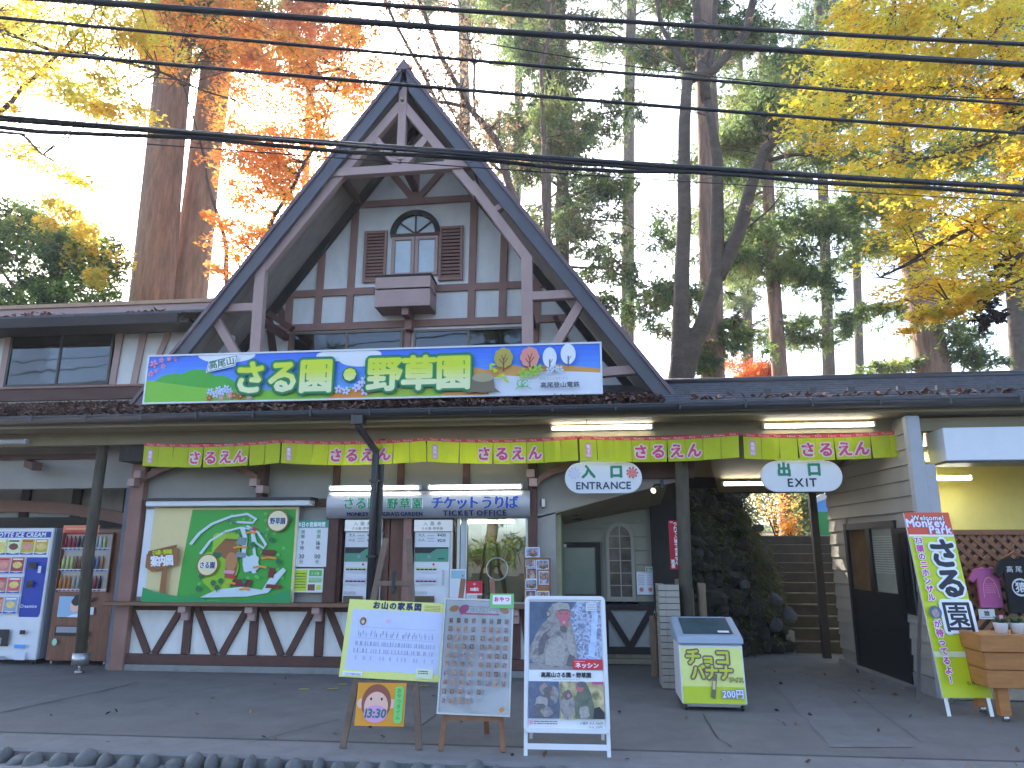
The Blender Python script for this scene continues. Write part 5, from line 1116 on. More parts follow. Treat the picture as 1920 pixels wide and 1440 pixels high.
# easel 2: portrait profile board
E2 = (atz(825, 1407) + atz(945, 1411)) / 2
e2 = thing('easel', 'brown wooden easel carrying the tall white profile board', 'easel', E2, (0, 0, 0.02)); f = leanmap(0, 0, 0, R(10))
for sx in (-1, 1): b = MB(); b.bar(f(sx * .24, 0, 0), f(sx * .12, 1.28, 0), .04, .028); b.build('leg', M['easelwood2'], e2, bevel=.003)
b = MB(); b.bar(f(.02, 1.15, -.02), (0.05, .55, 0), .04, .028); b.build('leg', M['easelwood2'], e2); b = MB(); leanbox(b, f, -.22, .22, .21, .245, .0, .02); b.build('shelf', M['easelwood2'], e2)
pb = thing('profile_board', 'tall white framed board with rows of small monkey portraits under plastic film', 'board', E2, (0, R(1.2), .02)); f = leanmap(0, 0, -.03, R(10)); U0, U1, V0, V1 = -.285, .285, .255, 1.12
b = MB(); leanbox(b, f, U0, U1, V0, V1, -.012, .0); b.build('board', M['white'], pb)
b = MB(); 
for u0, u1, v0, v1 in ((U0, U1, V0, V0 + .014), (U0, U1, V1 - .014, V1), (U0, U0 + .014, V0 + .0141, V1 - .0141), (U1 - .014, U1, V0 + .0141, V1 - .0141)): leanbox(b, f, u0, u1, v0, v1, .001, .014)
b.build('frame', M['alu'], pb)
q = Print(f); q.rect(U0 + .014, U1 - .014, V0 + .014, V1 - .014, I('board_mist', (230, 232, 240)))
q.rect(-.15, .17, V1 - .125, V1 - .06, I('head_rose', (222, 100, 150))); q.rect(-.10, .18, V1 - .11, V1 - .065, WHT); q.text('73頭のプロフィール', .04, V1 - .10, .036, I('teal_ink', (60, 150, 165)), sx=.8)
q.ell(-.12, V1 - .08, .045, .03, MAG, 18, .5); q.ell(-.20, V1 - .08, .04, .024, I('bread_orange', (215, 140, 70)), 16, .3); q.ell(.21, V1 - .085, .04, .024, I('bread_orange', (215, 140, 70)), 16, -.3)
tn = [mat('thumb%d' % i, s2l(c), .4, var=.3, scale=60, huevar=[s2l(d)], hscale=50) for i, (c, d) in enumerate((((120, 95, 85), (180, 150, 130)), ((85, 85, 95), (165, 165, 180)), ((150, 105, 95), (200, 160, 130)), ((70, 62, 60), (140, 120, 95))))]
for r_ in range(10):
    for c_ in range(8):
        if r_ == 8 and c_ > 4 or r_ == 9 and c_ > 3: continue
        u = -.235 + c_ * .062 + (.02 if c_ > 3 else 0); v = V1 - .19 - r_ * .066; q.rect(u + .001, u + .031, v, v + .037, rr.choice(tn)); q.ell(u + .016, v + .017, .010, .013, rr.choice([tn[0], tn[3], tn[2]]), 9); q.ell(u + .016, v + .019, .006, .008, I('thumb_face', (190, 130, 115)), 7)
        q._put([(u, v - .008), (u + .03, v - .008), (u + .03, v - .006), (u, v - .006)], [(0, 1, 2, 3)], PINK)
q.w += .0006; q.ell(.23, V0 + .05, .02, .018, I('bread_orange', (215, 140, 70)), 10); q.build('print', pb)
M['film'] = glass('plastic_film', (0.99, 0.99, 0.99), 0.03, .10)
b = MB(); gx, gy = 9, 13; b.nofix = True; r5 = random.Random(4)
vsf = [f(U0 + .015 + (U1 - U0 - .03) * i / gx, V0 + .015 + (V1 - V0 - .03) * j / gy, .016 + r5.uniform(0, .006)) for j in range(gy + 1) for i in range(gx + 1)]
b.add(vsf, [(j * (gx + 1) + i, j * (gx + 1) + i + 1, (j + 1) * (gx + 1) + i + 1, (j + 1) * (gx + 1) + i) for j in range(gy) for i in range(gx)], None, True); b.build('plastic_film', M['film'], pb)
sn = thing('snack_card', 'small green-rimmed card with pink letters clipped to the corner of the profile board', 'card', E2, (0, 0, .02)); f3 = leanmap(0, 0, -.055, R(10)); u0, u1, v0, v1 = .115, .31, 1.05, 1.165
b = MB(); leanbox(b, f3, u0, u1, v0, v1, -.003, .0); b.build('card', M['white'], sn); q = Print(f3); q.rect(u0, u1, v0, v1, I('snack_green', (125, 195, 115))); q.rect(u0 + .022, u1 - .022, v0 + .03, v1 - .012, WHT); q.text('おやつ', (u0 + u1) / 2, v0 + .055, .04, I('snack_pink', (225, 60, 120)), bold=.002, gap=.1); q.build('print', sn)
# poster stand
E3 = (atz(985, 1417) + atz(1143, 1421)) / 2; ap = thing('poster_stand', 'white aluminium A-frame poster stand with three monkey photographs', 'poster stand', E3, (0, 0, .035)); lean = R(14); f = leanmap(0, 0, 0, lean)
U0, U1, V0, V1 = -.325, .325, .155, 1.16
b = MB(); q = Print(f); q.w = -.02
def rring(b, u0, u1, v0, v1, r, t, w0, w1, n=6):
    def rp(u0, u1, v0, v1, r): return [(cx + r * math.cos(R(a + 90 * i / n)), cy + r * math.sin(R(a + 90 * i / n))) for cx, cy, a in ((u1 - r, v1 - r, 0), (u0 + r, v1 - r, 90), (u0 + r, v0 + r, 180), (u1 - r, v0 + r, 270)) for i in range(n + 1)]
    o, i_ = rp(u0, u1, v0, v1, r), rp(u0 + t, u1 - t, v0 + t, v1 - t, max(r - t, .002)); m = len(o)
    vs = [f(a, c, w1) for a, c in o] + [f(a, c, w1) for a, c in i_] + [f(a, c, w0) for a, c in o] + [f(a, c, w0) for a, c in i_]
    fs = []
    for k in range(m): l = (k + 1) % m; fs += [(k, l, m + l, m + k), (m + k, m + l, 3 * m + l, 3 * m + k), (2 * m + l, 2 * m + k, 3 * m + k, 3 * m + l), (l, k, 2 * m + k, 2 * m + l)]
    b.add(vs, fs)
rring(b, U0, U1, V0, V1, .04, .032, -.012, .014); b.build('frame', M['white'], ap, bevel=.003)
b = MB(); leanbox(b, f, U0 + .025, U1 - .025, V0 + .025, V1 - .025, -.01, -.001); b.build('backing', M['white'], ap)
for sx in (-1, 1):
    b = MB(); leanbox(b, f, sx * .31 - .014, sx * .31 + .014, 0, V0 + .02, -.028, -.0125); b.build('leg', M['white'], ap)
    b = MB(); b.bar(f(sx * .29, V1 - .04, -.02), (sx * .29, .50, 0), .025, .02); b.build('leg', M['white'], ap)
b = MB(); leanbox(b, f, -.295, .295, .045, .085, -.026, -.013); b.build('cross_bar', M['white'], ap)
q = Print(f); q.w = .0; a0, a1 = U0 + .034, U1 - .034
q.rect(a0, a1, V0 + .034, V1 - .034, WHT)
ph = mat('photo_frost', s2l((122, 132, 158)), .25, var=.25, scale=50, huevar=[s2l((150, 160, 188)), s2l((188, 198, 222)), s2l((120, 130, 155))], hscale=26)
q.rect(a0 + .004, a1 - .004, .60, V1 - .042, I('photo_slate', (88, 102, 128), var=.25, scale=9)); T = V1 - .042
q.poly([(.06, .68), (a1 - .004, .68), (a1 - .004, T), (.10, T), (.02, 1.02)], ph); q.stroke([(.20, .70), (.225, .85), (.24, 1.02), (.22, T)], [.05, .045, .05, .03], mat('photo_icicle', s2l((185, 205, 235)), .25, var=.2, scale=20))
q.poly([(a0 + .004, .60), (a1 - .004, .60), (a1 - .004, .64), (.1, .665), (a0 + .004, .645)], I('photo_rock', (150, 145, 145), var=.2, scale=20))
fm0 = mat('photo_macaque', s2l((142, 134, 132)), .3, var=.25, scale=45, huevar=[s2l((160, 152, 148)), s2l((126, 118, 118))], hscale=14); fm1 = mat('photo_macaque_dark', s2l((104, 98, 100)), .3, var=.25, scale=45); fm2 = mat('photo_macaque_pale', s2l((168, 160, 155)), .3, var=.2, scale=45)
q.poly([(a0 + .006, .665), (a0 + .008, .76), (-.235, .86), (-.19, .935), (-.155, .965), (-.13, 1.0), (-.02, 1.0), (.05, .95), (.075, .86), (.09, .74), (.085, .66), (.03, .63), (-.08, .618), (-.2, .632)], fm0)
q.poly([(-.215, .70), (-.215, .79), (-.175, .87), (-.12, .905), (-.06, .90), (-.05, .875), (-.11, .86), (-.155, .80), (-.175, .72)], fm1); q.poly([(-.16, .635), (-.155, .74), (-.11, .82), (-.04, .85), (.0, .80), (-.005, .70), (-.03, .625)], fm2)
q.poly([(.015, .90), (.055, .86), (.075, .76), (.06, .70), (.03, .72), (.01, .80)], fm2); q.poly([(.0, .635), (.03, .72), (.07, .70), (.085, .65), (.04, .625)], fm1)
q.blob(-.045, 1.02, .098, .088, fm0, rr, 26, .05, 6); q.ell(-.135, 1.02, .02, .028, fm1, 12); q.ell(-.135, 1.02, .011, .017, fm2, 10); q.blob(-.03, 1.075, .07, .035, fm2, rr, 22, .08, 6)
q.poly([(-.075, 1.035), (-.04, 1.055), (.02, 1.055), (.045, 1.03), (.035, 1.0), (.022, .97), (.02, .93), (.0, .905), (-.025, .915), (-.035, .955), (-.055, .99)], I('photo_red_face', (196, 108, 116)))
q.ell(-.035, 1.022, .011, .006, fm1, 8); q.ell(.015, 1.022, .010, .006, fm1, 8); q.ell(-.01, .955, .014, .012, I('photo_muzzle', (215, 150, 150)), 10); q.stroke([(-.06, 1.04), (-.03, 1.052), (.02, 1.052), (.042, 1.035)], .009, fm1)
q.poly([(-.15, .865), (-.09, .925), (-.03, .94), (-.005, .915), (-.02, .885), (-.07, .87), (-.12, .84)], fm0); q.blob(-.015, .905, .03, .026, fm1, rr, 14, .1, 5)
q.rect(.055, a1 - .004, .605, .675, I('tag_red', (215, 40, 55))); q.text('ネッシン', .165, .618, .042, WHT, bold=.002, sx=1.1); q.lines(.065, .15, .655, .668, 1, PINK, rr, .6)
q.rect(.17, .255, T - .075, T - .01, I('label_grey', (215, 220, 228))); q.lines(.18, .25, T - .07, T - .015, 4, GRY, rr, .4)
q.text('高尾山さる園・野草園', .0, .548, .039, BLK, bold=.0016); q.text('Takaosan Monkey Park and Botanical Garden', .0, .526, .012, GRY, sx=.9)
q.rect(a0 + .004, -.055, .255, .515, I('photo_slate2', (95, 105, 128), var=.3, scale=25)); q.rect(-.045, a1 - .004, .255, .515, mat('photo_rockwall', s2l((175, 160, 115)), .3, var=.25, scale=12, huevar=[s2l((205, 190, 140)), s2l((130, 115, 80))], hscale=9))
for (u, v, a, c, m) in ((-.17, .46, .035, .04, fm0), (-.13, .43, .045, .05, fm1), (-.09, .42, .03, .06, fm0), (-.19, .36, .05, .05, fm2), (-.20, .31, .05, .05, fm1), (-.15, .30, .045, .035, fm0)): q.blob(u, v, a, c, m, rr, 18, .1, 4)
q.stroke([(-.10, .38), (-.085, .32), (-.07, .265)], .008, fm1); q.ell(-.175, .475, .012, .012, face, 8)
q.blob(.01, .34, .055, .085, fm0, rr, 20, .08, 4); q.blob(.01, .42, .035, .035, fm1, rr, 16, .1, 4); q.ell(.018, .415, .012, .014, face, 8)
q.poly([(.07, .256), (.06, .36), (.09, .46), (.08, .50), (.12, .514), (.16, .49), (.19, .43), (.21, .34), (.20, .256)], I('photo_green_grey', (105, 112, 95), var=.3, scale=20)); q.ell(.105, .475, .03, .035, I('photo_red_face', (205, 105, 115)), 14); q.ell(.12, .495, .04, .022, fm1, 14)
q.poly([(.20, .256), (.21, .33), (.25, .34), (a1 - .004, .30), (a1 - .004, .256)], I('photo_deep', (45, 48, 52))); q.blob(.135, .30, .04, .045, fm2, rr, 16, .1, 4); q.rect(.2, a1 - .004, .498, .515, MAG)
q.lines(a0 + .045, a0 + .22, .212, .24, 2, BLK, rr, .35); q.rect(a0 + .01, a0 + .035, .214, .24, PINK); q.text('入園料 大人 430円', .185, .218, .021, BLK); q.text('小人 210円', .215, .192, .021, BLK)
q.build('print', ap)
# ---- ice cream freezer
FZx0, FZx1 = atz(1280, 1333).x, atz(1405, 1338).x; FY = 7.42; fw = FZx1 - FZx0; fxc = (FZx0 + FZx1) / 2
fr = thing('ice_cream_freezer', 'small chest freezer with a lime yellow chocolate banana poster on its front', 'freezer', (fxc, FY, 0)); GREYB = mat('freezer_blue_grey', (0.30, 0.36, 0.44), .4, var=.05)
x0, x1 = FZx0, FZx1; ztop, zlid = at(1275, 1196, FY + .06).z, at(1330, 1168, FY + .42).z
b = MB(); b.hexa([(x0, FY, .06), (x1, FY, .06), (x1, FY + .07, ztop - .06), (x0, FY + .07, ztop - .06), (x0, FY + .55, .06), (x1, FY + .55, .06), (x1, FY + .55, ztop - .06), (x0, FY + .55, ztop - .06)]); b.build('body', M['whitem'], fr, bevel=.012)
b = MB(); b.hexa([(x0 - .015, FY + .035, ztop - .055), (x1 + .015, FY + .035, ztop - .055), (x1 + .015, FY + .08, ztop + .01), (x0 - .015, FY + .08, ztop + .01), (x0 - .015, FY + .6, ztop - .055), (x1 + .015, FY + .6, ztop - .055), (x1 + .015, FY + .6, zlid + .05), (x0 - .015, FY + .6, zlid + .05)]); b.build('lid_frame', GREYB, fr, bevel=.015)
def lid(u, v, w): return (x0 + u * fw, FY + .08 + v * .52 - w * .2, ztop + .01 + (zlid + .04 - ztop) * v + w)
b = MB(); b.nofix = True; b.add([lid(.1, .12, .004), lid(.9, .12, .004), lid(.9, .9, .004), lid(.1, .9, .004)], [(0, 1, 2, 3)]); b.build('glass_lid', mat('lid_glass', (.06, .10, .11), .08, var=.2), fr)
b = MB(); b.nofix = True; b.add([lid(.66, .15, .012), lid(.84, .15, .012), lid(.84, .24, .012), lid(.66, .24, .012)], [(0, 1, 2, 3)]); b.build('lid_handle', M['white'], fr)
b = MB(); b.box(x0 + .03, x1 - .03, FY + .06, FY + .5, .03, .058); b.build('base_rail', M['alu'], fr)
for xx in (x0 + .04, x1 - .04):
    for yy in (FY + .05, FY + .48): b = MB(); b.tube([(xx - .012, yy, .025), (xx + .012, yy, .025)], .025, 12); b.build('caster', M['black'], fr)
fh = ztop - .09 - .07; fl = math.atan2(.07, ztop - .12)
q = Print(lambda u, v, w: (x0 + u, FY + .07 * (v + .01) / (ztop - .12) - w, .07 + v)); H_ = fh; Wd = fw
q.rect(0.012, Wd - .012, 0, H_, I('poster_lemon', (232, 238, 140))); q.rect(.012, Wd - .012, 0, H_ * .30, I('poster_lime', (200, 215, 40)))
OUT, YL = I('outline_plum', (120, 85, 95)), I('letter_lime', (205, 215, 50))
for i, s in enumerate('チョコ'): q.text(s, .13 + i * .14, H_ * .70 + (.01 if i != 1 else -.01), .15 if i != 1 else .13, YL, bold=.006, halo=(.02, OUT))
for i, s in enumerate('バナナ'): q.text(s, .17 + i * .13, H_ * .455, .14, YL, bold=.006, halo=(.019, OUT))
q.text('アイス', Wd - .085, H_ * .40, .045, YL, bold=.001, halo=(.006, OUT)); q.text('200円', Wd - .13, H_ * .12, .085, WHT, bold=.002, halo=(.008, I('price_blue', (120, 125, 190))), sx=.9)
q.poly([(.27, .06), (.31, .045), (.345, .26), (.31, .275)], I('stick_grey', (115, 110, 80))); q.poly([(.29, .13), (.315, .125), (.325, .2), (.30, .205)], TAN)
q.build('poster', fr)

# ---- tall vertical banner sign at the right
BB = (atz(1779, 1342) + atz(1868, 1347)) / 2; bn = thing('tall_banner_sign', 'tall lime yellow upright sign with orange top and huge black letters beside the shop', 'sign', BB, (0, 0, 0.08))
top = at(1750, 961, BB.y + .33); lean = math.atan2(.33, top.z); f = leanmap(-.225, 0, 0, lean); BW = .45; BH0 = .16; BH1 = top.z / math.cos(lean)
b = MB(); leanbox(b, f, 0, BW, BH0, BH1, -.02, .0); b.build('panel', M['white'], bn)
for u in (.03, BW - .03): b = MB(); leanbox(b, f, u - .018, u + .018, 0, BH0 + .3, -.035, -.0205); b.build('leg', M['alu'], bn); 
for u in (.06, BW - .06): b = MB(); b.bar(f(u, BH1 * .7, -.03), Vector(f(u, 0, 0)) + Vector((0, .62, 0)), .03, .02); b.build('leg', M['alu'], bn)
q = Print(f); L0 = BH1 - BH0; vv = lambda py: BH1 - L0 * (py - 961) / (1309 - 961)
q.rect(0, BW, BH0, BH1, I('banner_lime', (205, 218, 30))); q.rect(0, BW, vv(1006), BH1, I('banner_orange', (222, 82, 48))); q.rect(0, BW, vv(1010), vv(1006), WHT); q.rect(0, BW, vv(1238), vv(1228), I('banner_pale', (222, 232, 190)))
q.text('Welcome!', BW * .5, vv(977), .072, I('banner_cream', (250, 240, 230)), bold=.002, halo=(.007, NAVY)); q.text('Monkey', BW * .43, vv(990.5), .115, WHT, bold=.003, halo=(.008, I('banner_violet', (170, 130, 190)))); q.text('Park', BW * .72, vv(1004), .11, WHT, bold=.003, halo=(.008, I('banner_violet', (170, 130, 190))))
BK = I('banner_black', (22, 22, 38))
for s, p, e in (('さ', 1066, .30), ('る', 1124, .30), ('園', 1187, .30)): q.text(s, BW * .665, vv(p), e, BK, bold=.013 if s != '園' else .0045, halo=(.034, WHT))
vt = '73頭のニホンザル'; y = 1019
q.text('73', .075, vv(1024), .075, I('banner_magenta', (205, 50, 150)), bold=.002, halo=(.010, WHT))
for i, s in enumerate('頭のニホンザル'): q.text(s, .075, vv(1040 + i * 15.8), .072, I('banner_magenta', (205, 50, 150)), bold=.003, halo=(.010, WHT))
q.ell(.08, vv(1157), .06, .06, I('photo_slate', (88, 102, 128)), 24); q.blob(.08, vv(1159), .035, .042, fm0, rr, 16, .08, 4); q.ell(.08, vv(1156), .014, .017, face, 10)
for i, s in enumerate('が待ってるよ！'): q.text(s, .075, vv(1184 + i * 16.5), .072, I('banner_magenta', (205, 50, 150)), bold=.003, halo=(.010, WHT))
q.text('もみじまる', BW * .70, vv(1287), .042, BLK); q.build('print', bn)
# ---- planter box, pots, shirts in front of the shop
PL = atz(1880, 1352); px0 = at(1836, 1200, 7.25).x; pzt = at(1860, 1188, 7.25).z
pl = thing('wooden_planter', 'orange wooden planter box on legs at the right edge of the shop front', 'planter', (px0 + .4, 7.25, 0))
for i in range(3):
    zt = pzt - .0 - i * .155; b = MB(); b.box(px0 - .03 * (i == 0), px0 + 1.3, 7.2 - .03 * (i == 0), 7.245, zt - .15, zt); b.build('board', M['orangewood'], pl, bevel=.006)
    b = MB(); b.box(px0 - .02 * (i == 0), px0 + .045, 7.246, 7.75, zt - .15, zt); b.build('side_board', M['orangewood'], pl, bevel=.006)
b = MB(); b.box(px0 + .0, px0 + 1.3, 7.246, 7.75, pzt - .03, pzt - .02); b.build('top_board', M['orangewood'], pl)
for xx in (px0 + .10, px0 + 1.1):
    for yy in (7.26, 7.65): b = MB(); b.box(xx, xx + .09, yy, yy + .07, 0.05, pzt - .46); b.build('leg', M['orangewood'], pl); b = MB(); b.tube([(xx + .03, yy + .03, .03), (xx + .07, yy + .03, .03)], .03, 10); b.build('caster', M['steel'], pl)
LEAFG = mat('pot_leaf', (0.08, 0.15, 0.05), .6, var=.3, scale=20, trans=.25)
for i, (px, lab) in enumerate(((1879, 'small white pot with a green plant and a pink tag, first on the planter'), (1909, 'small white pot on the planter nearest the right edge of the photo'))):
    c = at(px, 1190, 7.4); c.z = pzt - .02; r = .06; t_ = thing('flower_pot', lab, 'flower pot', c, group='pots on the planter')
    b = MB(); b.tube([c, c + Vector((0, 0, .09)), c + Vector((0, 0, .10))], [r * .8, r, r * 1.08], 16); b.build('pot', M['whitem'], t_)
    b = MB(); b.nofix = True
    for k in range(70):
        a = rng.uniform(0, 6.28); l = rng.uniform(.03, .09); p = c + Vector((math.cos(a) * r * .5 * rng.random(), math.sin(a) * r * .5 * rng.random(), .10)); d = Vector((math.cos(a) * .7, math.sin(a) * .7, rng.uniform(.1, 1))).normalized() * l; s_ = d.cross(Vector((0, 0, 1))).normalized() * .012
        b.add([p, p + d * .5 + s_, p + d, p + d * .5 - s_], [(0, 1, 2, 3)])
    b.build('leaves', LEAFG, t_)
    if i == 0: b = MB(); b.box(c.x + .0, c.x + .03, c.y, c.y + .004, c.z + .1, c.z + .17); b.build('tag', PINK, t_)
def tshirt(px, py0, py1, Y, m, label, w, pr_=None, sleeve=True):
    c = at(px, py0, Y); e = at(px, py1, Y); h = c.z - e.z; t_ = thing('t_shirt', label, 't-shirt', (c.x, Y, c.z))
    prof = [(-.16, 0), (-.5, -.08), (-.72, -.32), (-.55, -.40), (-.42, -.30), (-.42, -1), (.42, -1), (.42, -.30), (.55, -.40), (.72, -.32), (.5, -.08), (.16, 0), (.08, -.05), (-.08, -.05)]
    b = MB(); P = [(c.x + a * w, c.z + z * h) for a, z in prof]
    n = len(P); vs = [(x, Y - .025 + .02 * abs((x - c.x) / w), z) for x, z in P] + [(x, Y + .025, z) for x, z in P]
    b.add(vs, [tuple(range(n)), tuple(range(2 * n - 1, n - 1, -1))] + [(i, i + n, (i + 1) % n + n, (i + 1) % n) for i in range(n)]); b.build('cloth', m, t_, bevel=.008)
    b = MB(); b.tube([(c.x - .35 * w, Y, c.z - .05 * h), (c.x, Y, c.z + .05), (c.x + .35 * w, Y, c.z - .05 * h)], .012, 6); b.tube([(c.x, Y, c.z + .04), (c.x, Y, c.z + .10), (c.x + .03, Y + .02, c.z + .13), (c.x, Y + .04, c.z + .12)], .006, 6); b.build('hanger', M['lattice'], t_)
    if pr_: q = Print(lambda u, v, w_: (c.x + u * w, Y - .027 - w_, c.z + v * h)); pr_(q, h / w); q.build('print', t_)
def ts1(q, s): q.stroke([(-.25, -.75), (-.24, -.45), (-.12, -.30), (.0, -.26), (.14, -.32), (.26, -.5), (.30, -.75)], .03, PINK); q.lines(-.18, .2, -.65, -.4, 6, PINK, rr, .3)
def ts2(q, s):
    q.text('高', -.25, -.28, .12 / 1, WHT, sx=s); q.text('尾', .02, -.28, .12, WHT, sx=s)
    q.stroke([(.0 + .25 * math.cos(a), -.55 + .25 / s * math.sin(a)) for a in [R(20 + 300 * i / 24) for i in range(25)]], .035, PALE); q.text('猿', 0, -.62, .19, WHT, sx=s, bold=.004)
YS = 9.2
tshirt(1848, 1062, 1140, YS, mat('pink_cloth', (0.52, 0.13, 0.34), .85, var=.08, bump=.2), 'pink t-shirt with a pale mountain print on the lattice screen', .30, ts1)
tshirt(1902, 1042, 1150, YS - .1, mat('black_cloth', (0.018, 0.018, 0.02), .9, var=.1, bump=.2), 'black t-shirt with a white ring emblem on the lattice screen', .36, ts2)
def dr7(q, s): q.text('猿', .5, .35, .55, BLK, sx=s, bold=.01); q.lines(.1, .9, .1, .25, 1, GRY, rr, .5)
card('price_card', 'small white card with one dark letter below the pink t-shirt', 'price card', 1834, 1142, 1867, 1161, YS - .03, M['white'], dr7)
# ---- low clad pier and wooden posts by the log post
pc = atz(1262, 1293); pz = at(1255, 1095, pc.y).z
pi2 = thing('clad_pier', 'low cream pier of narrow stacked boards between the entrance gate and the freezer', 'pier', (pc.x, pc.y, 0)); pcx = pc.x
b = MB(); b.box(pcx - .09, pcx + .11, pc.y + .02, pc.y + .36, 0, pz - .01); b.build('core', M['timber_blk'], pi2)
nb = 16
for i in range(nb):
    z0 = .01 + (pz - .01) * i / nb; z1 = z0 + (pz - .01) / nb - .008; b = MB(); b.box(pcx - .03, pcx + .12, pc.y, pc.y + .018, z0, z1); b.build('front_board', M['siding'], pi2); b = MB(); b.box(pcx - .11, pcx - .032, pc.y + .004, pc.y + .37, z0, z1); b.build('side_board', M['siding'], pi2)
gt = atz(1228, 1290); 
for (px, lab, wd, py, pyb) in ((1315, 'pale weathered upright post behind the freezer', .09, 1093, 1215), (1294, 'short dark weathered post between the log post and the pale post', .07, 1102, 1215), (1270, 'slim weathered post just left of the log post', .06, 1085, 1215)):
    c = at(px, py, 9.0); t_ = thing('wooden_post', lab, 'post', (c.x, 9.0, 0)); b = MB(); b.box(c.x - wd / 2, c.x + wd / 2, 8.98, 8.98 + wd, 0, c.z); b.build('shaft', M['postwood'], t_, bevel=.01); b = MB(); b.box(c.x - wd * .2, c.x + wd * .2, 8.965, 8.979, c.z * .4, c.z - .04); b.build('batten', M['postwood'], t_)
c = at(1224, 1160, 9.3); gz = at(1224, 1147, 9.3).z
gp = thing('gate_post', 'brown gate post with a wire hook at the right side of the entrance', 'post', (c.x + .05, 9.3, 0)); b = MB(); b.box(c.x + .03, c.x + .12, 9.26, 9.36, 0, gz); b.build('shaft', M['timber_dk'], gp, bevel=.006); b = MB(); b.box(c.x - .04, c.x + .028, 9.30, 9.34, 0, gz - .05); b.build('gate_edge', M['postwood'], gp)
b = MB(); b.tube([(c.x + .0, 9.25, gz - .06), (c.x + .02, 9.24, gz + .02), (c.x + .04, 9.25, gz - .06)], .006, 6); b.build('hook', M['steel'], gp)

# ================================================================== VENDING MACHINES
VY = 9.3
vx1 = at(101, 995, VY).x; vx0 = vx1 - 1.14; vz = at(50, 990, VY).z
vm = thing('ice_cream_vending_machine', 'white and blue ice cream vending machine cut by the left edge of the photo', 'vending machine', (vx0, VY, 0))
b = MB(); b.box(vx0, vx1, VY + .04, VY + .75, .06, vz); b.build('cabinet', mat('cab_grey', (.36, .40, .46), .4, var=.05), vm, bevel=.015)
b = MB(); b.box(vx0, vx1, VY, VY + .038, .06, vz); dd_ = b.build('door', M['whitem'], vm, bevel=.012)
for xx in (vx0 + .08, vx1 - .08): b = MB(); b.tube([(xx, VY + .08, 0), (xx, VY + .08, .06)], .02, 8); b.build('foot', M['black'], vm)
q = Print(lambda u, v, w: (vx1 - .0 + u, VY - w, v)); Zv = lambda py: at(60, py, VY).z; BL = I('cab_blue', (25, 60, 165))
q.rect(-1.12, -.03, Zv(1008), Zv(997), BL); q.text('LOTTE ICE CREAM', -.11, Zv(1006.5), .085, WHT, bold=.003, align='R', slant=.15)
q.poly([(-.335, Zv(1045)), (-.03, Zv(1045)), (-.03, Zv(1150)), (-.05, Zv(1157)), (-.335, Zv(1157))], BL); q.text('Cuteice' if False else 'Cool ice', -.18, Zv(1140), .07, WHT, slant=.2) if False else None
for rw, (zt, zb) in enumerate(((1011, 1036), (1045, 1071), (1082, 1108), (1119, 1146))):
    q.rect(-1.12, -.035 if rw == 0 else -.345, Zv(zb + 5), Zv(zt - 2), I('lit_panel', (232, 240, 235)) if rw == 0 else PALE)
    for k in range(5):
        u1 = (-.055 if rw == 0 else -.36) - k * .205
        if u1 - .19 < -1.12: continue
        cc = [(205, 175, 60), (205, 175, 60), (225, 232, 190), (230, 225, 120), (205, 180, 70)][k] if rw == 0 else [[(165, 60, 45), (220, 130, 120), (200, 60, 60)], [(205, 90, 95), (190, 120, 110), (150, 50, 60)], [(150, 165, 190), (215, 150, 120), (190, 190, 200)]][rw - 1][k % 3]
        q.rect(u1 - .19, u1, Zv(zb), Zv(zt), I('pack%d%d' % (rw, k), cc, var=.25, scale=25)); q.ell(u1 - .095, (Zv(zb) + Zv(zt)) / 2 - .01, .07, .045, I('cone%d' % (k % 3), [(230, 205, 120), (225, 150, 140), (120, 70, 50)][k % 3], var=.2, scale=30), 14)
        q.rect(u1 - .17, u1 - .02, Zv(zt) - .035, Zv(zt) - .015, [WHT, RED, NAVY][k % 3]); q.poly([(u1 - .19, Zv(zb) - .028), (u1, Zv(zb) - .028), (u1, Zv(zb) - .004), (u1 - .095, Zv(zb) - .018), (u1 - .19, Zv(zb) - .004)], BL)
q.rrect(-.27, -.16, Zv(1066), Zv(1054), .01, BLK); q.rect(-.12, -.075, Zv(1074), Zv(1061), PALE); q.rrect(-.26, -.17, Zv(1101), Zv(1088), .01, BLK); q.text('Creamice', -.185, Zv(1139), .06, WHT, slant=.2, bold=.001)
q.rect(-.93, -.40, Zv(1209), Zv(1180), BLK); q.rect(-.93, -.50, Zv(1209), Zv(1196), GRY); q.rect(-.25, -.17, Zv(1189), Zv(1181), BLK); q.rect(-.30, -.14, Zv(1215), Zv(1208), SKY); q.rect(-.9, -.40, Zv(1237), Zv(1230), GRY); q.rect(-.27, -.12, Zv(1237), Zv(1222), PALE)
q.build('front_print', vm)
b = MB(); b.box(vx1 - .92, vx1 - .42, VY - .02, VY - .003, Zv(1209) - .02, Zv(1209)); b.build('tray_lip', M['black'], vm)
# brown drinks machine
bx0, bx1 = at(119, 992, VY).x, at(228, 992, VY).x; wood = mat('wood_film', (0.19, 0.072, 0.038), .45, var=.3, scale=5, stretch=(6, 1, .6), bump=.02)
dm = thing('drinks_vending_machine', 'brown wood-look drinks vending machine behind the slanting log post', 'vending machine', (bx0, VY, 0)); bz = at(170, 992, VY).z
b = MB(); b.box(bx0, bx1, VY + .03, VY + .75, .06, bz - .01); b.build('cabinet', mat('cab_dark', (.12, .055, .045), .5, var=.1), dm)
b = MB(); b.box(bx0, bx1, VY, VY + .029, .06, bz); b.build('door', wood, dm, bevel=.006)
for xx in (bx0 + .05, bx1 - .05): b = MB(); b.tube([(xx, VY + .06, 0), (xx, VY + .06, .06)], .02, 8); b.build('foot', M['alu'], dm)
w = bx1 - bx0; q = Print(lambda u, v, w_: (bx0 + u, VY - w_, v)); Zb = lambda py: at(150, py, VY).z
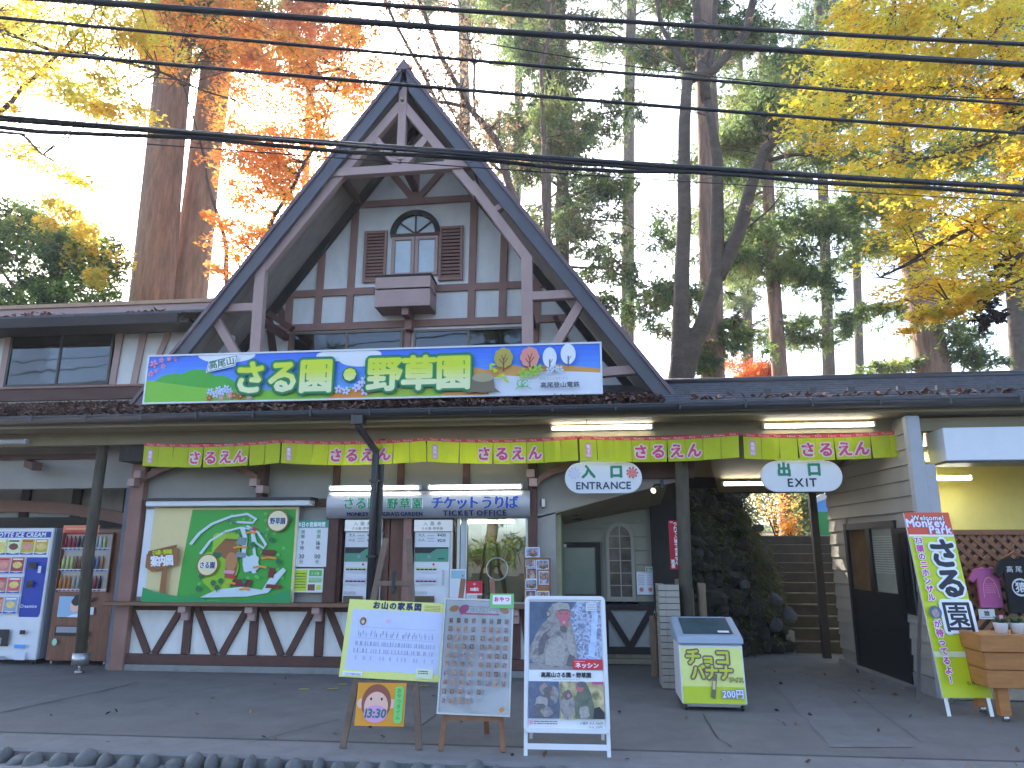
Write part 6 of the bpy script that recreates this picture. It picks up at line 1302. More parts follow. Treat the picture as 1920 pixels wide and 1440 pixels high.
q.rect(.06, w - .08, Zb(1108), Zb(1002), I('lit_grey', (170, 160, 150))); q.rect(.0, w * .62, Zb(1003), Zb(978) - .05, I('banner_coral', (225, 130, 90))); q.rect(.02, w * .5, Zb(1002), Zb(994), RED); q.rect(.05, w * .55, Zb(991), bz, TAN); 
for rw, zb in enumerate((1027, 1067, 1104)):
    q.rect(.05, w - .09, Zb(zb + 5), Zb(zb), I('shelf_blue', (150, 175, 220)) if rw < 2 else I('shelf_rose', (225, 165, 175)))
    for k in range(10): q.rect(.07 + k * .063, .10 + k * .063, Zb(zb + 4), Zb(zb + 1.5), NAVY)
q.rect(.10, .42, Zb(1157), Zb(1118), I('ad_blue', (150, 185, 215))); q.ell(.34, Zb(1136), .07, .08, SK, 16); q.blob(.37, Zb(1126), .085, .07, BLK, rr, 20, .1, 3); q.poly([(.24, Zb(1157)), (.42, Zb(1157)), (.42, Zb(1150)), (.32, Zb(1152))], WHT)
q.rect(.50, .62, Zb(1152), Zb(1138), PALE); q.rrect(.10, .47, Zb(1192), Zb(1173), .01, BLK); q.rect(.12, .45, Zb(1186), Zb(1175), GRY); q.rect(.54, .60, Zb(1193), Zb(1183), BLK); q.rect(.52, .60, Zb(1207), Zb(1200), WHT); q.ell(.12, Zb(1204), .035, .045, I('mint', (165, 215, 190)), 16); q.rect(.52, .61, Zb(1238), Zb(1222), GRY); q.poly([(.45, Zb(1130)), (.61, Zb(1118)), (.62, Zb(1122)), (.47, Zb(1137))], BLK)
q.build('front_print', dm)
bcol = [(150, 35, 60), (60, 45, 60), (200, 205, 210), (190, 200, 130), (120, 75, 45), (90, 110, 150), (190, 120, 60), (160, 160, 150)]
pr0 = None
for rw, zb in enumerate((1027, 1067, 1104)):
    for k in range(10):
        x = bx0 + .085 + k * .063; z = Zb(zb) + .003; hgt = .155 if rw == 0 else .17
        b = MB(); b.tube([(x, VY - .022, z), (x, VY - .022, z + hgt * .7), (x, VY - .022, z + hgt * .85), (x, VY - .022, z + hgt)], [.019, .019, .01, .009], 8); c_ = bcol[(k // 3 + rw * 3) % 8]; o = b.build('bottle', I('drink%d' % ((k // 3 + rw * 3) % 8), c_, var=.2, scale=40), dm)
    b = MB(); b.box(bx0 + .05, bx1 - .09, VY - .045, VY - .006, Zb(zb) - .01, Zb(zb)); b.build('bottle_shelf', M['whitem'], dm)
b = MB(); b.box(bx0 + .04, bx0 + .05, VY - .05, VY - .001, Zb(1110), Zb(1000)); b.box(bx1 - .085, bx1 - .075, VY - .05, VY - .001, Zb(1110), Zb(1000)); b.box(bx0 + .05, bx1 - .085, VY - .05, VY - .001, Zb(1000), Zb(1000) + .01); b.build('display_frame', wood, dm)
# sign far up the steps
yy = 16.5; a, c = at(1521, 930, yy), at(1575, 1012, yy); gz_ = 1.74
fs = thing('park_sign', 'rounded blue and green picture board seen up the steps behind the exit post', 'sign', (a.x, yy, gz_)); n = 10
pp3 = [(a.x, gz_), (a.x + .9, gz_), (a.x + .9, a.z + .2), (a.x + .3, a.z + .12)] + [(a.x + .3 - .3 * math.sin(R(90 * i / n)), a.z - .25 + .3 * math.cos(R(90 * i / n))) for i in range(n + 1)]
b = MB(); b.prism(pp3, yy, yy + .05); b.build('board', M['white'], fs); q = Print(lambda u, v, w: (a.x + u, yy - w, gz_ + v)); H9 = a.z - gz_
q.rect(.06, .88, .05, H9 * .62, I('board_green', (40, 150, 80))); q.poly([(.06, H9 * .62), (.88, H9 * .62), (.88, H9 - .05), (.35, H9 - .05), (.12, H9 * .85)], SKY); q.rect(.30, .88, H9 * .78, H9 * .95, I('board_orange', (235, 95, 30))); q.build('print', fs)
# ================================================================== ROCK FACE beside the stairs
bank = MB(); bank.nofix = True
A_, B_ = Vector((0.95, 10.35, 0)), Vector((2.93, 11.62, 0)); C_ = Vector((2.93, 14.6, 0))
def bankp(s, z):      # s in 0..1.6 along the foot; the face leans back with height
    if s <= 1: p = A_.lerp(B_, s); n = Vector((-(B_ - A_).y, (B_ - A_).x, 0)).normalized()
    else: p = B_.lerp(C_, (s - 1) / .6); n = Vector((-1, 0, 0))
    lean = .10 * z + .045 * z * z + max(0, min(s, 1) - .80) * max(0, z - .8) * .9
    return p + n * lean + Vector((0, 0, z))
def htop(s): return 3.0 if s < .55 else (3.0 - (s - .55) * 1.1 if s < 1 else 2.5)
rk = thing('rock_bank', 'dark mossy bank of rough rocks and ferns behind the freezer, left of the stone stairs', 'rock bank', (2, 11, 0))
ns, nz = 24, 10; vs = [bankp(1.6 * i / ns, htop(1.6 * i / ns) * j / nz) + Vector((rng.uniform(-.03, .03), rng.uniform(-.03, .03) + .05, 0)) for j in range(nz + 1) for i in range(ns + 1)]
bank.add(vs, [(j * (ns + 1) + i, j * (ns + 1) + i + 1, (j + 1) * (ns + 1) + i + 1, (j + 1) * (ns + 1) + i) for j in range(nz) for i in range(ns)])
tp = [vs[nz * (ns + 1) + i] for i in range(ns + 1)]; bank.add(tp + [p + Vector((-1.5, 3.5, .3)) for p in tp], [(i, i + 1, i + ns + 2, i + ns + 1) for i in range(ns)])
bank.build('earth_bank', mat('bank_earth', (0.045, 0.037, 0.025), 1.0, var=.5, scale=6, bump=1.0, bscale=16, huevar=[(0.03, 0.04, 0.015)]), rk)
rows = []
z = .08
while z < 2.9:
    s = rng.uniform(0, .05); hr = rng.uniform(.09, .15)
    while s < 1.5:
        wr = rng.uniform(.09, .20); 
        if z < htop(s) - .1 and rng.random() < (.93 if z < 1.5 else .55):
            p = bankp(s, z + rng.uniform(-.04, .04)); sz = 1.0
            b = MB(); b.boulder(p, (wr * rng.uniform(1.0, 1.5), wr * .62, hr * rng.uniform(1.0, 1.6)), rng); o = b.build('rock', M['stone_lt'] if rng.random() < .05 else M['stone'], rk)
            for pl_ in o.data.polygons: pl_.use_smooth = False
        s += wr * 1.65 / 2.35
    z += hr * 1.55
for px, py, w_, h_, m_ in ((1408, 1030, .15, .17, 'stone_lt'), (1410, 990, .10, .07, 'stone_lt'), (1388, 1098, .08, .07, 'stone_lt'), (1440, 1170, .09, .08, 'stone_lt'), (1440, 1120, .10, .09, 'stone_lt'), (1470, 1145, .10, .11, 'stone_lt'), (1320, 1120, .2, .15, 'stone')):
    # find the bank point nearest this direction
    best = min(((proj_err := None), 0) for _ in [0]) if False else None
    d = ray(px, py); bp_ = None; bd = 9e9
    for i in range(60):
        for j in range(40):
            p = bankp(1.2 * i / 60, 2.8 * j / 40); v = p - Vector((0, 0, CAMZ)); e = (v - d * (v.dot(d) / d.length_squared)).length
            if e < bd: bd = e; bp_ = p
    b = MB(); b.boulder(bp_ + Vector((.05, -.20, 0)), (w_ * 1.25, w_ * .8, h_ * 1.25), rng); o = b.build('rock', M[m_], rk)
    for pl_ in o.data.polygons: pl_.use_smooth = False
def cards(name, P, D, Ln, Wd, m, parent=None, kind=None, curve=.0, seed=0):
    """P origins, D directions (unit), each leaf a slender diamond"""
    r = np.random.RandomState(seed); n = len(P); A = r.normal(size=(n, 3)); S = np.cross(D, A); S /= np.linalg.norm(S, axis=1)[:, None] + 1e-9
    L = Ln[:, None]; Wv = Wd[:, None]; q = np.stack([P, P + D * L * .45 + S * Wv, P + D * L, P + D * L * .45 - S * Wv], 1).reshape(-1, 3)
    me = bpy.data.meshes.new(name); o0 = np.array(ORG.get(parent.name) or (0, 0, 0)) if parent else np.zeros(3)
    me.vertices.add(4 * n); me.vertices.foreach_set('co', (q - o0).astype(np.float32).ravel()); me.loops.add(4 * n); me.loops.foreach_set('vertex_index', np.arange(4 * n, dtype=np.int32))
    me.polygons.add(n); me.polygons.foreach_set('loop_start', np.arange(0, 4 * n, 4, dtype=np.int32)); me.materials.append(m); me.update(calc_edges=True)
    o = bpy.data.objects.new(name, me); COL.objects.link(o)
    if parent: o.parent = parent
    if kind: o['kind'] = kind
    return o
def unit(v): return v / (np.linalg.norm(v, axis=1)[:, None] + 1e-9)
nr = np.random.RandomState(11)
FERN = mat('fern', (0.075, 0.12, 0.05), .6, var=.5, scale=3, trans=.3, huevar=[(0.10, 0.11, 0.03), (0.03, 0.06, 0.025)], hscale=3)
P = []; D = []
for k in range(520):
    s = nr.uniform(0, 1.25); zz = nr.beta(1.6, 1.0) * (htop(s) + .05); c = np.array(bankp(s, zz)) + np.array([0, -.08, 0]); m = 14
    a = nr.uniform(0, 6.28); dirn = np.array([math.cos(a) * .7, -abs(math.sin(a)) * .6, nr.uniform(-.7, .3)])
    for i in range(m): P.append(c + dirn * (i / m) * nr.uniform(.15, .3) + nr.normal(0, .01, 3)); D.append(dirn * .5 + nr.normal(0, .6, 3))
P = np.array(P); D = unit(np.array(D)); cards('ferns', P, D, nr.uniform(.03, .09, len(P)), nr.uniform(.005, .013, len(P)), FERN, rk, 'stuff', seed=1)
P = []; D = []
for k in range(420):   # dry grass hanging over the right shoulder
    s = nr.uniform(.80, 1.15); zz = nr.uniform(.2, 1.0) * htop(s); c = np.array(bankp(s, zz)) + np.array([0.02, -.06, 0])
    for i in range(12): P.append(c + nr.normal(0, .05, 3)); D.append([nr.normal(.3, .3), -.3, nr.normal(-.6, .4)])
P = np.array(P); cards('hanging_grass', P, unit(np.array(D)), nr.uniform(.08, .22, len(P)), nr.uniform(.003, .006, len(P)), mat('dry_grass', (0.16, 0.15, 0.06), .7, var=.3, scale=4, trans=.3), rk, 'stuff', seed=2)
# fallen leaves on the ground
def g3(r, n): x = r.uniform(-5, 5, n); y = r.uniform(5.6, 10, n); return np.stack([x, y, np.full(n, .012)], 1)
lo = litter('fallen_leaves', g3, 150, mat('fallen_leaf', (0.09, 0.05, 0.035), .8, var=.4, scale=2, huevar=[(0.05, 0.04, 0.035), (0.22, 0.12, 0.07), (0.35, 0.20, 0.12)], hscale=1.3), .024, 21)

# ================================================================== TREES
def leafmat(name, c, huevar, trans=.5, hs=1.2): return mat(name, c, .55, var=.35, scale=7, trans=trans, huevar=huevar, hscale=hs, spec=.3)
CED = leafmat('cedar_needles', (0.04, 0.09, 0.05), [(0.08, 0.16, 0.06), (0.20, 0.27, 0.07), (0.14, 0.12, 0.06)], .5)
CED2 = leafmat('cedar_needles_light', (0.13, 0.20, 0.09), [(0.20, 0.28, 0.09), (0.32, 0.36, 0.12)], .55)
YM = leafmat('maple_yellow', (0.82, 0.64, 0.05), [(0.80, 0.52, 0.05), (0.66, 0.64, 0.10), (0.86, 0.70, 0.07)], .68)
YG = leafmat('maple_yellow_green', (0.65, 0.58, 0.10), [(0.85, 0.62, 0.10), (0.50, 0.56, 0.12)], .68)
OM = leafmat('maple_orange', (0.85, 0.40, 0.07), [(0.88, 0.52, 0.10), (0.82, 0.28, 0.06), (0.62, 0.34, 0.12)], .68)
RM = leafmat('maple_red', (0.85, 0.22, 0.08), [(0.88, 0.34, 0.08)], .68)
GB = leafmat('broadleaf_green', (0.05, 0.11, 0.04), [(0.08, 0.17, 0.05), (0.22, 0.34, 0.07), (0.04, 0.08, 0.035)], .45)
BR = leafmat('withered_leaf', (0.36, 0.24, 0.15), [(0.46, 0.32, 0.18), (0.26, 0.18, 0.12)], .5)
def limb(b, pts, r0, r1, n=8, wob=0.0, rg=rng):
    out = []; N_ = len(pts)
    q = []
    for i in range(N_ - 1):
        for k in range(3):
            t = k / 3; p = pts[i].lerp(pts[i + 1], t); q.append(p + Vector((rg.uniform(-wob, wob), rg.uniform(-wob, wob), 0)))
    q.append(pts[-1]); m = len(q); b.tube(q, [r0 + (r1 - r0) * i / (m - 1) for i in range(m)], n, jit=.05, rng=rg); return q
def twigs(b, q, n, L, r, rg, up=.3, out=None):
    tips = []
    for _ in range(n):
        i = rg.randrange(len(q) // 3, len(q)); p = q[i]; d = Vector((rg.uniform(-1, 1), rg.uniform(-1, 1), rg.uniform(-.3, 1) * up)).normalized(); l = L * rg.uniform(.5, 1.2)
        m = p + d * l * .5 + Vector((0, 0, rg.uniform(-.1, .1) * l)); e = p + d * l + Vector((rg.uniform(-.15, .15) * l, rg.uniform(-.15, .15) * l, rg.uniform(-.1, .2) * l)); b.tube([p, m, e], [r, r * .6, r * .25], 5, cap=False); tips += [m, e]
    return tips
def spray(centres, n, rad, seed, ln=(.10, .22), wd=(.012, .028), droop=-.35, flat=.6, per=16):
    """leaf blades set along drooping fronds that radiate from each clump"""
    r = np.random.RandomState(seed); C = np.array([tuple(c) for c in centres]); F_ = max(1, n // per); idx = r.randint(0, len(C), F_)
    rad = np.asarray(rad) if hasattr(rad, '__len__') else np.full(len(C), rad)
    d = unit(r.normal(0, 1, (F_, 3)) * np.array([1, 1, flat]) + np.array([0, 0, droop])); o = C[idx] + r.normal(0, .30, (F_, 3)) * rad[idx][:, None] * np.array([1, 1, flat]); L = rad[idx] * r.uniform(.5, 1.15, F_)
    t = np.tile(np.linspace(0.02, 1, per), F_); f = np.repeat(np.arange(F_), per); m = len(f)
    Pp = o[f] + d[f] * (L[f] * t)[:, None] + np.array([0, 0, -1.0]) * (L[f] * t * t * .25)[:, None] + r.normal(0, .015, (m, 3)); Dd = unit(d[f] * .8 + r.normal(0, .55, (m, 3)) + np.array([0, 0, -.15])); k = (1.1 - .6 * t)
    return Pp, Dd, r.uniform(*ln, m) * k, r.uniform(*wd, m) * k
def cedar(label, base, top, r0, r1, boughs, nleaf, seed, m=None, bark='barkred', name='cedar_tree', blen=(1.2, 2.6), hr=(.3, 1.0), extra=None, cat='tree', az=None, ln=(.10, .26), crad=.6):
    rg = random.Random(seed); t_ = thing(name, label, cat, base); b = MB(); b.nofix = True; mid = base.lerp(top, .5) + Vector((rg.uniform(-.1, .1), 0, 0))
    q = limb(b, [base - Vector((0, 0, .3)), base.lerp(top, .06), mid, top], r0, r1, 14); cs = []; rad = []
    # flare at the foot
    for i in range(boughs):
        h = rg.uniform(*hr); p = base.lerp(top, h); L = rg.uniform(*blen) * (1.25 - h * .6); a = rg.uniform(0, 6.28) if az is None else rg.gauss(az[0], az[1])
        e = p + Vector((math.cos(a) * L, math.sin(a) * L, rg.uniform(-.35, .25) * L)); mm = p.lerp(e, .5) + Vector((0, 0, .12 * L)); b.tube([p, mm, e], [.045, .028, .01], 5, cap=False)
        k = int(L * 3.2)
        for j in range(k):
            f = .25 + .75 * (j + .5) / k; c = p.lerp(mm, f * 2) if f < .5 else mm.lerp(e, f * 2 - 1); w = .18 * L * (1 - abs(f - .6))
            for _ in range(2): cs.append(c + Vector((rg.gauss(0, w), rg.gauss(0, w), rg.gauss(-.08, .10)))); rad.append(crad * rg.uniform(.6, 1.2))
    for (p, e, k, rd) in (extra or []):
        mm = p.lerp(e, .5) + Vector((0, 0, .08 * (e - p).length)); b.tube([p, mm, e], [.05, .03, .012], 5, cap=False)
        for j in range(k):
            f = .2 + .8 * (j + .5) / k; c = p.lerp(e, f) + Vector((0, 0, .08 * (e - p).length * math.sin(f * 3.14)))
            for _ in range(2): cs.append(c + Vector((rg.gauss(0, rd * .5), rg.gauss(0, rd * .5), rg.gauss(-.05, rd * .3)))); rad.append(rd * rg.uniform(.6, 1.2))
    b.build('trunk', M[bark], t_)
    if cs and nleaf: Pp, Dd, Ln, Wd = spray(cs, int(nleaf * 1.12), rad, seed, ln=ln, wd=(.014, .036)); cards('crown', Pp, Dd, Ln, Wd, m or CED, t_, seed=seed)
    return t_
# big twin trunks at the left
cedar('left one of the two huge red-barked trunks rising close together behind the left wing', at(285, 600, 16) - Vector((0, 0, 3.2)), at(352, -160, 16.3), .62, .40, 10, 26000, 101, blen=(1.5, 3.5), hr=(.72, 1.05), name='giant_cedar', m=CED2)
cedar('right one of the two huge red-barked trunks rising close together behind the left wing', at(345, 600, 17) - Vector((0, 0, 3.2)), at(445, -160, 17.4), .56, .38, 12, 30000, 102, blen=(1.5, 3.5), hr=(.70, 1.05), name='giant_cedar', m=CED2)
# central cedars behind the gable
cx_ = lambda *a: at(*a)
cedar('dense dark green cedar directly behind the right slope of the gable', at(1052, 700, 19) - Vector((0, 0, 2.5)), at(1045, -260, 19.5), .24, .16, 44, 90000, 103, blen=(1.5, 3.4), hr=(.28, 1.0), name='cedar_tree', bark='barkdk',
      extra=[(at(1052, 500, 19), at(1235, 545, 17.5), 10, .55), (at(1052, 560, 19), at(1260, 600, 18), 10, .45), (at(1052, 430, 19), at(1150, 470, 18), 6, .5), (at(1052, 620, 19), at(1180, 680, 18), 6, .35), (at(1050, 380, 19), at(1170, 340, 18), 8, .55), (at(1050, 250, 19), at(1200, 200, 18), 8, .55)])
cedar('thinner cedar with a grey stem, just left of the dense dark cedar', at(1018, 650, 16.5) - Vector((0, 0, 2.5)), at(1024, -240, 17), .12, .08, 22, 36000, 104, blen=(1.0, 2.2), hr=(.45, 1.0), bark='barkdk', m=CED2)
cedar('background cedar filling the sky above the point of the gable', at(880, 600, 26) - Vector((0, 0, 2.5)), at(860, -250, 27), .30, .18, 34, 60000, 105, blen=(2.0, 4.2), hr=(.62, 1.05), bark='barkdk', crad=.5)
cedar('tall red-barked cedar between the limbs of the forked tree', at(1328, 740, 17) - Vector((0, 0, 2.8)), at(1312, -240, 17.4), .34, .24, 22, 50000, 106, blen=(1.4, 3.0), hr=(.62, 1.0), extra=[(at(1325, 560, 17), at(1230, 560, 16), 6, .4), (at(1325, 600, 17), at(1400, 640, 17), 7, .4), (at(1322, 640, 17), at(1300, 690, 16.6), 5, .35)])
cedar('cedar with a bare reddish lower trunk, right of the forked tree, over the stairs', at(1482, 1004, 18.5), at(1425, 60, 19.4), .28, .12, 30, 62000, 107, blen=(1.4, 3.0), hr=(.45, 1.0), m=CED2,
      extra=[(at(1440, 500, 19), at(1560, 540, 18.4), 9, .45), (at(1452, 600, 19), at(1545, 640, 18.6), 7, .4), (at(1440, 520, 19), at(1350, 470, 18), 8, .45), (at(1430, 420, 19), at(1590, 430, 18), 10, .5)])
cedar('leaning grey-brown cedar trunk behind the roof at the right', at(1762, 740, 19) - Vector((0, 0, 2.5)), at(1655, 60, 19.5), .56, .26, 24, 52000, 108, blen=(1.6, 3.6), hr=(.55, 1.0), bark='barkred', m=CED2,
      extra=[(at(1695, 400, 19.3), at(1570, 385, 18.6), 9, .4), (at(1700, 460, 19.3), at(1590, 480, 18.8), 8, .35), (at(1710, 560, 19.2), at(1560, 620, 18.6), 9, .3), (at(1715, 600, 19.2), at(1830, 640, 18.4), 8, .5), (at(1730, 660, 19.2), at(1880, 690, 18.6), 8, .45), (at(1725, 690, 19.2), at(1640, 690, 18.6), 6, .35)])
cedar('distant cedar at the right edge behind the yellow maple', at(1900, 760, 25) - Vector((0, 0, 2.5)), at(1870, -120, 26), .35, .2, 36, 60000, 109, blen=(1.8, 4.0), hr=(.25, 1.0), bark='barkdk')
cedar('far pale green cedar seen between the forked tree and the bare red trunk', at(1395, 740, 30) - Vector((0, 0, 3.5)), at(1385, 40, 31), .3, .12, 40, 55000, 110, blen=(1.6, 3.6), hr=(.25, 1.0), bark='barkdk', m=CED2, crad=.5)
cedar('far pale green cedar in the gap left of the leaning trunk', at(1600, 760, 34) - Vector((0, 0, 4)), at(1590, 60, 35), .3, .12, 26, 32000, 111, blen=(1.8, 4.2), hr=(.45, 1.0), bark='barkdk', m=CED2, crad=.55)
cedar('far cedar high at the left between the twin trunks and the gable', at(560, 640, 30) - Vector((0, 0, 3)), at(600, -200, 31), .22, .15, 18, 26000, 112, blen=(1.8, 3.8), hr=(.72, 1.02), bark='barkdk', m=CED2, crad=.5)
cedar('tall dark cedar filling the sky between the gable and the forked tree', at(1170, 700, 27) - Vector((0, 0, 2.5)), at(1190, -260, 28), .3, .2, 30, 44000, 113, blen=(1.8, 4.0), hr=(.60, 1.02), bark='barkdk', crad=.7)
cedar('far cedar crown between the forked tree and the yellow maple', at(1545, 700, 27) - Vector((0, 0, 2.5)), at(1530, -200, 28), .26, .16, 26, 40000, 114, blen=(1.8, 3.8), hr=(.50, 1.02), bark='barkdk', crad=.7)
cedar('far cedar crown high behind the wires above the bare tree', at(960, 700, 24) - Vector((0, 0, 2.5)), at(975, -260, 25), .2, .14, 24, 38000, 115, blen=(1.6, 3.2), hr=(.62, 1.02), bark='barkdk', crad=.65, m=CED2)
# forked tree
ft = thing('forked_tree', 'large dark tree that forks low into three tall limbs, right of the gable', 'tree', at(1275, 740, 13.2)); b = MB(); b.nofix = True; rg = random.Random(31); F = lambda x, y, d=13.2: at(x, y, d)
limb(b, [F(1266, 800), F(1271, 740), F(1277, 690), F(1284, 650), F(1288, 615)], .31, .10, 14, .01); 
l1 = limb(b, [F(1268, 740), F(1275, 660), F(1277, 560), F(1283, 400), F(1283, 240, 13), F(1290, 140, 13)], .19, .10, 12, .01)
l2 = limb(b, [F(1275, 735), F(1296, 655), F(1322, 600), F(1345, 510), F(1345, 400), F(1345, 300), F(1325, 180)], .205, .085, 12, .01)
l3 = limb(b, [F(1345, 520), F(1385, 440), F(1405, 360), F(1430, 290), F(1478, 230)], .15, .09, 10, .01)
l4 = limb(b, [F(1290, 150, 13), F(1340, 130, 13), F(1400, 60, 13), F(1425, -60, 13)], .11, .07, 8, .01); l5 = limb(b, [F(1325, 190), F(1310, 80), F(1300, -60)], .11, .07, 8, .01); l6 = limb(b, [F(1320, 180), F(1340, 60), F(1345, -60)], .08, .05, 8, .01)
l7 = limb(b, [F(1465, 245), F(1510, 220), F(1570, 190), F(1625, 180)], .06, .03, 6, .01); l8 = limb(b, [F(1440, 300), F(1490, 290), F(1560, 290)], .05, .02, 6, .01); l9 = limb(b, [F(1285, 130), F(1240, 50), F(1225, -40)], .06, .04, 6, .01); l10 = limb(b, [F(1295, 130), F(1220, 100), F(1130, 50)], .03, .012, 5, .02)
l11 = limb(b, [F(1345, 470), F(1365, 455)], .06, .05, 6); l12 = limb(b, [F(1398, 430), F(1440, 395), F(1470, 360)], .025, .01, 5, .01)
tp = []
for l, n in ((l3, 10), (l4, 14), (l5, 10), (l7, 12), (l8, 8), (l9, 8), (l10, 6), (l2, 5)): tp += twigs(b, l, n, .9, .016, rg, .8)
b.build('trunk', M['barkdk'], ft); Pp, Dd, Ln, Wd = spray(tp[::2], 900, .25, 77, ln=(.05, .09), wd=(.02, .03)); cards('crown', Pp, Dd, Ln, Wd, BR, ft, seed=7)
# bare cherry-like tree behind the gable's right slope
bt = thing('bare_tree', 'nearly leafless arching brown tree behind the right slope of the gable', 'tree', at(930, 420, 14)); b = MB(); b.nofix = True; rg = random.Random(41); F = lambda x, y, d=14: at(x, y, d)
m1 = limb(b, [F(985, 560), F(962, 380), F(935, 270), F(880, 200), F(830, 110), F(760, -60)], .10, .045, 8, .02); m2 = limb(b, [F(880, 200), F(820, 190), F(740, 40), F(700, -40)], .05, .03, 6, .02); m3 = limb(b, [F(950, 330), F(900, 290), F(860, 230), F(800, 130)], .04, .02, 6, .03)
m4 = limb(b, [F(890, 210), F(890, 120), F(860, 0), F(850, -60)], .035, .02, 6, .02); m5 = limb(b, [F(1025, 460, 15), F(1020, 330, 15), F(1015, 120, 15), F(1040, 20, 15), F(1040, -60, 15)], .07, .04, 8, .02); m6 = limb(b, [F(960, 370), F(900, 330), F(850, 250), F(780, 170)], .03, .015, 6, .04)
tp = []
for l, n in ((m1, 60), (m2, 44), (m3, 30), (m4, 34), (m5, 26), (m6, 30)): tp += twigs(b, l, n, 1.1, .013, rg, 1.0)
b.build('trunk', mat('brown_bark', (0.12, 0.075, 0.055), .9, var=.3, scale=4), bt); Pp, Dd, Ln, Wd = spray(tp, 9000, .30, 78, ln=(.05, .10), wd=(.018, .03)); cards('crown', Pp, Dd, Ln, Wd, BR, bt, seed=8)
# maples: star leaves in flat tiers
def star_cards(name, C, rad, n, size, m, parent, seed, flat=.16, tilt=.45, grow=1.0):
    r = np.random.RandomState(seed); C = np.array([tuple(c) for c in C]); rad = np.asarray(rad) * grow; idx = r.randint(0, len(C), n)
    a = r.uniform(0, 6.28, n); rr_ = np.sqrt(r.uniform(0, 1, n)); off = np.stack([np.cos(a) * rr_, np.sin(a) * rr_, r.normal(0, flat, n) - .12 * rr_], 1) * rad[idx][:, None]; Pp = C[idx] + off
    N_ = unit(np.stack([r.normal(0, tilt, n), r.normal(0, tilt, n) - .15, np.ones(n)], 1)); T = unit(np.cross(N_, r.normal(size=(n, 3)))); Bt = np.cross(N_, T); s = size * r.uniform(.6, 1.25, n)
    k = 6; angs = np.array([0, .55, 1.25, math.pi, -1.25, -.55]); rs = np.array([1.0, .42, .95, .35, .95, .42])
    q = Pp[:, None, :] + (T[:, None, :] * (np.cos(angs) * rs)[None, :, None] + Bt[:, None, :] * (np.sin(angs) * rs)[None, :, None]) * s[:, None, None]
    me = bpy.data.meshes.new(name); o0 = np.array(ORG.get(parent.name) or (0, 0, 0)); me.vertices.add(k * n); me.vertices.foreach_set('co', (q.reshape(-1, 3) - o0).astype(np.float32).ravel()); me.loops.add(k * n); me.loops.foreach_set('vertex_index', np.arange(k * n, dtype=np.int32))
    me.polygons.add(n); me.polygons.foreach_set('loop_start', np.arange(0, k * n, k, dtype=np.int32)); me.materials.append(m); me.update(calc_edges=True); o = bpy.data.objects.new(name, me); COL.objects.link(o); o.parent = parent; return o
def rnd(n, x0, x1, y0, y1, r0, r1, d, dd, seed, ok=None):
    g = random.Random(seed); o = []
    while len(o) < n:
        x, y = g.uniform(x0, x1), g.uniform(y0, y1)
        if ok is None or ok(x, y): o.append((at(x, y, d + g.uniform(-dd, dd)), g.uniform(r0, r1)))
    return o
def maple(label, base, boughs, m, n, size, seed, name='maple_tree', bark='twig', r0=.12, m2=None, twn=16, twl=.6):
    """boughs: (list of points, list of (point, radius))"""
    t_ = thing(name, label, 'tree', base); b = MB(); b.nofix = True; rg = random.Random(seed); C = []; rad = []
    for pts_, tiers in boughs:
        q = limb(b, pts_, r0 * (.35 if len(pts_) < 4 else .5), .012, 7, .03, rg); twigs(b, q, twn, twl, .009, rg, .4)
        for c, rd in tiers:
            near = min(q, key=lambda p: (p - c).length); b.tube([near, near.lerp(c, .5) + Vector((0, 0, .04)), c], [.016, .01, .004], 5, cap=False)
            for _ in range(3): C.append(c + Vector((rg.gauss(0, rd * .45), rg.gauss(0, rd * .6), rg.gauss(0, rd * .2)))); rad.append(rd * rg.uniform(.5, .95)); b.tube([c, C[-1]], [.006, .003], 4, cap=False)
    if base is not None and boughs: limb(b, [base, boughs[0][0][0].lerp(base, .5), boughs[0][0][0]], r0, r0 * .5, 10, .03, rg)
    b.build('trunk', M[bark], t_)
    if m2: star_cards('crown', C[::2], rad[::2], n // 2, size, m, t_, seed, grow=1.5, flat=.13); star_cards('crown', C[1::2], rad[1::2], n - n // 2, size, m2, t_, seed + 1, grow=1.5, flat=.13)
    else: star_cards('crown', C, rad, n, size, m, t_, seed, grow=1.5, flat=.13)
    return t_
D1 = 10.5; F = lambda x, y, d=D1: at(x, y, d); S = F(1990, 210)
T = lambda L, s=1.0: [(F(x, y, D1 + rng.uniform(-1.2, 1.0)), r * s) for x, y, r in L]
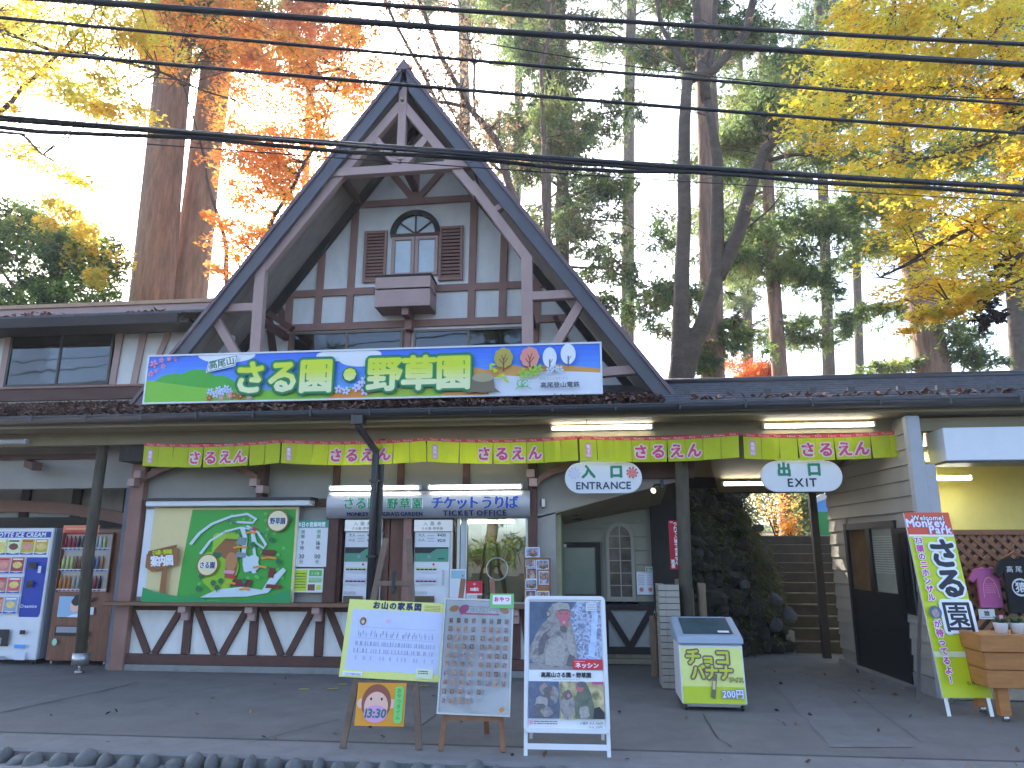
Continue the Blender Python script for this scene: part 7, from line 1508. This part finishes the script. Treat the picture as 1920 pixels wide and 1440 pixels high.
maple('large yellow maple reaching in from the upper right across the wires', Vector((F(2080, 600).x, D1, 0)),
      [([S, F(1880, 180), F(1800, 165), F(1660, 170), F(1560, 160)], T([(1600, 130, .5), (1540, 170, .45), (1500, 215, .35), (1650, 180, .45), (1560, 90, .45), (1720, 130, .5), (1510, 130, .35)])),
       ([S, F(1850, 80), F(1760, 30), F(1680, 10)], T([(1640, 40, .5), (1700, 60, .55), (1760, 30, .5), (1600, 50, .4), (1680, 0, .5), (1820, 60, .45), (1880, 90, .4), (1860, 20, .4), (1740, -20, .5), (1620, 0, .4)]) + rnd(46, 1490, 1990, -60, 330, .25, .5, 10.8, 1.3, 1, lambda x, y: x > 1490 + abs(y - 190) * .5)),
       ([S, F(1870, 260), F(1770, 290), F(1650, 310)], T([(1640, 250, .35), (1700, 230, .4), (1620, 310, .42), (1700, 300, .45), (1760, 270, .4), (1600, 340, .3), (1680, 350, .4)])),
       ([S, F(1900, 380), F(1790, 440), F(1690, 500), F(1650, 520)], T([(1700, 410, .36), (1760, 400, .42), (1830, 400, .45), (1690, 480, .35), (1760, 480, .4), (1820, 470, .4), (1720, 540, .28), (1880, 430, .36), (1800, 530, .25)])),
       ([F(1920, 470), F(1850, 540), F(1750, 590)], T([(1760, 590, .26), (1800, 570, .26), (1725, 600, .2), (1850, 540, .2)]) + rnd(26, 1680, 1960, 340, 560, .2, .38, 10.8, 1.0, 2))],
      YM, 29000, .06, 201, m2=YM, twn=22)
nest = thing('withered_branch', 'dark bunch of withered foliage hanging in the yellow maple', 'branch', F(1850, 560)); b = MB(); b.nofix = True; limb(b, [F(1925, 520), F(1880, 540), F(1850, 570)], .02, .01, 6); b.build('twig', M['twig'], nest)
Pp, Dd, Ln, Wd = spray([F(1850, 570), F(1845, 600), F(1860, 540), F(1880, 500), F(1870, 590)], 1400, .16, 5, ln=(.06, .12), wd=(.02, .03)); cards('dead_leaves', Pp, Dd, Ln, Wd, mat('dead_dark', (0.05, 0.03, 0.025), .9, var=.4), nest, seed=3)
n2 = thing('withered_branch', 'dark bunch of withered foliage high on the right edge, under the upper wires', 'branch', F(1895, 190)); Pp, Dd, Ln, Wd = spray([F(1895, 190), F(1870, 175), F(1905, 205)], 900, .16, 6, ln=(.06, .12), wd=(.02, .03)); cards('dead_leaves', Pp, Dd, Ln, Wd, MATS['dead_dark'], n2, seed=4)
# left side maples
D1 = 11.5
F = lambda x, y, d=11.5: at(x, y, d); S = F(-80, 20)
T = lambda L, s=1.0: [(F(x, y, 11.5 + rng.uniform(-1.5, 1.5)), r * s) for x, y, r in L]
maple('yellow-green maple boughs reaching in from the upper left', Vector((F(-220, 600).x, 11.5, 0)),
      [([S, F(0, 55), F(100, 95), F(190, 105), F(270, 125), F(360, 160), F(470, 200)], T([(60, 60, .4), (110, 50, .45), (170, 60, .4), (150, 85, .4), (240, 130, .4), (200, 140, .35), (60, 115, .4), (20, 110, .4), (90, 140, .35), (230, 60, .35), (260, 40, .3)]) + rnd(44, -60, 300, -40, 210, .25, .45, 11.5, 1.5, 3)),
       ([F(-60, 260), F(20, 190), F(90, 120), F(170, 40), F(190, -30)], T([(30, 40, .3), (10, 130, .35), (110, 150, .35), (180, 160, .35), (120, 175, .25)])),
       ([F(-80, 240), F(40, 250), F(80, 290)], T([(60, 300, .28), (100, 320, .32), (130, 330, .26), (50, 275, .25), (200, 215, .25), (20, 200, .2), (160, 340, .2), (190, 200, .25)]))],
      YG, 17000, .06, 301, m2=YM, twn=18)
T2 = lambda L: [(at(x, y, 13.5 + rng.uniform(-1.2, 1.2)), r) for x, y, r in L]; F2 = lambda x, y: at(x, y, 13.5)
maple('bright orange-red maple in front of and right of the twin trunks', Vector((F2(430, 700).x, 13.5, 1)),
      [([F2(430, 620), F2(425, 460), F2(400, 380), F2(370, 250), F2(330, 120)], T2([(310, 40, .35), (350, 70, .4), (320, 100, .38), (380, 60, .3), (290, 70, .25), (400, 60, .3), (320, 130, .3), (440, 130, .4), (420, 20, .3), (300, 115, .3)]) + rnd(12, 250, 470, -30, 150, .25, .42, 13.5, 1.2, 4)),
       ([F2(430, 560), F2(520, 400), F2(600, 260), F2(640, 130)], T2([(480, 200, .45), (520, 160, .5), (580, 170, .5), (560, 230, .5), (620, 200, .4), (500, 250, .45), (650, 140, .4), (600, 120, .35), (450, 160, .4), (540, 100, .4), (660, 200, .3)]) + rnd(44, 430, 720, 20, 320, .25, .5, 13.5, 1.5, 5, lambda x, y: y < 330 - (x - 560) * .9)),
       ([F2(430, 540), F2(500, 440), F2(560, 330)], T2([(470, 390, .32), (500, 420, .36), (420, 440, .36), (520, 320, .4), (560, 300, .36), (490, 350, .34), (440, 480, .28), (405, 410, .18), (590, 290, .3), (480, 300, .3), (400, 500, .14), (545, 370, .28)]) + rnd(32, 410, 570, 250, 510, .22, .42, 13.5, 1.2, 6, lambda x, y: y < 560 - (x - 380) * .9))],
      OM, 31000, .058, 302, m2=OM, twn=20)
T3 = lambda L: [(at(x, y, 15 + rng.uniform(-1.5, 1.5)), r) for x, y, r in L]; F3 = lambda x, y: at(x, y, 15)
maple('dull russet maple thinning out above the left slope of the gable', Vector((F3(640, 800).x, 15.5, 1)),
      [([F3(640, 420), F3(600, 250), F3(560, 90), F3(540, -50)], T3([(520, 40, .5), (570, 60, .5), (600, 20, .5), (540, 100, .45), (480, 60, .4), (620, 90, .4), (490, 110, .35), (580, 150, .35), (660, 60, .3), (640, 160, .35), (560, 10, .5)]))],
      leafmat('maple_russet', (0.62, 0.30, 0.16), [(0.75, 0.34, 0.16), (0.45, 0.27, 0.16)], .65), 18000, .06, 303, twn=36, twl=1.0)
# broadleaf bush at the left edge
lb = thing('broadleaf_tree', 'dense dark green tree with lighter yellow-green top behind the left wing roof', 'tree', at(60, 620, 13.5)); b = MB(); b.nofix = True; rg = random.Random(51); F = lambda x, y, d=13.5: at(x, y, d)
tl_ = []
for k in range(9):
    e = F(rg.uniform(-80, 210), rg.uniform(420, 560), 13.5 + rg.uniform(-1.2, 1.2)); q = limb(b, [F(70, 700), F(75, 610), e], .10, .02, 6, .05, rg); tl_ += twigs(b, q, 6, .6, .012, rg, .5)
b.build('trunk', M['barkdk'], lb)
cs = [F(rg.uniform(-120, 215), rg.uniform(430, 600), 13.5 + rg.uniform(-1, 1)) for _ in range(115)] + [F(rg.gauss(60, 60), rg.gauss(450, 25)) for _ in range(16)]
star_cards('crown', cs, [.38 * rg.uniform(.6, 1.2) for _ in cs], 32000, .065, GB, lb, 401, flat=.45, tilt=.9)
cs = [F(x, y, 13 + rg.uniform(-.8, .8)) for x, y in ((130, 400), (100, 380), (160, 430), (185, 460), (150, 470), (120, 440), (200, 500), (90, 420), (30, 420), (180, 520), (215, 490))]
star_cards('crown', cs, [.35 * rg.uniform(.6, 1.2) for _ in cs], 5200, .062, YG, lb, 402, flat=.4, tilt=.7)
# red shrub over the roof, greenery up the steps
rs = thing('red_maple', 'small bright red maple showing just above the right roof', 'tree', at(1430, 720, 21) - Vector((0, 0, 1.5))); b = MB(); b.nofix = True; rg = random.Random(61); ctr = at(1430, 720, 21) - Vector((0, 0, 1.5)); cs = []
for k in range(10): e = at(rg.uniform(1370, 1475), rg.uniform(683, 715), 21 + rg.uniform(-.6, .6)); limb(b, [ctr, ctr.lerp(e, .5), e], .04, .01, 5, .02, rg); cs.append(e)
b.build('trunk', M['twig'], rs); star_cards('crown', cs + [at(1440, 700, 20.6), at(1450, 690, 20.6), at(1400, 705, 20.8)], [.33] * 13, 4200, .07, RM, rs, 403, flat=.4, tilt=.8)
for i, (px, py, Y, rd, m_, lab) in enumerate(((1518, 955, 18.2, .8, CED2, 'bright green bush in sunlight seen up the stairs'), (1452, 940, 17, .5, OM, 'orange leafy shrub at the top of the rock bank'), (1478, 985, 14.9, .22, OM, 'small orange sprig hanging beside the stairs'), (1458, 945, 25, 1.5, CED2, 'wide green bush left of the red trunk, seen up the stairs'), (1550, 930, 24, 1.5, CED2, 'tall bright green bush farthest up behind the picture board'))):
    c = at(px, py, Y); sh = thing('shrub', lab, 'shrub', (c.x, Y, 1.7)); b = MB(); b.nofix = True; rg = random.Random(70 + i)
    for k in range(5): limb(b, [Vector((c.x, Y, hz(c.x, Y) - .1)), c + Vector((rg.gauss(0, rd * .3), rg.gauss(0, rd * .3), rg.gauss(0, rd * .3)))], .02, .006, 5, .01, rg)
    b.build('stem', M['twig'], sh); star_cards('foliage', [c + Vector((rg.gauss(0, rd * .4), rg.gauss(0, rd * .4), rg.gauss(0, rd * .4))) for _ in range(12)], [rd * .5] * 12, 6000 if rd > .5 else 500, .07 if rd > .5 else .04, m_, sh, 404 + i, flat=.7, tilt=.8)

# trees across the road, seen only as reflections in the booth window
for k, (x, y, lab) in enumerate(((-3.6, -7.5, 'cedar across the road behind the photographer, to the left'), (1.5, -10, 'cedar across the road straight behind the photographer'), (7.5, -8, 'cedar across the road behind the photographer, to the right'), (-13, -11, 'cedar across the road farthest left'), (14, -12, 'cedar across the road farthest right'))):
    cedar(lab, Vector((x, y, -.2)), Vector((x + .3, y, 13)), .3, .1, 30, 15000, 500 + k, blen=(1.4, 3.2), hr=(.06, 1.0), bark='barkdk', ln=(.2, .5))

# ================================================================== OVERHEAD WIRES
def wire(p0, p1, z, r, label, name='overhead_wire', wraps=0, twin=None):
    a, c = ray(*p0), ray(*p1); A = Vector((0, 0, CAMZ)) + a * ((z - CAMZ) / a.z); C = Vector((0, 0, CAMZ)) + c * ((z - CAMZ) / c.z); d = (C - A)
    pts_ = [A + d * t + Vector((0, 0, .12 * ((t - .5) ** 2 - .25))) for t in [-1.5 + 4 * i / 60 for i in range(61)]]
    t_ = thing(name, label, 'wire', A.lerp(C, .5), group='overhead wires'); b = MB(); b.nofix = True; b.tube(pts_, r, 6); b.build('cable', M['rubber'], t_)
    if twin:
        b = MB(); b.nofix = True; rg = random.Random(3); b.tube([p + Vector((0, .02 * math.sin(i * .9), -twin[0] - .02 * math.sin(i * 1.7))) for i, p in enumerate(pts_)], twin[1], 6); b.build('second_cable', M['rubber'], t_)
        b = MB(); b.nofix = True; n = 900; L = pts_[-1] - pts_[0]
        b.tube([pts_[0] + L * (i / n) + Vector((0, (r + twin[1] + .01) * math.cos(i * .8), -twin[0] / 2 + (twin[0] / 2 + r) * math.sin(i * .8))) + Vector((0, 0, .12 * (((-1.5 + 4 * i / n) - .5) ** 2 - .25) - 0.12 * ((1 - i / n) * (4 - .25) + (i / n) * (4 - .25)))) for i in range(n)], .003, 3); b.build('lashing_wire', M['rubber'], t_)
    return t_
wire((100, -2), (1920, 121), 6.6, 0.0336, 'topmost thick cable running down from the upper left corner')
wire((540, -4), (1920, 83), 7.0, 0.0256, 'thick cable leaving the top edge above the gable point')
wire((0, 33), (1920, 196), 6.0, 0.0160, 'thin cable third from the top at the left edge')
wire((0, 92), (1920, 250), 5.7, 0.0176, 'thin cable fourth from the top at the left edge')
wire((0, 222), (1920, 352), 5.2, 0.0288, 'thick lashed double cable crossing the gable', twin=(.07, .02))
wire((0, 218), (1920, 366), 5.15, 0.0144, 'cable running close beside the thick lashed double cable')
wire((0, 249), (1920, 378), 5.0, 0.0056, 'hair-thin wire below the thick lashed double cable')
wire((1440, 155), (1920, 186), 6.3, 0.0064, 'hair-thin wire in the yellow maple above the fourth cable')
bpy.data.objects.remove(_to); 

# ================================================================== GLARE_HAZE volume added to imitate lens glare over the trees
if GLARE_HAZE:
    b = MB(); b.box(-90, 90, -40, 95, -1.3, 27); hz_o = b.build('glare_haze', None); hz_o['kind'] = 'stuff'
    hm = bpy.data.materials.new('glare_haze'); hm.use_nodes = True; N = hm.node_tree.nodes; N.remove(N['Principled BSDF']); pv = N.new('ShaderNodeVolumePrincipled')
    pv.inputs['Color'].default_value = (0.95, 0.97, 1.0, 1); pv.inputs['Density'].default_value = GLARE_HAZE; pv.inputs['Anisotropy'].default_value = 0.5
    hm.node_tree.links.new(pv.outputs[0], N['Material Output'].inputs['Volume']); hz_o.data.materials.append(hm)
